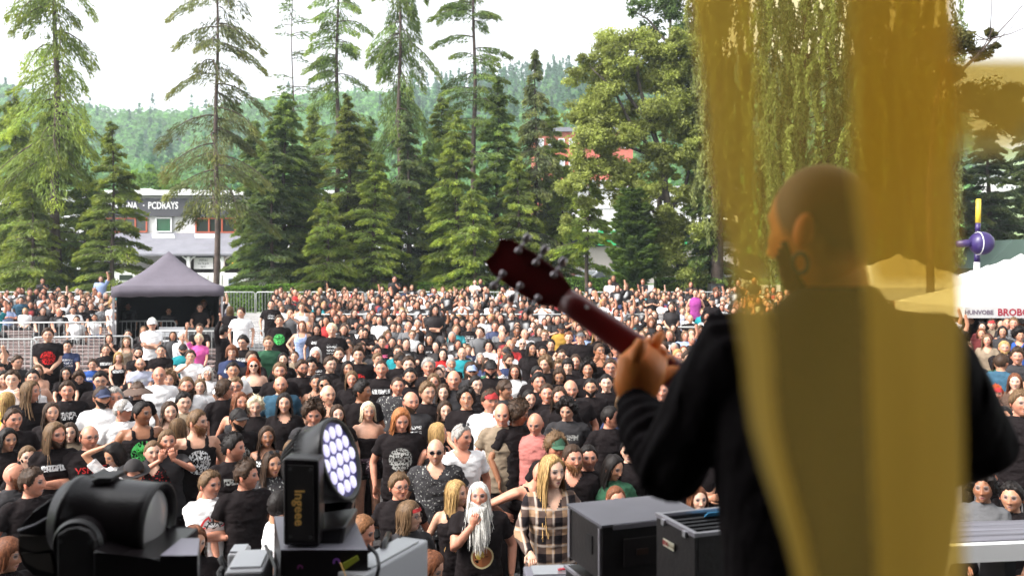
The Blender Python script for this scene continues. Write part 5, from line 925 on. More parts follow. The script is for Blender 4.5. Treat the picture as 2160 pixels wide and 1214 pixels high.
P_(441,1022,'older man with arms crossed, white tee with red and black wheel emblem','hair=short hc=lb pose=cross tc=w hy=30 yw=15 skin=r b=1.04 pr=0','older man in white wheel emblem tee')
P_(573,978,'woman with sunglasses on her head and sparkling dark top','hair=long hc=br L=.25 fem ex=glasses_up pr=5 pc=gy tc=dg hy=30 skin=m','woman with sunglasses on her head')
P_(408,1140,'woman with long chestnut hair, lowest face beside the left stage light','hair=long hc=au L=.32 fem hy=24 hp=8 skin=m')
P_(586,1068,'dark haired person in white tee with black shoulder strap facing away','hair=crop hc=dk tc=w hy=48 yw=95 skin=m Y=7.3')
P_(662,872,'person with a frizzy brown mane looking down behind the wash light','hair=curly hc=br hp=16 tc=dg skin=r','person with the frizzy brown mane')
P_(711,874,'smiling woman with long brown hair behind the wash light','hair=long hc=br L=.3 fem tc=k skin=l hy=12')
P_(691,833,'bald fair skinned man in a low black vest','hair=ring hc=pb hy=24 top=tank skin=p b=1.05')
P_(762,826,'tanned man with thick dark hair and black tee in right profile','hair=quiff hc=dk hy=54 yw=20 skin=t b=1.08','tanned dark haired man in profile')
P_(776,868,'woman with platinum bob in black camisole and shorts, pale scarf at waist','hair=bob hc=pb L=.12 fem top=cami bottom=shorts bare hy=12 pose=down skin=p','platinum haired woman in camisole')
P_(845,885,'person with chin length red orange hair looking down, glittery black tee','hair=bob hc=og L=.16 hp=16 hy=18 pr=2 pc=gy b=1.05 skin=r','red orange haired person')
P_(866,848,'bald bearded man in dark grey tee with white print','hair=ring hc=dk ex=beard:br tc=dg pr=1 hy=24 b=1.08 skin=r','bald bearded man in dark grey')
P_(838,814,'heavy man with very short hair in speckled black tee','hair=buzz hc=br b=1.2 tc=dg pr=5 pc=gy hy=18 skin=r stub=1','heavy man in speckled tee')
P_(901,828,'man with straight sandy hair and black tee','hair=short hc=lb hy=24 skin=p')
P_(935,828,'laughing dark haired woman with pale skin behind the brown haired woman','hair=long hc=br L=.2 fem skin=l')
P_(938,866,'woman with very long brown hair and serious look, centre','hair=long hc=br L=.36 fem hy=12 skin=l tc=k','brown haired woman at centre')
P_(984,840,'tall man with shaggy dark hair, small round emblem on black tee','hair=shaggy hc=dk L=.05 pr=4 b=1.05 pose=down/clasp skin=m hy=6','shaggy haired man with round emblem')
P_(921,914,'person with very long blond hair in right profile, bare shoulder','hair=long hc=bl L=.42 fem hy=60 yw=35 top=tank skin=r','long blond person in profile')
P_(919,952,'balding man in dark sunglasses and embroidered dark shirt','hair=ring hc=dk ex=sunglasses tc=dg pr=5 pc=gy b=1.14 top=scoop skin=p stub=1 pose=down','balding man in dark sunglasses')
P_(972,922,'sunburnt man with glasses on his head and open white shirt','hair=crop hc=gr ex=glasses_up top=scoop tc=w hy=36 yw=15 skin=r b=1.06','sunburnt man in white shirt')
P_(841,1025,'woman with short wavy fair hair and round glasses tilting her head','hair=short hc=lb fem ex=glasses hy=24 skin=r s=.96 b=1.05','woman with short wavy fair hair')
P_(860,1088,'person with fair bob and red bandana, grey printed dark tee','hair=bob hc=lb L=.12 fem ex=band:rd,glasses hy=42 yw=15 pr=2 pc=gy tc=dg skin=l','person in the red bandana')
P_(960,1040,'woman with long honey blond hair over black top, bare arms','hair=long hc=bl L=.42 fem top=tank hy=42 yw=15 skin=p','honey blond woman')
P_(1010,1047,'man with long white hair and huge white beard, gold disc tee','hair=long hc=wh L=.24 ex=longbeard:wh:.30 pose=down/chin b=1.16 skin=r hp=-8 tc=k','white bearded man')
P_(898,1196,'dark brown head seen from above at the bottom edge','hair=long hc=au L=.1 hy=40 hp=24 fem yw=30 Y=6.2')
P_(756,1120,'short haired reddish man looking down right beside the wash light','hair=crop hc=gi hy=48 hp=16 yw=20 skin=r')
P_(1162,1000,'tall young woman with long golden blond hair in brown plaid shirt','hair=long hc=bl L=.40 fem plaid top=open hy=30 yw=12 pose=rest skin=l s=1.05 Y=7.2','blond woman in plaid shirt', ground=-.03)
P_(1207,966,'man with shaved sides and bushy ginger beard, pink collar','hair=crop hc=br ex=fullbeard:gi hy=24 tc=k top=scoop skin=r b=1.06 pr=0','ginger bearded man with pink collar')
P_(1240,965,'dark haired man leaning beside the bushy ginger beard','hair=crop hc=dk hy=12 stub=1 skin=r pose=rest s=.98')
P_(1171,940,'person in olive cap with dark goggles behind the golden blond woman','hair=shaggy hc=lb L=.05 ex=cap:gn,glasses hp=8 hy=30 skin=r')
P_(1092,952,'bald man in black tank top bending forward with tattooed arm on hip','hair=bald top=tank lean=.55 hp=24 pose=hip yw=35 hy=12 skin=r Y=8.5','bending bald man in tank top')
P_(1130,893,'bald man in salmon pink tee looking down','hair=bald tc=sal hp=16 hy=-12 b=1.1 skin=r','bald man in salmon pink tee')
P_(1088,872,'young man with curly brown hair looking down right, black tee','hair=curly hc=br hy=54 yw=40 hp=16 skin=t pr=4','curly young man facing right')
P_(1197,864,'young man with thick curly dark hair and grey lettered dark tee looking down','hair=curly hc=dk hy=-18 hp=16 tc=dg pr=3 pc=gy skin=p','curly dark haired man looking down')
P_(1154,830,'square jawed man with short hair and bold white print on black','hair=crop hc=br pr=1 b=1.1 skin=r','square jawed man with bold white print')
P_(1033,846,'person in a bright red beanie and white top','hair=short ex=beanie:rd tc=w skin=r hy=24','person in the red beanie')
P_(1063,822,'person with a brown pointed hood and thin stick','hair=short ex=beanie:br hy=30 yw=30 tc=dg skin=m')
P_(1115,842,'dark haired woman smiling left of the square jawed man','hair=pony hc=dk L=.15 fem hy=30 skin=l')
P_(1059,874,'white haired older man in pale shirt behind the curly youth','hair=ring hc=wh tc=be hp=8 skin=r')
P_(1246,817,'bearded man with hair tied back and patterned neckerchief','hair=pony hc=dk L=.1 ex=beard:dk tc=k skin=m','man with the patterned neckerchief')
P_(1203,822,'bald broad man in black behind the square jawed man','hair=ring b=1.2 hy=12 skin=r')
P_(1180,838,'long haired man smiling just right of the square jawed man','hair=parted hc=br L=.2 ex=beard:br skin=r')
P_(1285,880,'person in profile right of the curly dark haired man','hair=crop hc=dk hy=60 yw=20 skin=r')
P_(1290,985,'person with very long dark brown hair below the raised sleeve','hair=long hc=dk L=.45 fem hy=48 hp=16 tc=gn skin=m')
P_(1298,1052,'woman with brown hair whose forehead shows above the grey case','hair=pony hc=au L=.1 fem hy=24 skin=r')
P_(1470,1052,'woman with wavy brown hair between the sleeve and the black sweater','hair=long hc=au L=.28 fem hy=24 skin=l')
P_(1396,824,'broad faced man with buzz cut looking up right of the hand','hair=buzz hc=dk b=1.05 pr=2 skin=r','buzz cut man right of the hand')
P_(1370,860,'person in dark baseball cap right of the wrist','hair=short hc=dk ex=cap:k hy=24 skin=r')
# --- right edge
P_(2074,985,'seated woman with short curly brown hair and grey tee, hands in lap','hair=curly hc=dk fem seated pose=lap tc=gy yw=-5 skin=t Y=7.3 lod=0','curly woman in grey tee',ground=.42)
P_(2152,928,'man with slicked fair hair, dark jacket over pale blue shirt','hair=short hc=lb top=long tc=k hy=24 skin=r','man in the dark jacket',ground=.3)
P_(2100,830,'woman in an orange red headscarf and necklace, dark jacket','hair=short hc=rd ex=scarf:og2 fem top=scoop tc=br skin=r hy=12'.replace('og2','rd'),'woman in the orange red headscarf')
P_(2150,845,'woman with pinned fair hair and folded arms, dark cropped top','hair=short hc=lb fem pose=cross top=cami skin=r','woman with folded arms at right')
P_(2141,805,'woman with long brown hair above the folded arms','hair=long hc=au L=.3 fem skin=l top=scoop tc=br')
P_(2048,758,'bearded man in mauve grey tee beside the right sleeve','hair=crop hc=br ex=beard:gi tc=dg skin=r b=1.1','bearded man in mauve grey tee')
P_(2146,752,'young man with brown hair in dark tee at the right edge','hair=quiff hc=br skin=r tc=dg')
P_(2150,708,'woman with dark afro hair and royal blue dress','hair=afro hc=dk fem tc=bl top=scoop skin=m hy=24','woman in the royal blue dress')
P_(2082,718,'woman with long ash blond hair and taupe jacket over black','hair=long hc=lb L=.28 fem top=open tc=be skin=r pose=rest/down','ash blond woman in taupe jacket')
P_(2048,664,'woman with dark hair right below the parasol corner','hair=long hc=dk L=.2 fem top=scoop tc=k skin=m')
P_(2072,690,'pale dark haired woman in the group under the parasols','hair=long hc=dk L=.15 fem tc=ru skin=l')
P_(2092,684,'woman with red headscarf under the parasols','hair=short ex=scarf:rd fem tc=be skin=l')
P_(2138,682,'tall man with fair hair and grey tee under the parasols','hair=short hc=lb tc=gy skin=r b=1.1')
P_(2070,704,'person with maroon hood under the parasols','hair=bob hc=ru L=.1 fem tc=ru skin=m'.replace('hc=ru','hc=au'))
P_(2115,700,'smiling woman in dark coat between the blond and the blue dress','hair=bob hc=dk L=.1 fem tc=dg skin=m')
P_(2112,765,'person in a light denim jacket seen behind the mauve tee man','hair=short hc=br tc=dn top=long skin=m yw=150')
P_(2135,1010,'person in dark clothes seated beside the curly woman, knees up','hair=short hc=dk seated pose=knee tc=k yw=-10 skin=m Y=7.7 lod=0',ground=.2)
P_(2118,880,'dark haired person in black below the necklace woman','hair=long hc=dk L=.2 fem tc=dg skin=m')
P_(2062,846,'man in black partly hidden by the right sleeve','hair=short hc=dk tc=k skin=r')
# --- second band
P_(101,707,'stout man with red printed black tee standing on the left steps','hair=short hc=br pr=2 pc=r b=1.1 pose=clasp s=1.05','man in red printed black tee')
P_(142,729,'man in navy tee with pale print seated on the left steps','hair=short hc=dk seated tc=nv pr=1 pose=knee','man in navy tee on the steps')
P_(107,748,'bald man with glowing blue circle print on black tee, left steps','hair=ring seated pr=2 pc=bl pose=lap b=1.1 hc=gi','man with the blue circle print')
P_(9,754,'dark haired woman seated in black at the left edge','hair=pony hc=dk fem seated pose=lap top=scoop')
P_(35,765,'person in dark grey tee sitting sideways at the left edge','hair=short seated tc=dg pose=knee yw=30')
P_(69,797,'man with dark hair and grey white vest at left','hair=crop hc=dk tc=w top=tank')
P_(79,777,'woman with light brown hair in a black camisole at left','hair=long hc=lb fem L=.15 top=cami seated pose=lap')
P_(139,782,'woman with long dark hair and glasses hugging her knees','hair=long hc=dk fem L=.3 seated pose=knee ex=glasses')
P_(167,778,'person with brown hair bent forward on the steps','hair=shaggy hc=br L=.1 seated pose=knee lean=.5 hp=24')
P_(195,773,'boy in a royal blue tee sitting on the steps','hair=short hc=br seated tc=bl pose=lap s=.88 pr=3','boy in royal blue tee')
P_(212,802,'man with glasses looking down in black, beside the blue grey cap','hair=short hc=dk ex=glasses tc=k hp=8')
P_(230,712,'woman with brown hair leaning on her hand above the tank top','hair=long hc=br fem L=.15 seated pose=chin/lap')
P_(224,734,'woman in cropped black tee with white print, arms folded','hair=pony hc=br fem seated pose=cross pr=3 top=crop','woman in cropped black tee')
P_(250,749,'blond woman in black printed tank top below the tent corner','hair=parted hc=bl fem L=.12 seated pose=lap top=tank pr=3','blond woman in printed tank top')
P_(270,704,'smiling person with hair tied up, black tee, under the tent edge','hair=pony hc=dk fem seated pose=lap')
P_(267,724,'woman with braided fair hair and leopard print top','hair=long hc=lb fem L=.22 seated pose=lap tc=be pr=5 pc=gy top=tank')
P_(305,709,'fair bearded man in black tee with block lettering near the tent','hair=short hc=gi ex=beard:gi seated pr=1 b=1.1 pose=knee','man in block lettered tee near the tent')
P_(321,684,'man with a white cap and white tee, arms crossed, before the tent','hair=short hc=wh ex=cap:w,glasses pose=cross tc=w','man with white cap before the tent')
P_(292,742,'man with dark beard and plain black tee on the tent steps','hair=crop hc=dk ex=beard:dk seated pose=lap','man with dark beard on the tent steps')
P_(296,772,'balding man in pale lavender grey tee with glasses','hair=ring hc=gi ex=beard:gi,glasses seated tc=lt pr=3 pc=gy pose=lap b=1.1','balding man in lavender grey tee')
P_(339,745,'man with short dark hair in black tee right of the dark beard','hair=buzz hc=dk seated pose=lap')
P_(385,708,'person in a white hooded top in front of the tent','hair=short hc=wh tc=w top=hood seated pose=lap','person in white hooded top')
P_(421,691,'man in black leaning at the white barrier before the tent','hair=short hc=br seated pose=knee b=1.1')
P_(420,713,'woman in bright pink top raising a hand before the tent','hair=short hc=pb fem tc=pk seated pose=lap/up s=1.0','woman in the bright pink top')
P_(386,741,'man with dark cap and teal blue tee','hair=crop ex=cap:k,sunglasses,beard:dk tc=te seated pose=lap','man in cap and teal blue tee')
P_(402,753,'man in white polo shirt with raised forearm near the pink top','hair=short hc=br tc=w seated pose=lap/phone','man in the white polo')
P_(336,792,'bald man in white tee between the hat and the long beard','hair=ring hc=gi tc=w seated pose=lap skin=r')
P_(356,800,'woman with frizzy fair curls beside the bald man in white','hair=curly hc=lb fem seated pose=lap tc=be')
P_(343,812,'girl with centre parted hair in grey patterned tee','hair=pony hc=br fem tc=gy pr=5 s=.85')
P_(438,787,'woman with white blond hair in a white top','hair=shaggy hc=wh fem L=.18 tc=w ex=glasses seated pose=lap','woman with white blond hair')
P_(422,815,'woman smiling right of the very long beard','hair=long hc=lb fem L=.15 tc=w skin=l s=.88')
P_(489,743,'woman with red brown fringe in grey navy lettered tee','hair=fringe hc=au fem L=.05 tc=nv pr=3 pose=clasp s=1.0','woman in grey navy lettered tee')
P_(514,722,'dark haired man with glasses looking down at the stairs, black tee','hair=short hc=dk ex=glasses hp=8 pr=3 hy=-24 s=1.02','man looking down by the stairs')
P_(535,771,'woman with wavy bright red hair, sunglasses and strapless black top','hair=bob hc=rd L=.2 fem ex=sunglasses top=cami pose=down skin=l','red haired woman in sunglasses')
P_(497,815,'woman with glasses half hidden behind the auburn hair','hair=short hc=lb fem ex=glasses skin=r')
P_(470,700,'person in dark jacket with arm raised beside the tent leg','hair=short hc=dk top=long tc=k pose=down/up hy=60 yw=60','person with raised dark sleeve')
P_(509,660,'man in a white tee walking down the grey stairs','hair=short hc=br tc=w pose=down hy=-30','man in white on the stairs')
P_(485,655,'blond person in dark top at the head of the stairs','hair=long hc=lb fem L=.2 tc=k yw=160')
P_(572,642,'man standing in black tee with large white print right of the stairs','hair=crop hc=dk pr=1 pose=down s=1.03','standing man with large white print')
P_(589,677,'man with backpack straps and green printed black tee, standing','hair=short hc=br pr=2 pc=g pose=down s=1.02','man in green printed black tee')
P_(566,724,'man in dark green football tee below the stairs','hair=short hc=lb tc=gn pose=down')
P_(637,688,'girl in pale patterned dungarees standing with hand on hip','hair=long hc=au fem L=.15 tc=lbl top=tank pr=5 bottom=shorts bare bc=lbl pose=down/hip s=.97','girl in pale dungarees')
P_(612,660,'woman holding a phone right of the large white print','hair=pony hc=br fem pose=phone tc=gy')
P_(636,648,'man in a cream sleeveless top standing in the upper crowd','hair=short hc=lb tc=w top=tank b=1.05')
P_(668,694,'woman with long dark hair looking down beside the dungarees','hair=long hc=dk fem L=.2 hp=16 pr=3')
P_(700,697,'grey blond broad man with white band lettering on black tee','hair=short hc=pb pr=1 b=1.15 pose=down s=1.05','broad man with white band lettering')
P_(597,758,'pale woman with long black hair and hooded black coat','hair=long hc=dk fem L=.3 skin=l top=long','pale woman in hooded black coat')
P_(590,783,'fair short haired man left of the denim jacket','hair=crop hc=lb ex=beard:lb skin=r')
P_(636,777,'man with brown hair, beard and glasses in black tee','hair=short hc=br ex=beard:br,glasses hy=24 skin=r b=1.08')
P_(657,773,'spiky haired youth right of the bearded man with glasses','hair=quiff hc=dk')
P_(666,748,'woman with silvery bobbed hair and lettered black tee','hair=bob hc=wh fem L=.14 pr=1 skin=r','silver haired woman')
P_(715,748,'gaunt man with swept back hair and black tee','hair=crop hc=br ex=beard:br','gaunt man with swept back hair')
P_(696,769,'pale man with short hair looking right, black tee','hair=short hc=br hy=24 skin=l')
P_(756,749,'tall man with a red and yellow crest on black tee','hair=quiff hc=br pr=2 pc=r hy=0 s=1.04 b=1.05','man with red and yellow crest tee')
P_(733,778,'person with long wavy dark hair and heavy fringe','hair=long hc=dk L=.3 skin=m hy=12')
P_(804,778,'man with a high forehead and jagged white mark on black tee','hair=buzz hc=br pr=3 b=1.1 s=1.03 skin=r hy=6','man with jagged white mark')
P_(742,800,'older woman with shoulder length fair hair behind the dark profile','hair=parted hc=lb fem L=.16 skin=r')
P_(667,807,'dark haired woman in a sleeveless taupe top','hair=pony hc=dk fem top=tank tc=be skin=m')
P_(684,812,'woman with black sunglasses band right of the taupe top','hair=long hc=dk fem L=.1 ex=sunglasses skin=m')
P_(770,702,'man bent forward with long dark hair hanging','hair=long hc=dk L=.15 hp=16 seated pose=knee')
P_(764,704,'man with hands clasped at his mouth in the middle rows','hair=crop hc=br seated pose=clap')
P_(806,724,'boyish man in black tee with red lettering, middle rows','hair=short hc=br seated pr=3 pc=pk pose=knee','boyish man with red lettering')
P_(830,689,'man in a grey blue v neck tee, middle rows','hair=short hc=br seated tc=gy pose=lap','man in grey blue v neck')
P_(870,706,'woman in white patterned top with glasses, middle rows','hair=short hc=lb fem seated tc=w pr=5 pc=gy ex=glasses pose=lap','woman in white patterned top')
P_(840,738,'man with raised chin and turquoise sleeves','hair=short hc=br seated tc=te ex=glasses','man with turquoise sleeves')
P_(843,760,'man in black cap leaning right, black printed tee','hair=short hc=br ex=cap:k pr=1 hy=36','man in black cap leaning right')
P_(862,770,'young man with brown hair right of the black cap','hair=short hc=br skin=l')
P_(906,714,'man with dark dreadlocks and white band print on black','hair=long hc=dk L=.16 seated pr=1 pose=lap skin=m','man with dreadlocks')
P_(888,737,'woman with long dark hair looking right below the dreadlocks','hair=long hc=dk fem L=.24 seated')
P_(934,744,'woman with dark hair and coral red tee','hair=long hc=dk fem L=.18 seated tc=rd pr=3 skin=l pose=lap','woman in coral red tee')
P_(975,744,'bald man in a bright teal tee','hair=ring hc=gi seated tc=te pose=lap b=1.1','bald man in teal tee')
P_(990,690,'man in black tee with pale lettering near the teal tee, higher','hair=crop hc=lb seated pr=1 pose=knee')
P_(904,774,'grey haired man with tanned face in a black jacket','hair=short hc=gr top=long skin=r b=1.1')
P_(924,790,'bald man peering left of the mirrored cap','hair=buzz hc=br skin=l s=.95')
P_(865,795,'dark bearded man in black tee, centre','hair=crop hc=dk ex=beard:dk skin=m b=1.05','dark bearded man at centre')
P_(915,806,'woman with light brown hair swept back','hair=parted hc=lb fem L=.12 skin=r')
P_(996,782,'man in blue peaked cap and mirrored sunglasses, dark tee','hair=short ex=cap:lbl,sunglasses,beard:br tc=dg b=1.08','man in mirrored sunglasses and cap')
P_(957,801,'bald thin man in brown black tee','hair=ring hc=gi skin=r tc=dg')
P_(1035,778,'man with black cap and full dark beard, black tee','hair=short hc=dk ex=cap:k,beard:dk skin=r b=1.08','full bearded man in black cap')
P_(1003,812,'man half hidden right of the shaggy haired man','hair=crop hc=dk hy=20 skin=l')
P_(1031,728,'man in a plain white tee with dark curly hair','hair=shaggy hc=dk L=.04 seated tc=w','man in plain white tee')
P_(1082,715,'bald dark skinned man in grey brown tee','hair=buzz hc=dk seated tc=dg skin=t b=1.1 hy=40 pr=2','bald man in grey brown tee')
P_(1102,728,'person with pink tinted glasses behind the raised hand','hair=bald ex=sunglasses seated skin=l')
P_(1120,736,'woman with voluminous black hair looking left','hair=long hc=dk fem L=.26 skin=m hy=20','woman with voluminous black hair')
P_(1086,784,'woman raising an arm in checked white top','hair=long hc=br fem tc=w pr=5 pc=gy pose=down/up skin=r','woman raising an arm')
P_(1149,706,'young blond man with glasses in plain black tee','hair=short hc=lb ex=glasses seated pose=lap','blond man with glasses')
P_(1184,690,'person in mustard brown pullover with a cap','hair=short hc=dk ex=cap:k seated top=long tc=mu skin=t','person in mustard pullover')
P_(1162,729,'laughing man with dark hair and lettered black tee','hair=short hc=dk seated pr=3','laughing man in lettered tee')
P_(1185,746,'man leaning back with glasses in plain black tee','hair=crop hc=br ex=glasses seated b=1.1','man leaning back in glasses')
P_(1127,758,'round faced man with receding hair in black','hair=ring hc=dk seated skin=r')
P_(1145,742,'smiling woman with short dark hair left of the laughing man','hair=short hc=dk fem seated skin=m')
P_(1152,768,'fair haired youth looking down left','hair=shaggy hc=lb L=.06 hy=-30 hp=8')
P_(1132,790,'man with slick black hair and hooked nose','hair=crop hc=dk hy=24 skin=r')
P_(1136,806,'dark haired man close behind the square jawed man','hair=short hc=dk hy=12 skin=r')
P_(1180,792,'person with long brown hair bowing their head','hair=long hc=br L=.2 hp=24 fem skin=m')
P_(1198,772,'young person with black bowl haircut in black','hair=fringe hc=dk L=.02 skin=l')
P_(1214,763,'smiling brown haired woman left of the curly dark man','hair=long hc=br fem L=.14 skin=r')
P_(1240,779,'man with big curly dark hair and thin moustache','hair=curly hc=dk skin=m b=1.02','curly haired moustached man')
P_(1260,706,'blond woman standing in black tee with pink lips print and pale jeans','hair=long hc=bl fem L=.2 pr=2 pc=pk bc=lbl pose=down s=1.0','blond woman with pink print and pale jeans')
P_(1225,712,'person with grey beanie and pinkish glasses in black','hair=short ex=beanie:gy,glasses pose=down s=1.0','person in grey beanie')
P_(1200,712,'woman in black with hands at her waist left of the grey beanie','hair=short hc=au fem pose=hip')
P_(1301,738,'man with dark receding hair in dark blue shirt by the guitar','hair=crop hc=dk tc=nv top=long b=1.08 skin=r','man in dark blue shirt by the guitar')
P_(1288,776,'man with glasses left of the fretting hand','hair=short hc=br ex=glasses skin=r')
P_(1279,808,'pale long faced man left of the wrist','hair=crop hc=dk skin=l')
P_(1420,690,'person in hooded black sleeveless top clapping right of the neck','hair=long hc=dk L=.1 fem seated top=hood pose=clap','person in hooded sleeveless top')
P_(1390,689,'long haired man clapping left of the hooded sleeveless top','hair=long hc=dk L=.15 seated pose=clap ex=beard:dk')
P_(1456,675,'balding heavy man in black tee near the black sweater','hair=ring hc=br seated b=1.15 pose=lap','heavy man near the black sweater')
P_(1482,659,'person in turquoise jacket beside the black sweater','hair=short hc=lb tc=te top=long seated fem','person in turquoise jacket')
P_(1440,655,'person in pale shirt left of the turquoise jacket','hair=short hc=lb tc=lt seated')
P_(1467,618,'woman in magenta waistcoat standing at the back','hair=short hc=br fem tc=pu top=vest s=1.05','woman in magenta waistcoat')
P_(1484,624,'woman with long fair hair in black beside the magenta waistcoat','hair=long hc=lb fem L=.25 top=long')
P_(1502,636,'person in black hooded coat standing at the back right','hair=bald ex=beanie:k top=hood')
P_(1525,634,'person in white top at the back right near the ribbon','hair=short hc=gr tc=w seated')
P_(148,622,'man in black hooded top sitting against the back railing, left','hair=short hc=br top=hood seated pr=3')
P_(121,647,'man in black printed tee in the upper left rows','hair=short hc=br seated pr=3 b=1.1 pose=knee')
P_(154,654,'man in a loose white top in the upper left rows','hair=short hc=dk seated tc=w b=1.1 pose=rest')
P_(162,674,'woman in white by the short barrier, upper left','hair=pony hc=dk fem seated tc=w')
P_(192,647,'man in black tee leaning on his knees left of the tent','hair=short hc=au seated pose=knee pr=3')
P_(172,650,'dark haired person in black left of the leaning man','hair=short hc=dk seated pose=lap')
P_(214,649,'woman in grey printed top just left of the tent post','hair=short hc=gr fem seated tc=gy pr=5 pc=w pose=knee')
P_(238,645,'person in white beside the left tent leg','hair=short hc=br seated tc=w pose=lap')
P_(236,628,'person holding up a camera beside the tent canopy','hair=short hc=dk seated pose=phone tc=be')
P_(60,629,'woman with fair hair in brown, upper left corner rows','hair=bob hc=lb fem seated tc=br')
P_(44,632,'person with denim jacket, upper left corner rows','hair=short hc=dk seated tc=dn top=long')
# --- tent crew
P_(422,657,'bespectacled crew man in black tee at the mixing desk','hair=short hc=br ex=glasses pose=rest Y=25.3','crew man at the desk')
P_(430,641,'taller crew member in black behind the bespectacled man','hair=short hc=gi pose=down Y=26.4 s=1.02')
P_(356,670,'crew member in the dark of the tent with white collar','hair=crop hc=dk pose=rest Y=26.0 tc=dg s=.92')
P_(270,655,'dim figure in a dark tee inside the tent at left','hair=crop hc=dk pose=down Y=26.6 s=.98')
# written shirts -------------------------------------------------------------------------------------------------
def on_chest(o, s, size, colr, x=0, z=1.28, sx=1.0, me=None, name='chest_print'):
    sh = [c for c in o.children if c.name.startswith('shirt')][0]; V = [v.co.copy() for v in sh.data.vertices]; bvh = BVHTree.FromPolygons(V, [tuple(p.vertices) for p in sh.data.polygons]); me = me or text_mesh(s, size, 0, bold=size*.02)
    for v in me.vertices:
        px_, pz = v.co.x*sx+x, v.co.y+z; hit = bvh.ray_cast(Vector((px_, -.6, pz)), Vector((0,1,0))); y = hit[0].y if hit[0] else -.13; v.co = Vector((px_, y-.004, pz))
    me.materials.clear(); me.materials.append(mat(name, colr, .7)); q = link(name, me, o); q.location = sh.location; return q
BY = {o['label']: o for o in COL.objects if o.name.startswith('person') and 'label' in o}
def who(k): return next(o for l, o in BY.items() if k in l)
on_chest(who('red lettering on a black tee'), 'VSHIVE', .085, (.55,.02,.02), z=1.30, sx=1.1)
on_chest(who('arms crossed, white lettering'), 'DIDIDI', .075, (.7,.7,.7), z=1.31, sx=1.2)
on_chest(who('white drawn faces'), 'OAPA', .085, (.55,.53,.52), z=1.31, sx=1.0)
on_chest(who('green print on black tank'), 'BAG', .075, (.04,.50,.06), z=1.24, sx=1.0)
def ring_mesh(r0, r1, a0, a1, n=24):
    th = np.linspace(a0, a1, n+1); V = [(r*math.sin(a), r*math.cos(a), 0) for a in th for r in (r0, r1)]; return V, [(2*i, 2*i+2, 2*i+3, 2*i+1) for i in range(n)]
o = who('wheel emblem')
for parts, c in ((((.10,.118,-1.45,-.35),(.10,.118,.1,1.4)), (.6,.03,.04)), (((.055,.066,-1.5,1.5),), (.02,.02,.02))):
    m = MB()
    for q in parts: V_, Q_ = ring_mesh(*q); m.add(V_, Q_)
    for a in (-1.2,-.6,0,.6,1.2) if c[0] < .1 else (-1.4,-.35,.1,1.4): r0, r1 = (.0,.085) if c[0] < .1 else (.07,.12); sn, cs = math.sin(a), math.cos(a); m.add([(r0*sn-.006*cs, r0*cs+.006*sn, 0),(r1*sn-.006*cs, r1*cs+.006*sn, 0),(r1*sn+.006*cs, r1*cs-.006*sn, 0),(r0*sn+.006*cs, r0*cs-.006*sn, 0)], [(0,1,2,3)])
    on_chest(o, '', 1, c, z=1.235, me=m.mesh('e'))
o = who('gold disc tee')
for q, c, dx, dz in (((.0,.085,0,6.283),(.30,.10,.03),.01,0),((.085,.10,0,6.283),(.55,.45,.25),.01,0),((.0,.04,0,6.283),(.65,.45,.08),-.01,.02)):
    m = MB(); V_, Q_ = ring_mesh(*q); m.add(V_, Q_); w_ = on_chest(o, '', 1, c, x=.02+dx, z=1.12+dz, me=m.mesh('e'))
    w_.location.y -= .001*(dz > 0)
o = who('pale scarf at waist'); m = MB(); th = np.linspace(0, 2*np.pi, 25); m.tube([(.168*math.sin(a), -.125*math.cos(a), 1.0+.008*math.sin(3*a)) for a in th], np.array([(.012,.03)]*25), 8, cap=False); m.tube([(.03,-.14,1.0),(.04,-.155,.9),(.05,-.15,.78)], np.array([(.03,.008),(.035,.008),(.04,.006)]), 8); m.tube([(.03,-.14,1.0),(.0,-.15,.92),(.0,-.145,.84)], np.array([(.02,.008),(.03,.008),(.03,.006)]), 8)
sc_ = m.obj('waist_scarf', M_cloth, o, True); sc_.color = (.05,.03,.04,1); sc_['pr'] = 5.; sc_['pc'] = [.5,.4,.42]
for i in range(0): pass
# ------------------------------------------------------------------ everyone else: single people first, the far mass as one object
rf = random.Random(21)
def pick(seq): 
    r = rf.random()*sum(w for _, w in seq)
    for v, w in seq:
        r -= w
        if r <= 0: return v
    return seq[-1][0]
WN = {'k':'black','w':'white','gy':'grey','dg':'charcoal','nv':'navy','rd':'red','te':'teal','lbl':'pale blue','br':'brown','be':'beige','gn':'dark green','ru':'maroon','pk':'pink'}
HN = {'dk':'dark','br':'brown','lb':'light brown','bl':'blond','pb':'pale blond','gr':'grey','au':'auburn','gi':'ginger','wh':'white'}
cand = []
y = 8.9
while y < 15.2:
    x = -.62*y+rf.random()*.4
    while x < .30*y: cand.append((x+rf.uniform(-.12,.12), y+rf.uniform(-.12,.12), False)); x += .56
    y += .62
for k in range(NROW):
    y = ROW0+.12+k*ROWD; a = aisle(y); x = -.62*y+rf.random()*.5
    while x < .47*y:
        ok = abs(x-a) > .95
        if x < a: ok = ok and ((y > 27.2) or (y < 24 and x > -.47*y+1.1) )
        if -11.4 < x < -7.9 and 23.2 < y < 28.4: ok = False
        if 28.0 < y < 28.9: ok = False
        if ok and rf.random() < (.93 if x > a else .8): cand.append((x+rf.uniform(-.09,.09), y+rf.uniform(-.03,.05), rf.random() > .035 or y < 18))
        x += rf.uniform(.47,.58)
for i in range(70): yy = rf.uniform(9, 24); cand.append((yy*rf.uniform(.475,.60), yy, False))
final = []
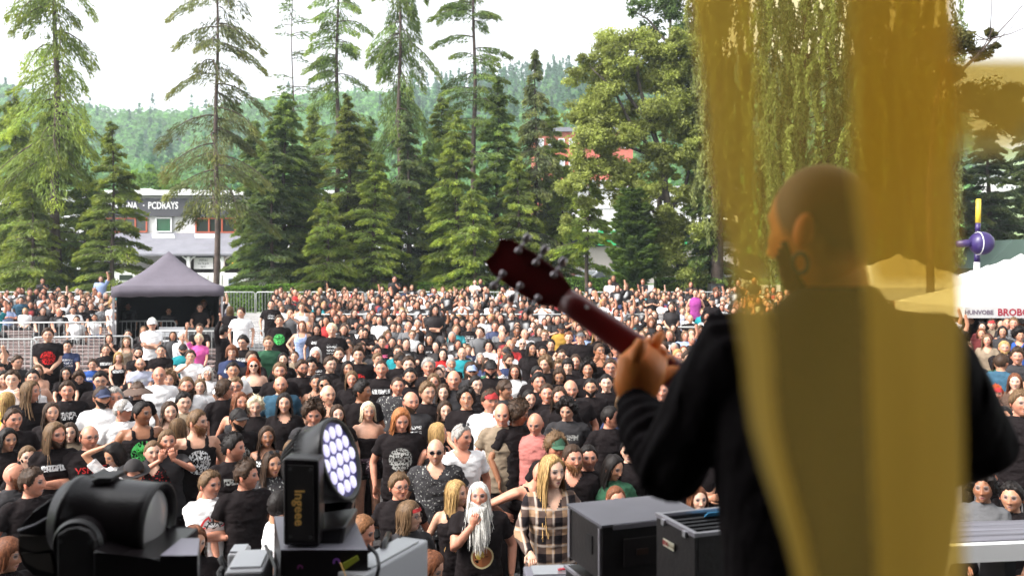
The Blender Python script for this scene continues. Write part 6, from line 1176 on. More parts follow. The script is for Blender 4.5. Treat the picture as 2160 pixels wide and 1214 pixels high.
for (x, y, st) in cand:
    H = 1.145 if st else 1.6; px = CX+x/y*F; z = float(zg(y)); py = HY+(CZ-z-H)/y*F; hr = .12/y*F; bw = .27/y*F; bad = False
    for (hx, hy, Yh, Xh, tg, _) in PEOPLE:
        if abs(Xh-x) < .36 and abs(Yh-y) < .33: bad = True; break
        if Yh > y and abs(hx-px) < bw*.8+.05/Yh*F and hy > py-hr*1.1 and hy < py+hr*9: bad = True; break
        if Yh < y and abs(hx-px) < .11/Yh*F and abs(hy-py) < hr*.7: bad = True; break
    for c in final[-260:]:
        if bad: break
        if abs(c[0]-x) < .40 and abs(c[1]-y) < .3: bad = True
    if not bad and (700 < px < 890) and 8 < y < 11: bad = True
    if not bad: final.append((x, y, st, px, py, z))
final.sort(key=lambda c: c[1]); nind = 300-NP[0]-1
tags = [p for p in PEOPLE if p[4]]
def near_tag(px, py):
    b_ = min(tags, key=lambda p: (p[0]-px)**2+((p[1]-py)*1.6)**2); dx, dy = px-b_[0], py-b_[1]
    rel = 'right of' if dx > abs(dy)*1.2 else 'left of' if -dx > abs(dy)*1.2 else 'behind' if dy < 0 else 'in front of'
    return rel, b_[4]
used = set(o['label'] for o in COL.objects if 'label' in o)
spots = []; rest = []
for i, (x, y, st, px, py, z) in enumerate(final):
    vis = (-25 < px < 1545 or 2020 < px < 2190) and py < 1240
    if vis and len(spots) < nind: spots.append((x, y, st, px, py, z))
    else: rest.append((x, y, st, px, py, z))
for (x, y, st, px, py, z) in spots:
    fem = rf.random() < .42; tc = pick([('k',58),('w',13),('dg',10),('gy',5),('nv',4),('rd',1),('te',1),('lbl',2),('br',2),('be',2),('gn',1)]); hc = pick([('dk',30),('br',38),('lb',14),('bl',8),('gr',6),('au',4)])
    hair = pick([('long',50),('bob',12),('pony',18),('parted',10),('short',8)] if fem else [('short',36),('crop',24),('buzz',7),('ring',6),('quiff',10),('shaggy',8),('long',7)]); L = rf.choice([.16,.24,.30]); pose = pick([('lap',30),('knee',20),('clap',14),('cross',12),('chin/lap',8),('clasp',10),('up',2)] if st else [('down',50),('cross',18),('clasp',12),('pocket',10),('phone',4),('chin/down',5),('clap',6)])
    ex = []; 
    if not fem and rf.random() < .38: ex.append((pick([('beard',3),('fullbeard',1)]), hc if hc != 'gr' else 'gr'))
    e = rf.random(); 
    if e < .15: ex.append(('glasses',))
    elif e < .21: ex.append(('sunglasses',))
    elif e < .30 and not fem: ex.append(('cap', rf.choice(['k','k','dg','nv']))); hair = 'crop'
    pr = pick([(0,45),(1,25),(2,12),(3,14),(5,4)]) if tc in ('k','dg','nv') else 0; top = pick([('tee',70),('tank',12 if fem else 5),('long',8),('scoop',10 if fem else 0)])
    hn = {'long':f'long {HN[hc]} hair','bob':f'{HN[hc]} bobbed hair','pony':f'tied {HN[hc]} hair','parted':f'loose {HN[hc]} hair','short':f'short {HN[hc]} hair','crop':f'cropped {HN[hc]} hair','buzz':'shaved head','ring':'balding head','quiff':f'swept {HN[hc]} hair','shaggy':f'shaggy {HN[hc]} hair'}[hair]
    if ex and ex[-1][0] == 'cap': hn = 'a cap'
    rel, tg = near_tag(px, py); item = {'tee':'tee','tank':'vest','long':'long sleeves','scoop':'top'}[top]; wn = 'woman' if fem else 'man'
    opts = [f'{wn} in {WN[tc]} {item} with {hn}, {rel} the {tg}', f'{"seated" if st else "standing"} {wn} in {WN[tc]} {item} with {hn}, {rel} the {tg}', f'{wn} in {WN[tc]} {item}, {hn}, {pose.split("/")[0]} pose, {rel} the {tg}'] 
    lab = None
    for q in opts+[f'{a} {wn} in {WN[tc]} {item}, {hn}, {rel} the {tg}' for a in ('another','farther','higher placed','small','farthest','partly hidden','half turned')]:
        if q not in used: lab = ' '.join(q.split()[:16]); 
        if lab and lab not in used: break
    used.add(lab); VAR[0] += 1; s = (.93 if fem else 1.0)*rf.uniform(.96,1.04)
    person(x, y, z, math.atan2(-x, y)+RAD(rf.gauss(6, 14)), s=s, pose=pose, seated=st, fem=int(fem), b=rf.choice([1.0,1.0,1.08] if fem else [1.0,1.08,1.15]), hyaw=RAD(rf.choice([-12,0,12,12,24])), hpitch=0, top=top, tc=tc, pr=pr, pc=rf.choice([(.72,.72,.72)]*5+[(.6,.05,.05),(.4,.4,.42)]), hair=hair, hc=hc, L=L, skin=pick([('p',30),('r',35),('m',18),('l',14),('t',3)]), extras=tuple(ex), bc=pick([('k',5),('nv',2),('gy',1),('dn',1)]), lod=1, var=VAR[0], label=lab, group='audience watching the stage')
# far mass
def low_template(k):
    """seated low detail figure, vertex regions coded in colour: 0 skin 1 shirt 2 trousers 3 hair 4 print"""
    fem = k % 2; pose = ['lap','clap','cross','knee','chin/lap','clasp','phone','lap','up/lap','clap','knee','rest'][k]; yaw = [-.2,.1,.3,0,.2,-.1][k % 6]; parts = []
    bm = body_mesh(pose, fem, 1.0+.08*(k % 3), yaw, 0, True, 0, k % 6, 0, 2, 0); parts.append((bm, 0, None))
    parts.append((shirt_mesh('tee', pose, fem, 1.0+.08*(k % 3), 0, 2), 1, None)); parts.append((trousers_mesh(True, fem, 1.0, 'trousers'), 2, None))
    st_ = ['short','long','shaggy','bob','short','long','crop','bob','parted','long','ring','parted'][k % 12]; hm_ = hair_geo(st_, .2, k, 22, 18, fem, 40); parts.append((hm_, 3, (head_c(0, yaw, 0), yaw)))
    VV, QQ, TT, RR, CCc = [], [], [], [], []; n = 0
    for me, rg, tr in parts:
        if isinstance(me, MB): V, Q, T, C = me.arrays(); V = V@np.array(Euler((0,0,tr[1])).to_matrix()).T+tr[0]
        else:
            nv = len(me.vertices); V = np.empty(nv*3, np.float32); me.vertices.foreach_get('co', V); V = V.reshape(-1,3).astype(float); Q = np.array([p.vertices[:] for p in me.polygons if len(p.vertices) == 4]).reshape(-1,4); T = np.array([p.vertices[:] for p in me.polygons if len(p.vertices) == 3]).reshape(-1,3)
            if rg == 0: C = np.empty(nv*4, np.float32); me.color_attributes['Col'].data.foreach_get('color', C); C = C.reshape(-1,4)
            else: C = np.ones((nv, 4))
        VV.append(V); QQ.append(Q+n); TT.append(T+n); RR.append(np.full(len(V), rg)); CCc.append(C); n += len(V)
    V = np.concatenate(VV); V[:,2] -= .46; RG = np.concatenate(RR); C = np.concatenate(CCc); return V, np.concatenate(QQ), np.concatenate(TT), RG, C
TPL = [low_template(k) for k in range(12)]; rc = np.random.default_rng(5)
VV, QQ, TT, CL = [], [], [], []; n = 0
for (x, y, st, px, py, z) in rest:
    if y > 40 or (1620 < px < 2000 and y < 13): continue
    V, Q, T, RG, C = TPL[rc.integers(12)]; a = math.atan2(-x, y)+rc.normal()*.2+.05; s = rc.uniform(.87,1.08); c_, s_ = math.cos(a), math.sin(a); Vt = V*s; Vt = np.stack([Vt[:,0]*c_-Vt[:,1]*s_, Vt[:,0]*s_+Vt[:,1]*c_, Vt[:,2]], 1)+[x, y, z+(.46 if not st else 0)]
    sk = np.array(list(SK.values())[rc.choice(5, p=[.3,.17,.05,.33,.15])]); tcx = np.array(CC[rc.choice(['k','w','dg','gy','nv','rd','te','be','lbl','br'], p=[.57,.19,.11,.04,.03,.015,.01,.015,.01,.01])]); hcx = np.array(HC[rc.choice(['dk','br','lb','bl','gr','au'], p=[.34,.34,.14,.08,.06,.04])]); tr_ = np.array(CC[rc.choice(['k','nv','dg'])])
    col = np.zeros((len(V), 3)); m0 = RG == 0; col[m0] = np.where(C[m0,3:4] > .5, C[m0,:3], sk*C[m0,:3]); col[RG == 1] = tcx; col[RG == 2] = tr_; col[RG == 3] = hcx*C[RG == 3][:,:3]
    if tcx.mean() < .1 and rc.random() < .55:
        pm = (RG == 1) & (V[:,1] < -.07) & (np.abs(V[:,0]) < .09) & (V[:,2] > .74) & (V[:,2] < .93); col[pm] = np.array([(.6,.6,.6),(.6,.6,.6),(.5,.06,.06)][rc.integers(3)])*.8
    VV.append(Vt); QQ.append(Q+n); TT.append(T+n); CL.append(np.c_[col, np.ones(len(col))]); n += len(V)
if VV:
    M_mass = mat_attr('crowd_cloth_and_skin', .7, 0, .3); o = link('far_crowd', mesh_from('far_crowd', np.concatenate(VV), np.concatenate(QQ), np.concatenate(TT), np.concatenate(CL), M_mass)); tag(o, 'dense seated crowd filling the distant upper rows', kind='stuff')
print('PEOPLE', NP[0], 'individual;', len(VV), 'in the mass; fill', len(spots))
# ------------------------------------------------------------------ lights and cases on the stage edge
M_shell = mat('fixture_shell', (.011,.008,.009), .3, noise=.15, nscale=20, bump=.1, bscale=180, spec=.5); M_shell2 = mat('fixture_matt', (.03,.026,.026), .55, noise=.2, nscale=9); M_grey = mat('fixture_grey_edge', (.21,.20,.235), .45); M_alu = mat('aluminium', (.6,.6,.62), .4, .85)
M_tunx = mat('screw_steel', (.12,.12,.12), .4, .8); M_gold = mat('gold_lettering', (.95,.55,.15), .6); M_ledw = mat('led_glow', (.8,.8,.9), .3, emit=(.72,.66,1.0), estr=.30); M_ledf = mat('led_face', (.05,.035,.22), .35); M_lensg = mat('front_lens', (.38,.36,.36), .22, spec=.9)
def frame_of(c, axis, up=(0,0,1)):
    w_ = Vector(axis).normalized(); u = Vector(up).cross(w_).normalized(); v = w_.cross(u); return Matrix(((u.x,v.x,w_.x,c[0]),(u.y,v.y,w_.y,c[1]),(u.z,v.z,w_.z,c[2]),(0,0,0,1)))
def lathe(m, prof, seg=40, M=None, sq=1.0, C=None):
    """prof: (along, radius)"""
    th = np.linspace(0, 2*np.pi, seg, endpoint=False); V = np.array([(r*math.cos(a), r*math.sin(a)*sq, z) for z, r in prof for a in th]); 
    if M is not None: V = np.array([(M@Vector(v))[:] for v in V])
    n = len(prof); m.add(V, [(i*seg+j, i*seg+(j+1) % seg, (i+1)*seg+(j+1) % seg, (i+1)*seg+j) for i in range(n-1) for j in range(seg)], C=C)
def bevel(o, w_=.006, s=2):
    b = o.modifiers.new('b', 'BEVEL'); b.width = w_; b.segments = s; b.limit_method = 'ANGLE'; b.angle_limit = .6; return o
# --- LED wash light at the centre
D = 3.25; c = W(715, 968, D); Wl = empty('wash_light', (c.x-.1, D, 1.6)); base = Wl.location.copy(); tag(Wl, 'black moving wash light with nineteen white violet lenses and gold script on its arm', 'stage light')
Rd = .153; ax = Vector((.92,-.20,.29)); Mx = frame_of(Vector(c)-base, ax)
m = MB(); lathe(m, [(-.205,.02),(-.20,.062),(-.17,.088),(-.12,.115),(-.112,.132),(-.02,.149),(.0,Rd),(.012,Rd),(.014,Rd-.012),(.0,Rd-.018),(-.004,0.001)], 48, Mx); m.obj('head', M_shell, Wl, True)
m = MB(); lathe(m, [(.001,Rd-.018),(.001,.001)], 40, Mx); m.obj('lens_plate', M_ledf, Wl)
pts = [(0,0)]+[(.056*math.cos(a), .056*math.sin(a)) for a in np.arange(6)*math.pi/3]+[(r*math.cos(a), r*math.sin(a)) for i in range(12) for r, a in [(.112 if i % 2 == 0 else .099, i*math.pi/6)]]
for x, y in pts:
    m = MB(); V = []; seg = 12
    for r, z in ((.0235,.002),(.022,.006),(.013,.010),(.0005,.011)): V += [(Mx@Vector((x+r*math.cos(a), y+r*math.sin(a), z)))[:] for a in np.linspace(0, 2*np.pi, seg, endpoint=False)]
    m.add(V, [(i*seg+j, i*seg+(j+1) % seg, (i+1)*seg+(j+1) % seg, (i+1)*seg+j) for i in range(3) for j in range(seg)]); m.obj('led_lens', M_ledw, Wl, True)
m = MB()
for k in range(7): a = math.pi*.55+k*.14; m.tube([(Mx@Vector((.145*math.cos(a), .145*math.sin(a), -.10)))[:], (Mx@Vector((.09*math.cos(a), .09*math.sin(a), -.185)))[:]], .004, 5)
m.obj('cooling_fins', M_shell2, Wl)
def slab(m, poly, Y0, Y1):
    """poly in photo pixels at depth Y0, thickness to Y1, relative to base"""
    A = [np.array(W(a, b, Y0)-base) for a, b in poly]; Bk = [p+np.array([0, Y1-Y0, 0]) for p in A]; n = len(A); m.add(A+Bk, [(i, n+i, n+(i+1) % n, (i+1) % n) for i in range(n)], [(0,i,i+1) for i in range(1,n-1)]+[(n,n+i+1,n+i) for i in range(1,n-1)])
m = MB(); slab(m, [(596,965),(672,968),(674,1150),(668,1153),(597,1150)], 3.0, 3.09); o = bevel(m.obj('yoke_arm', M_shell, Wl), .012, 3)
m = MB(); slab(m, [(606,980),(660,982),(662,1140),(607,1138)], 2.992, 2.999); m.obj('arm_cover', M_shell2, Wl)
t_ = text('Ingeee', .046, M_gold, W(631, 1070, 2.985)-base, (math.pi/2, math.radians(90), 0), Wl, 'arm_lettering', bold=.001, extrude=.0008)
m = MB(); slab(m, [(672,968),(674,1150),(700,1150),(735,1095),(744,1060),(738,1056),(708,1100),(690,1104),(684,1080),(678,1010)], 3.42, 3.5); bevel(m.obj('yoke_arm', M_shell, Wl), .008, 2)
m = MB(); slab(m, [(597,1128),(730,1110),(722,1150),(690,1165),(604,1160)], 3.05, 3.3); bevel(m.obj('yoke_base', M_shell, Wl), .01, 2)
m = MB(); Y0, Y1, zt = 2.98, 3.38, CZ-(1160-HY)/F*2.98
a0, a1 = W(592, 1160, Y0).x, W(776, 1160, Y0).x; a2, a3 = W(578, 1130, Y1).x-.0, W(745, 1118, Y1).x; V = [(a0,Y0,1.6),(a1,Y0,1.6),(a3+.05,Y1,1.6),(a2,Y1,1.6),(a0,Y0,zt),(a1,Y0,zt),(a3,Y1,zt),(a2,Y1,zt)]; m.add([np.array(v)-np.array(base) for v in V], [(0,1,5,4),(1,2,6,5),(2,3,7,6),(3,0,4,7),(3,2,1,0)]); m.obj('base_housing', M_shell, Wl)
m = MB(); m.add([np.array(v)+[0,0,.002]-np.array(base) for v in V[4:]], [(0,1,2,3)]); m.obj('base_top', M_grey, Wl)
for sx in (a0-.015, a1+.02): m = MB(); m.tube([(sx-base.x, 0.06-.27+.1, zt-.16-base.z),(sx-base.x+.03*(1 if sx > 0 or sx == a1+.02 else -1)*0, -.05, zt-.05-base.z),(sx-base.x, .08, zt-.05-base.z),(sx-base.x, .12, zt-.16-base.z)], .012, 8); m.obj('handle', M_shell, Wl, True)
for (x, y, r, cc, nm) in ((710,1184,.013,(.35,.12,.60),'purple_sticker'),(633,1196,.010,(.28,.05,.22),'sticker')): m = MB(); V_, Q_ = ring_mesh(r*.45, r, -2.2, 2.0, 14); p_ = W(x, y, 2.974)-base; m.add([(p_.x+v[0], p_.y, p_.z+v[1]) for v in V_], Q_); m.obj(nm, mat(nm, cc, .6), Wl)
m = MB(); slab(m, [(722,1188),(753,1171),(757,1180),(728,1201)], 2.968, 2.974); m.obj('yellow_label', mat('yellow_label', (.38,.42,.04), .6), Wl)
m = MB(); p0, p1, p2 = [W(*q)-base for q in ((718,1186,2.96),(724,1200,2.94),(729,1214,2.93))]; m.tube([p0, p1, p2], .002, 5); m.obj('wire', M_gold, Wl)
# --- spot light at the left
D = 2.75; c = W(290, 1098, D); Sl = empty('spot_light', (c.x-.08, D, 1.6)); base = Sl.location.copy(); tag(Sl, 'big black moving spot light with glass front lens at the bottom left', 'stage light')
Mx = frame_of(Vector(W(330, 1100, 2.7))-base, (1,-.06,-.05)); rl = .118
m = MB(); lathe(m, [(-.30,.02),(-.295,.07),(-.28,.105),(-.255,.112),(-.25,.122),(-.23,.122),(-.228,.115),(-.12,.120),(-.02,.116),(.0,.116),(.006,.112),(.004,.100),(-.015,.094)], 56, Mx); m.obj('barrel', M_shell, Sl, True)
m = MB(); lathe(m, [(-.012,.096),(-.006,.088),(.003,.06),(.009,.03),(.011,.001)], 48, Mx); m.obj('lens', M_lensg, Sl, True)
m = MB(); lathe(m, [(-.001,.117),(.012,.117),(.014,.110),(.0,.104)], 48, Mx); m.obj('lens_ring', M_shell2, Sl, True)
m = MB(); slab(m, [(190,1014),(205,1007),(236,1007),(232,1018),(200,1022)], 2.66, 2.76); bevel(m.obj('top_vent', M_shell2, Sl), .004)
m = MB(); slab(m, [(168,1012),(120,1042),(70,1078),(44,1108),(38,1130),(38,1165),(48,1190),(70,1214),(170,1225),(240,1225),(240,1100),(200,1030)], 2.78, 2.95); bevel(m.obj('rear_housing', M_shell, Sl), .02, 3)
m = MB(); m.tube([W(39,1118,2.765)-base, W(75,1106,2.76)-base, W(120,1080,2.76)-base, W(164,1056,2.76)-base], .0045, 6); m.obj('trim_line', M_grey, Sl, True)
m = MB(); slab(m, [(40,1128),(80,1132),(112,1131),(106,1158),(70,1163),(42,1152)], 2.768, 2.779); slab(m, [(44,1166),(78,1168),(105,1166),(110,1190),(112,1208),(80,1200),(55,1186)], 2.768, 2.779); m.obj('side_panel', mat('side_panel', (.10,.085,.075), .55), Sl)
p_ = W(160, 1150, 2.55)-base; m = MB(); V_, Q_, T_ = tube([(p_.x,p_.y,p_.z),(p_.x,p_.y+.012,p_.z),(p_.x,p_.y+.1,p_.z)], [.066,.073,.073], 40); m.add(V_, Q_, T_); m.obj('pivot', M_shell, Sl)
m = MB(); slab(m, [(119,1128),(138,1116),(163,1112),(186,1120),(200,1140),(203,1330),(118,1330)], 2.53, 2.60); bevel(m.obj('yoke_arm', M_shell2, Sl), .01, 2)
m = MB(); slab(m, [(196,1160),(250,1176),(340,1178),(345,1340),(196,1340)], 2.5, 2.8); bevel(m.obj('yoke_body', M_shell, Sl), .01)
bz = CZ-(1172-HY)/F*2.5; x0, x1 = W(338, 0, 2.5).x, W(417, 0, 2.5).x; m = MB(); V = [(x0,2.5,1.6),(x1,2.5,1.6),(x1+.0,2.66,1.6),(x0,2.66,1.6),(x0,2.5,bz),(x1,2.5,bz),(W(421,0,2.66).x,2.66,bz),(x0,2.66,bz)]; V = [np.array(v)-np.array(base) for v in V]; m.add(V, [(0,1,5,4),(1,2,6,5),(2,3,7,6),(3,0,4,7),(3,2,1,0)]); m.obj('base_housing', M_shell, Sl)
m = MB(); m.add([v+np.array([0,0,.002]) for v in V[4:]], [(0,1,2,3)]); m.obj('base_top', mat('base_top_paint', (.38,.35,.42), .4), Sl)
m = MB(); p_ = W(356, 1166, 2.6)-base; m.tube([(p_.x,p_.y,p_.z-.01),(p_.x,p_.y,p_.z+.012)], .008, 10); m.obj('knob', M_black, Sl)
# --- small pale fixtures in front
def wedge(px, py, Y, w_, d_, h_, rz, label, cat, mt=None, nm='floor_box'):
    p = W(px, py, Y); e = empty(nm, (p.x, Y, 1.6), rz); tag(e, label, cat); m = MB(); hh = p.z-1.6; m.box((0,0,hh/2), (w_, d_, hh)); bevel(m.obj('housing', mt or M_grey, e), .008); m = MB(); m.box((0,0,hh+.004), (w_*.8, d_*.75, .008)); m.obj('top_plate', M_alu, e); m = MB(); m.tube([(-w_*.5,-d_*.2,hh*.8),(-w_*.5-.04,-d_*.1,hh*.95),(-w_*.5-.04,d_*.1,hh*.95),(-w_*.5,d_*.2,hh*.8)], .009, 8); m.obj('handle', M_black, e, True); return e
M_pale = mat('pale_housing', (.5,.5,.52), .4)
wedge(527, 1180, 3.25, .13, .25, .2, .12, 'white rounded box standing left of the wash light', 'stage box', M_pale); wedge(505, 1158, 3.6, .07, .12, .2, .1, 'small white box with a black knob behind the white rounded box', 'stage box', M_pale)
wedge(812, 1168, 3.15, .11, .42, .2, -.42, 'long silver box angled right of the wash light', 'stage box', M_pale)
e = wedge(1185, 1203, 4.0, .33, .16, .2, .08, 'flat grey metal case lid with a red marker at the bottom edge', 'case', M_grey); m = MB(); m.tube([(-.02,-.03,.0),(.03,-.015,.0),(.08,-.02,0)], .006, 6); o = m.obj('red_handle', mat('red_plastic', (.5,.01,.03), .4), e, True); o.location.z = W(0,1203,4.0).z-1.6+.016
# --- grey rack case
M_case = mat('case_laminate', (.018,.014,.014), .5, noise=.25, nscale=12, bump=.1, bscale=60); M_casetop = mat('case_top', (.13,.125,.145), .5, noise=.08, nscale=6); M_edge = mat('case_edge', (.42,.40,.44), .35, .6)
A = Vector((.338,3.47)); ux = Vector((.42,.15)).normalized(); uy = Vector((-.093,.31)).normalized(); rz = math.atan2(ux.y, ux.x); Wd, Dp = .46, .335; zt = 2.3
cc = A+ux*Wd/2+uy*Dp/2; Rk = empty('rack_case', (cc.x, cc.y, 1.6), rz); tag(Rk, 'charcoal rack case with grey lid and amplifier front, left of the open case', 'rack case')
m = MB(); m.box((0,0,.585), (Wd,Dp,.21)); bevel(m.obj('upper_body', M_case, Rk), .005); m = MB(); m.box((0,0,.6955), (Wd+.006,Dp+.006,.009)); m.obj('lid', M_casetop, Rk)
m = MB(); m.box((.02,-Dp/2-.004,.688), (Wd*.88,.006,.018)); m.obj('edge_strip', M_edge, Rk); m = MB(); m.box((-Wd/2-.004,Dp*.42,.585), (.006,.02,.2)); m.obj('edge_strip', M_edge, Rk); m = MB(); m.box((-Wd/2-.004,-Dp*.46,.585), (.006,.014,.2)); m.obj('edge_strip', M_edge, Rk)
m = MB(); m.box((-Wd/2-.002,-.06,.60), (.006,.05,.07)); m.obj('side_handle', M_black, Rk)
m = MB(); m.box((.04,-Dp/2-.006,.585), (Wd*.78,.006,.11)); am = bevel(m.obj('amplifier', mat('amp_panel', (.022,.017,.017), .45), Rk), .002)
for x in (.0,.09): m = MB(); m.box((x-.06,-Dp/2-.011,.585), (.05,.004,.022)); m.obj('display', mat('display_panel', (.055,.03,.022), .3), am)
for x, z in ((.16,.60),(.16,.565),(.185,.585)): m = MB(); m.tube([(x,-Dp/2-.009,z),(x,-Dp/2-.02,z)], .006, 10); m.obj('knob', M_shell2, am)
m = MB(); m.box((0,0,.22), (Wd+.01,Dp+.02,.44)); bevel(m.obj('lower_body', M_case, Rk), .005); m = MB(); m.box((-Wd/2-.008,0,.437), (.012,Dp+.02,.012)); m.obj('edge_strip', M_edge, Rk); m = MB(); m.box((0,-Dp/2-.013,.437), (Wd,.01,.012)); m.obj('edge_strip', M_edge, Rk)
# --- open case with sticker
zt = 2.385; A = Vector((.53,3.30)); Bp = Vector((.618,3.05)); ud = (Bp-A).normalized(); Dp = (Bp-A).length; un = Vector((-ud.y, ud.x)); rz = math.atan2(un.y, un.x); Wd = .42
cc = A+ud*Dp/2+un*Wd/2; Oc = empty('open_case', (cc.x, cc.y, 1.6), rz); H = zt-1.6; tag(Oc, 'open black flight case with metal rim and small red and white sticker', 'flight case')
m = MB()
for sx in (-1, 1): m.box((sx*(Wd/2-.006),0,H/2), (.012,Dp,H))
for sy in (-1, 1): m.box((0,sy*(Dp/2-.006),H/2), (Wd-.03,.012,H-.002))
m.box((0,0,H-.14), (Wd-.03,Dp-.03,.01)); m.obj('shell', M_case, Oc)
m = MB()
for sx in (-1, 1): m.box((sx*(Wd/2-.005),0,H+.004), (.018,Dp+.012,.014))
for sy in (-1, 1): m.box((0,sy*(Dp/2-.004),H+.003), (Wd-.02,.016,.012))
m.obj('metal_rim', M_edge, Oc)
for y in (-.08,.07): m = MB(); m.box((-Wd/2-.006,y,H-.006), (.012,.02,.02)); m.obj('latch', M_alu, Oc)
for i in range(5): m = MB(); m.box((0,-Dp/2+.05+i*.04,H-.05), (Wd*.86,.008,.10), rx=.25); m.obj('folder', M_black, Oc)
m = MB(); m.box((.03,.06,H+.005), (.16,.004,.05), rx=.9); m.obj('blue_sheet', mat('blue_sheet', (.10,.42,.75), .5), Oc)
stk = MB(); stk.box((-Wd/2-.008,.03,H-.075), (.003,.075,.026)); so_ = stk.obj('sticker', mat('sticker_paper', (.62,.58,.45), .6), Oc)
text('IXXI', .02, mat('sticker_red', (.35,.05,.05), .6), (-Wd/2-.011,.048,H-.075), (math.pi/2,0,-math.pi/2), so_, bold=.001, extrude=.0005); text('WLAC', .018, mat('sticker_tan', (.35,.28,.18), .6), (-Wd/2-.011,.012,H-.075), (math.pi/2,0,-math.pi/2), so_, extrude=.0005)
# --- bench-like barrier top at bottom right
e = empty('stage_step', (2.55, 4.55, .0), .12); tag(e, 'grey boarded step with bright white edge at the bottom right corner', 'step'); zt = CZ-(1168-HY)/F*4.3; m = MB()
for i in range(4): m.box((0,.02+i*.082,zt-.02), (1.5,.078,.04))
m.obj('boards', wood_mat('grey_boards', (.17,.165,.19), .8), e); m = MB(); m.box((0,-.05,zt-.045), (1.5,.045,.085)); m.obj('white_edge', M_white, e); m = MB(); [m.box((s*.7,.15,(zt-.04)/2), (.06,.2,zt-.05)) for s in (-1,0,1)]; m.obj('frame', M_black, e)
# crowd barrier in front of the first row
fb = barrier((.1, 7.0, 0), 0, 2.4, 1.12, 'black crowd barrier section right under the stage front', 'crowd barriers in front of the first row', nb=18, matl=M_black)
def cable(pts, label, r=.006, mt=None):
    m = MB(); P = np.array([W(a, b, d) for a, b, d in pts]); k = np.linspace(0, len(P)-1, 24); Q_ = np.stack([np.interp(k, range(len(P)), P[:,c]) for c in range(3)], 1)
    for _ in range(3): Q_[1:-1] = (Q_[:-2]+2*Q_[1:-1]+Q_[2:])/4
    m.tube(Q_, r, 8); tag(m.obj('cable', mt or M_black, None, True), label, 'cable')
cable([(455,1230,3.3),(470,1205,3.3),(492,1195,3.25),(520,1208,3.15),(545,1240,3.1)], 'black cable looping in front of the white rounded box')
cable([(778,1150,3.1),(795,1168,3.0),(800,1195,2.95),(790,1230,2.95)], 'black cable hanging off the right side of the wash light base')
cable([(560,1150,3.3),(572,1172,3.1),(582,1200,2.95),(575,1240,2.9)], 'black cable at the left side of the wash light base')
for (x, y) in ((612,988),(655,990),(613,1130),(655,1132)): m = MB(); q = W(x, y, 2.988)-Wl.location; m.tube([(q.x,q.y,q.z),(q.x,q.y-.004,q.z)], .006, 10); m.obj('screw', M_tunx, Wl)
for (x, y) in ((128,1140),(190,1142)): m = MB(); q = W(x, y, 2.528)-Sl.location; m.tube([(q.x,q.y,q.z),(q.x,q.y-.004,q.z)], .006, 10); m.obj('screw', M_tunx, Sl)
# ------------------------------------------------------------------ guitarist seen from behind
GU = empty('person', (.56, 1.5, 1.6)); tag(GU, 'guitarist with shaved head and black sweater seen from behind, close to the camera', 'person'); gb = np.array(GU.location)
def wp(px, py, d): return np.array(W(px, py, d))-gb
hc_ = wp(1735, 488, 1.50); yaw_h = RAD(180+42)    # face turned away and to the image left
nb_ = wp(1752, 640, 1.50); shL = wp(1555, 735, 1.50); shR = wp(1945, 735, 1.54); elL = wp(1408, 985, 1.62); wrL = wp(1335, 850, 1.80); elR = wp(2070, 925, 1.60); wrR = wp(1900, 1020, 1.95)
U = MB(); cx, cy = (shL[0]+shR[0])/2, 0.01
def trow(infl): return [(.60,.155+infl,.115+infl,cx,cy+.02),(.80,.165+infl,.12+infl,cx,cy+.02),(.98,.158+infl,.112+infl,cx,cy+.02),(1.15,.160+infl,.115+infl,cx,cy+.01),(1.32,.176+infl,.12+infl,cx,cy),(1.45,.186+infl,.118+infl,cx,cy),(1.535,.172+infl,.10+infl,cx,cy+.005),(1.58,.140+infl,.085+infl,cx,cy+.005),(1.615,.098+infl,.072+infl,cx+.002,cy+.005),(1.645,.066+infl,.062+infl,cx+.004,cy)]
U.add(*rings(trow(-.01)+[(1.67,.056,.058,cx+.0,cy-.0),(1.71,.053,.058,cx-.006,cy),(1.75,.052,.058,cx-.010,cy)], 28))
for s_, e_, w_ in ((shL, elL, wrL), (shR, elR, wrR)): U.tube([s_*.6+np.array([cx,cy,s_[2]])*.4, s_, s_*.5+e_*.5, e_, e_*.5+w_*.5, w_, w_+(w_-e_)*.08], [.05,.056,.048,.041,.038,.028,.027], 14)
V, Q, T, _ = U.arrays(); V, Q, T = remesh(V, Q, T, .008); m = MB(); m.add(V, Q, T)
h = head_geo(72, 60, 0, 2, 0); Vh, Qh, Th, Ch = h.arrays(); Rm = np.array(Euler((RAD(6), 0, yaw_h)).to_matrix()); sc_h = .95; nh_ = 72*60; dd_, _, Uh = head_grid(72, 60); au_ = np.abs((Uh+np.pi) % (2*np.pi)-np.pi); zl_ = np.interp(au_, [0,.55,.9,1.25,1.5,1.75,2.1,3.15], [.068,.066,.046,-.01,-.03,.005,-.055,-.07]); mk_ = sstep(-.012,.03,Vh[:nh_,2]-zl_)[:,None]; bd_ = (sstep(-.03,-.05,Vh[:nh_,2])*sstep(1.35,1.0,au_)*.5)[:,None]; mk_ = np.maximum(mk_, bd_); Ch[:nh_,:3] *= 1-mk_*np.array([.80,.84,.86]); m.add((Vh*sc_h)@Rm.T+hc_, Qh, Th, Ch)
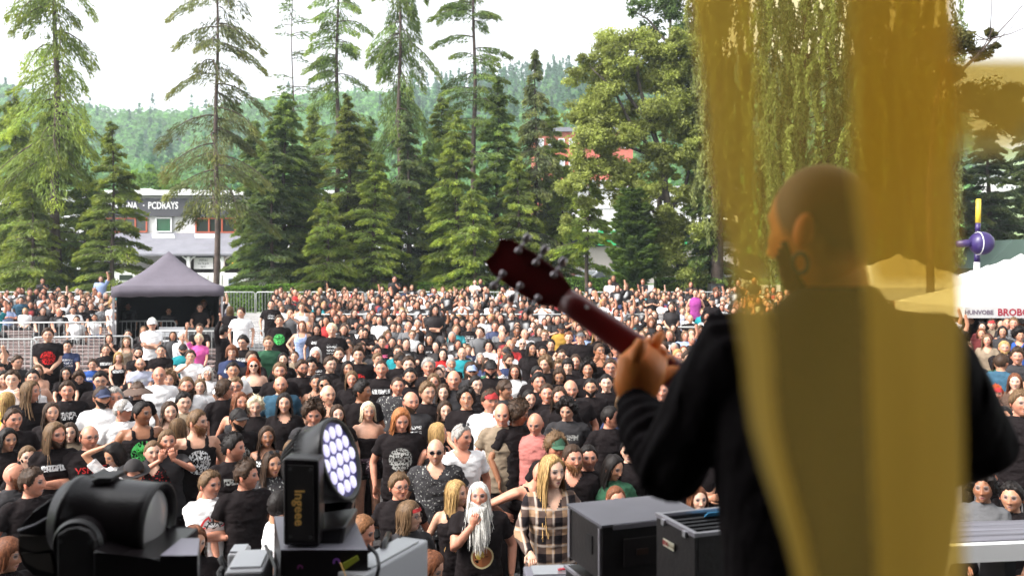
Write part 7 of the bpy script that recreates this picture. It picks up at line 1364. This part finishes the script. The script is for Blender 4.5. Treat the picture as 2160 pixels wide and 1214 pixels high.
# fretting hand: palm behind the neck, four fingers curling over, thumb along the back edge
pa = wrL; pb_ = wp(1352, 778, 1.80); m.tube([pa, pa*.6+pb_*.4, pb_, wp(1375, 745, 1.82)], np.array([(.030,.027),(.046,.030),(.052,.032),(.038,.024)]), 16, C=(1,.9,.85,0))
for i, (k0, k1, k2, k3) in enumerate((((1345,765,1.83),(1352,735,1.86),(1368,722,1.875),(1385,728,1.875)), ((1362,772,1.83),(1375,742,1.87),(1392,738,1.88),(1404,748,1.875)), ((1378,785,1.83),(1396,760,1.87),(1412,757,1.88),(1422,768,1.87)), ((1390,800,1.82),(1412,782,1.86),(1428,780,1.865),(1436,790,1.86)))):
    m.tube([wp(*k0), wp(*k1), wp(*k2), wp(*k3)], [.0135,.0125,.0115,.009], 8, C=(1,.9,.85,0))
m.tube([wp(1345,800,1.80), wp(1338,768,1.79), wp(1348,735,1.785), wp(1355,716,1.785)], [.020,.018,.0155,.011], 10, C=(1,.9,.85,0)); m.tube([wp(1378,735,1.87), wp(1388,712,1.885), wp(1398,702,1.89)], [.0125,.0115,.009], 8, C=(1,.9,.85,0))
hand(m, wrR, np.array([-.6,.5,-.3]), np.array([0,-.3,-1]), 1.0, .8)
for sx in (-1,1): m.tube([(cx+sx*.09,cy+.02,.62),(cx+sx*.1,cy+.02,.35),(cx+sx*.11,cy+.03,.06)], [.085,.06,.045], 12)
gm = m.mesh('body', M_skin, True, True); o = link('body', gm, GU, (.95,.33,.07));  # orange glow of warm stage light is put into the skin colour
# buzzed hair
bg_ = beard_geo(.004, 0).mesh('beard', M_hair, True, True); o = link('beard', bg_, GU, (.05,.02,.01)); o.location = hc_; o.rotation_euler = Euler((RAD(6),0,yaw_h)); o.scale = (sc_h,)*3
U = MB(); U.add(*rings(trow(.014)[:-1]+[(1.655,.070,.068,cx+.004,cy),(1.668,.064,.064,cx,cy)], 30))
for s_, e_, w_, k in ((shL, elL, wrL, .96), (shR, elR, wrR, .95)): U.tube([s_*.6+np.array([cx,cy,s_[2]])*.4, s_, s_*.55+e_*.45, e_+np.array([0,0,-.006]), e_*.5+w_*.5, e_*(1-k)+w_*k], [.060,.074,.068,.064,.056,.042], 16)
V, Q, T, _ = U.arrays(); V, Q, T = remesh(V, Q, T, .008)
def seg_t(V, a, b): ab = b-a; return ((V-a)@ab)/np.dot(ab, ab)
nearE = np.exp(-(np.linalg.norm(V-elL, axis=1)/.15)**2); tt = seg_t(V, elL, wrL); nrm_ = V-(elL+np.clip(tt,0,1)[:,None]*(wrL-elL)); nrm_ /= np.linalg.norm(nrm_, axis=1)[:,None]+1e-6
arm_l = (V[:,0] < shL[0]+.02); V = V+nrm_*(np.sin(tt*34+vnoise(V,14,2)*2.5)*.0045*arm_l)[:,None]; V = V+np.stack([V[:,0]*0, np.sign(V[:,1]-cy), V[:,0]*0], 1)*(vnoise(V*[1.6,1,.8], 9, 5)*.009+vnoise(V, 25, 3)*.003)[:,None]
m = MB(); m.add(V, Q, T); o = m.obj('sweater', M_cloth, GU, True); o.color = (.010,.007,.008,1); o['pr'] = 0.; o['pc'] = [0.,0.,0.]
m = MB()
for sx in (-1,1): m.tube([(cx+sx*.09,cy+.02,.70),(cx+sx*.1,cy+.02,.4),(cx+sx*.11,cy+.03,.04)], [.10,.078,.07], 14)
o = m.obj('trousers', M_cloth, GU, True); o.color = (.012,.012,.015,1); o['pr'] = 0.; o['pc'] = [0.,0.,0.]
for sx in (-1,1): m = MB(); q = np.array([cx+sx*.11,cy+.03,0]); m.tube([q+[0,-.07,.045],q+[0,.0,.06],q+[0,.12,.04],q+[0,.17,.03]], [.035,.05,.045,.03], 10); m.obj('shoe', M_black, GU, True)
# ear ring (hoop) and wristband
Re = Matrix(Rm.tolist()); ep = Vector(hc_)+Re@Vector((.088*sc_h, .008, -.042)); m = MB(); th = np.linspace(0, 2*np.pi, 20); m.tube([(ep+Re@Vector((.004, .013*math.cos(a)-.003, .016*math.sin(a)-.012)))[:] for a in th], .0038, 8, cap=False); m.obj('ear_hoop', M_black, GU, True)
m = MB(); d_ = (wrL-elL)/np.linalg.norm(wrL-elL); m.tube([wrL-d_*.003, wrL+d_*.010], [.0315,.031], 18); m.obj('wristband', mat('wristband', (.02,.008,.006), .5), GU, True)
# guitar ------------------------------------------------------------------------------------------
GT = empty('electric_guitar', (.56, 1.75, 2.9)); gb2 = np.array(GT.location); tag(GT, 'dark red electric guitar held up with six silver tuners on its head', 'guitar')
M_neck = mat('neck_wood', (.15,.012,.012), .35, noise=.25, nscale=5, coat=.15); M_fret = mat('fretboard', (.02,.008,.006), .5); M_tun = mat('tuner_metal', (.45,.40,.42), .3, .8)
p0 = np.array(W(1190, 630, 1.95)); p1 = np.array(W(1450, 808, 1.87)); ax_ = (p1-p0); Ln = np.linalg.norm(ax_); ax_ /= Ln; view = (p0+p1)/2-np.array([0,0,CZ]); view /= np.linalg.norm(view); sd = np.cross(ax_, view); sd /= np.linalg.norm(sd); bk = np.cross(ax_, sd); bk = bk if np.dot(bk, -view) > 0 else -bk
def neckgrid(m, P, hw, th, seg=12):
    V = []
    for p, w_, t in zip(P, hw, th): V += [p+sd*w_*math.cos(a)+bk*t*max(math.sin(a), -.12) for a in np.linspace(0, 2*np.pi, seg, endpoint=False)]
    n = len(P); m.add(np.array(V)-gb2, [(i*seg+j, i*seg+(j+1) % seg, (i+1)*seg+(j+1) % seg, (i+1)*seg+j) for i in range(n-1) for j in range(seg)], [(0,(j+1),j) for j in range(1,seg-1)]+[((n-1)*seg, (n-1)*seg+j, (n-1)*seg+j+1) for j in range(1,seg-1)])
Lx = .42; m = MB(); ts = np.linspace(0, Lx, 12); neckgrid(m, [p0+ax_*t for t in ts], .0275+.007*ts/Lx, .023+.004*ts/Lx); m.obj('neck', M_neck, GT, True)
m = MB(); neckgrid(m, [p0+ax_*t-bk*.006 for t in ts], .0272+.0072*ts/Lx, .004+0*ts); m.obj('fretboard', M_fret, GT)
def hs_poly(pts): return [p0+ax_*a*1.05+sd*b for a, b in pts]
m = MB(); outl = [(.02,.022),(-.01,.024),(-.035,.040),(-.10,.044),(-.165,.040),(-.182,.030),(-.176,.0),(-.182,-.030),(-.165,-.040),(-.10,-.044),(-.035,-.040),(-.01,-.024),(.02,-.022)]; A_ = [q+bk*.009 for q in hs_poly(outl)]; B_ = [q-bk*.007 for q in hs_poly(outl)]; n = len(A_)
m.add(np.array(A_+B_)-gb2, [(i, (i+1) % n, n+(i+1) % n, n+i) for i in range(n)], [(0,i,i+1) for i in range(1,n-1)]+[(n,n+i+1,n+i) for i in range(1,n-1)]); bevel(m.obj('headstock', M_neck, GT), .003)
for s in (-1, 1):
    for i in range(3):
        q = p0+ax_*(-.045-.048*i)+sd*s*.030; m = MB(); m.tube([q-gb2+bk*.010, q-gb2+bk*.020], .0075, 10); m.tube([q-gb2+bk*.017, q+sd*s*.026-gb2+bk*.017], .0035, 6); e = q+sd*s*.034-gb2+bk*.017; m.tube([e-sd*s*.010-ax_*.0, e, e+sd*s*.010], np.array([(.006,.004),(.0095,.005),(.006,.004)]), 10); m.tube([q-gb2-bk*.006, q-gb2-bk*.022], .004, 8); m.obj('tuner', M_tun, GT, True)
m = MB(); q = p0-gb2; m.add([q+sd*.021-bk*.004, q-sd*.021-bk*.004, q-sd*.021-bk*.012+ax_*.002, q+sd*.021-bk*.012+ax_*.002], [(0,1,2,3)]); m.obj('nut', M_white, GT)
for k in range(6): s = (-.016+.0064*k); m = MB(); m.tube([p0+sd*s-bk*.012-gb2, p0+ax_*(Lx+.12)+sd*s*1.3-bk*.018-gb2], .0006, 4); m.obj('string', M_tun, GT)
m = MB(); e = p0+ax_*(Lx+.13); outl = [(a_*.8, b_*.8) for a_, b_ in [(-.20,.03),(-.17,.11),(-.08,.15),(.02,.10),(.10,.12),(.20,.17),(.27,.10),(.28,0),(.27,-.10),(.20,-.17),(.10,-.12),(.02,-.10),(-.06,-.13),(-.12,-.10),(-.13,-.03)]]; A_ = [e+ax_*a+sd*b+bk*.022 for a, b in outl]; B_ = [q-bk*.044 for q in A_]; n = len(A_)
m.add(np.array(A_+B_)-gb2, [(i, (i+1) % n, n+(i+1) % n, n+i) for i in range(n)], [(0,i,i+1) for i in range(1,n-1)]+[(n,n+i+1,n+i) for i in range(1,n-1)]); bevel(m.obj('guitar_body', M_neck, GT), .008, 3)
m = MB(); q = p0+ax_*.055+sd*.012+bk*.020-gb2; m.tube([q-ax_*.004, q+ax_*.004], [.0035,.0035], 8); m.obj('inlay_dot', M_white, GT, True)
# ------------------------------------------------------------------ yellow translucent ribbon hanging right in front
def film_mat(dens, nm='yellow_film', c1=(.95,.70,.22,1), c2=(.85,.58,.18,1)):
    m = bpy.data.materials.new(nm); m.use_nodes = True; nt = m.node_tree; nt.nodes.remove(nt.nodes['Principled BSDF']); out = nt.nodes['Material Output']
    tr = N(nt, 'ShaderNodeBsdfTransparent'); tr.inputs[0].default_value = (.92,.80,.45,1); tl = N(nt, 'ShaderNodeBsdfTranslucent'); tl.inputs[0].default_value = c1; df = N(nt, 'ShaderNodeBsdfDiffuse'); df.inputs[0].default_value = c2
    a = N(nt, 'ShaderNodeMixShader', i_0=.35); b = N(nt, 'ShaderNodeMixShader', i_0=dens); nt.links.new(tl.outputs[0], a.inputs[1]); nt.links.new(df.outputs[0], a.inputs[2]); nt.links.new(tr.outputs[0], b.inputs[1]); nt.links.new(a.outputs[0], b.inputs[2]); nt.links.new(b.outputs[0], out.inputs[0]); return m
M_film = film_mat(.25, c1=(.90,.60,.14,1), c2=(.62,.37,.08,1)); M_fold = film_mat(.5, 'folded_film'); RB = empty('yellow_ribbon', (.18, .6, 4.0)); rb = np.array(RB.location); tag(RB, 'wide translucent yellow plastic ribbon hanging blurred close to the camera', 'ribbon')
def sheet(name, rows, nseg=10, wav=.004, ph=0):
    """rows: list of (py, [(px, depth), ...]) polyline across"""
    V = []; ncol = (len(rows[0][1])-1)*nseg+1
    ks = np.linspace(0, len(rows)-1, 26)
    for k in ks:
        i = min(int(k), len(rows)-2); f = k-i; f = f*f*(3-2*f); py = rows[i][0]*(1-(k-i))+rows[i+1][0]*(k-i); P0, P1 = rows[i][1], rows[i+1][1]; cols = [(a[0]*(1-f)+b[0]*f, a[1]*(1-f)+b[1]*f) for a, b in zip(P0, P1)]
        u = np.linspace(0, len(cols)-1, ncol); xs_ = np.interp(u, range(len(cols)), [q[0] for q in cols]); ds = np.interp(u, range(len(cols)), [q[1] for q in cols])
        for x, d in zip(xs_, ds): V.append(np.array(W(x, py, .74*d+wav*math.sin(x*.012+py*.004+ph)))-rb)
    nr = len(ks); m = MB(); m.add(V, [(r*ncol+c, r*ncol+c+1, (r+1)*ncol+c+1, (r+1)*ncol+c) for r in range(nr-1) for c in range(ncol-1)]); return m.obj(name, M_film if name == 'film' else M_fold, RB, True)
sheet('film', [(-160,[(1440,.60),(1620,.62),(1790,.61),(2010,.60)]),(300,[(1490,.60),(1640,.62),(1790,.61),(2015,.60)]),(700,[(1560,.60),(1670,.62),(1800,.61),(2028,.60)]),(1300,[(1690,.60),(1740,.62),(1830,.61),(2035,.60)])])
sheet('folded_edge', [(-160,[(1438,.59),(1590,.585)]),(300,[(1488,.59),(1600,.585)]),(620,[(1545,.59),(1620,.585)]),(800,[(1572,.59),(1630,.585)]),(1300,[(1688,.59),(1722,.585)])], ph=2)
sheet('folded_edge', [(-160,[(1770,.595),(1900,.585),(2012,.595)]),(300,[(1790,.595),(1900,.585),(2017,.595)]),(700,[(1830,.595),(1920,.585),(2030,.595)]),(1300,[(1850,.595),(1930,.585),(2037,.595)])], ph=1)
sheet('folded_edge', [(-160,[(1800,.578),(1900,.572),(2005,.58)]),(300,[(1810,.578),(1900,.572),(2012,.58)]),(560,[(1840,.578),(1920,.572),(2012,.58)]),(600,[(1850,.578),(1930,.572),(2006,.58)])], ph=3)
sheet('flap', [(120,[(1990,.58),(2080,.56),(2180,.54)]),(200,[(1995,.58),(2080,.56),(2190,.54)]),(300,[(2005,.585),(2080,.565),(2200,.55)]),(330,[(2010,.588),(2050,.575),(2120,.56)])], ph=1.5)
sheet('flap', [(125,[(1995,.575),(2080,.555),(2180,.535)]),(210,[(2000,.575),(2080,.555),(2190,.535)]),(290,[(2010,.58),(2070,.56),(2150,.545)])], ph=.5)
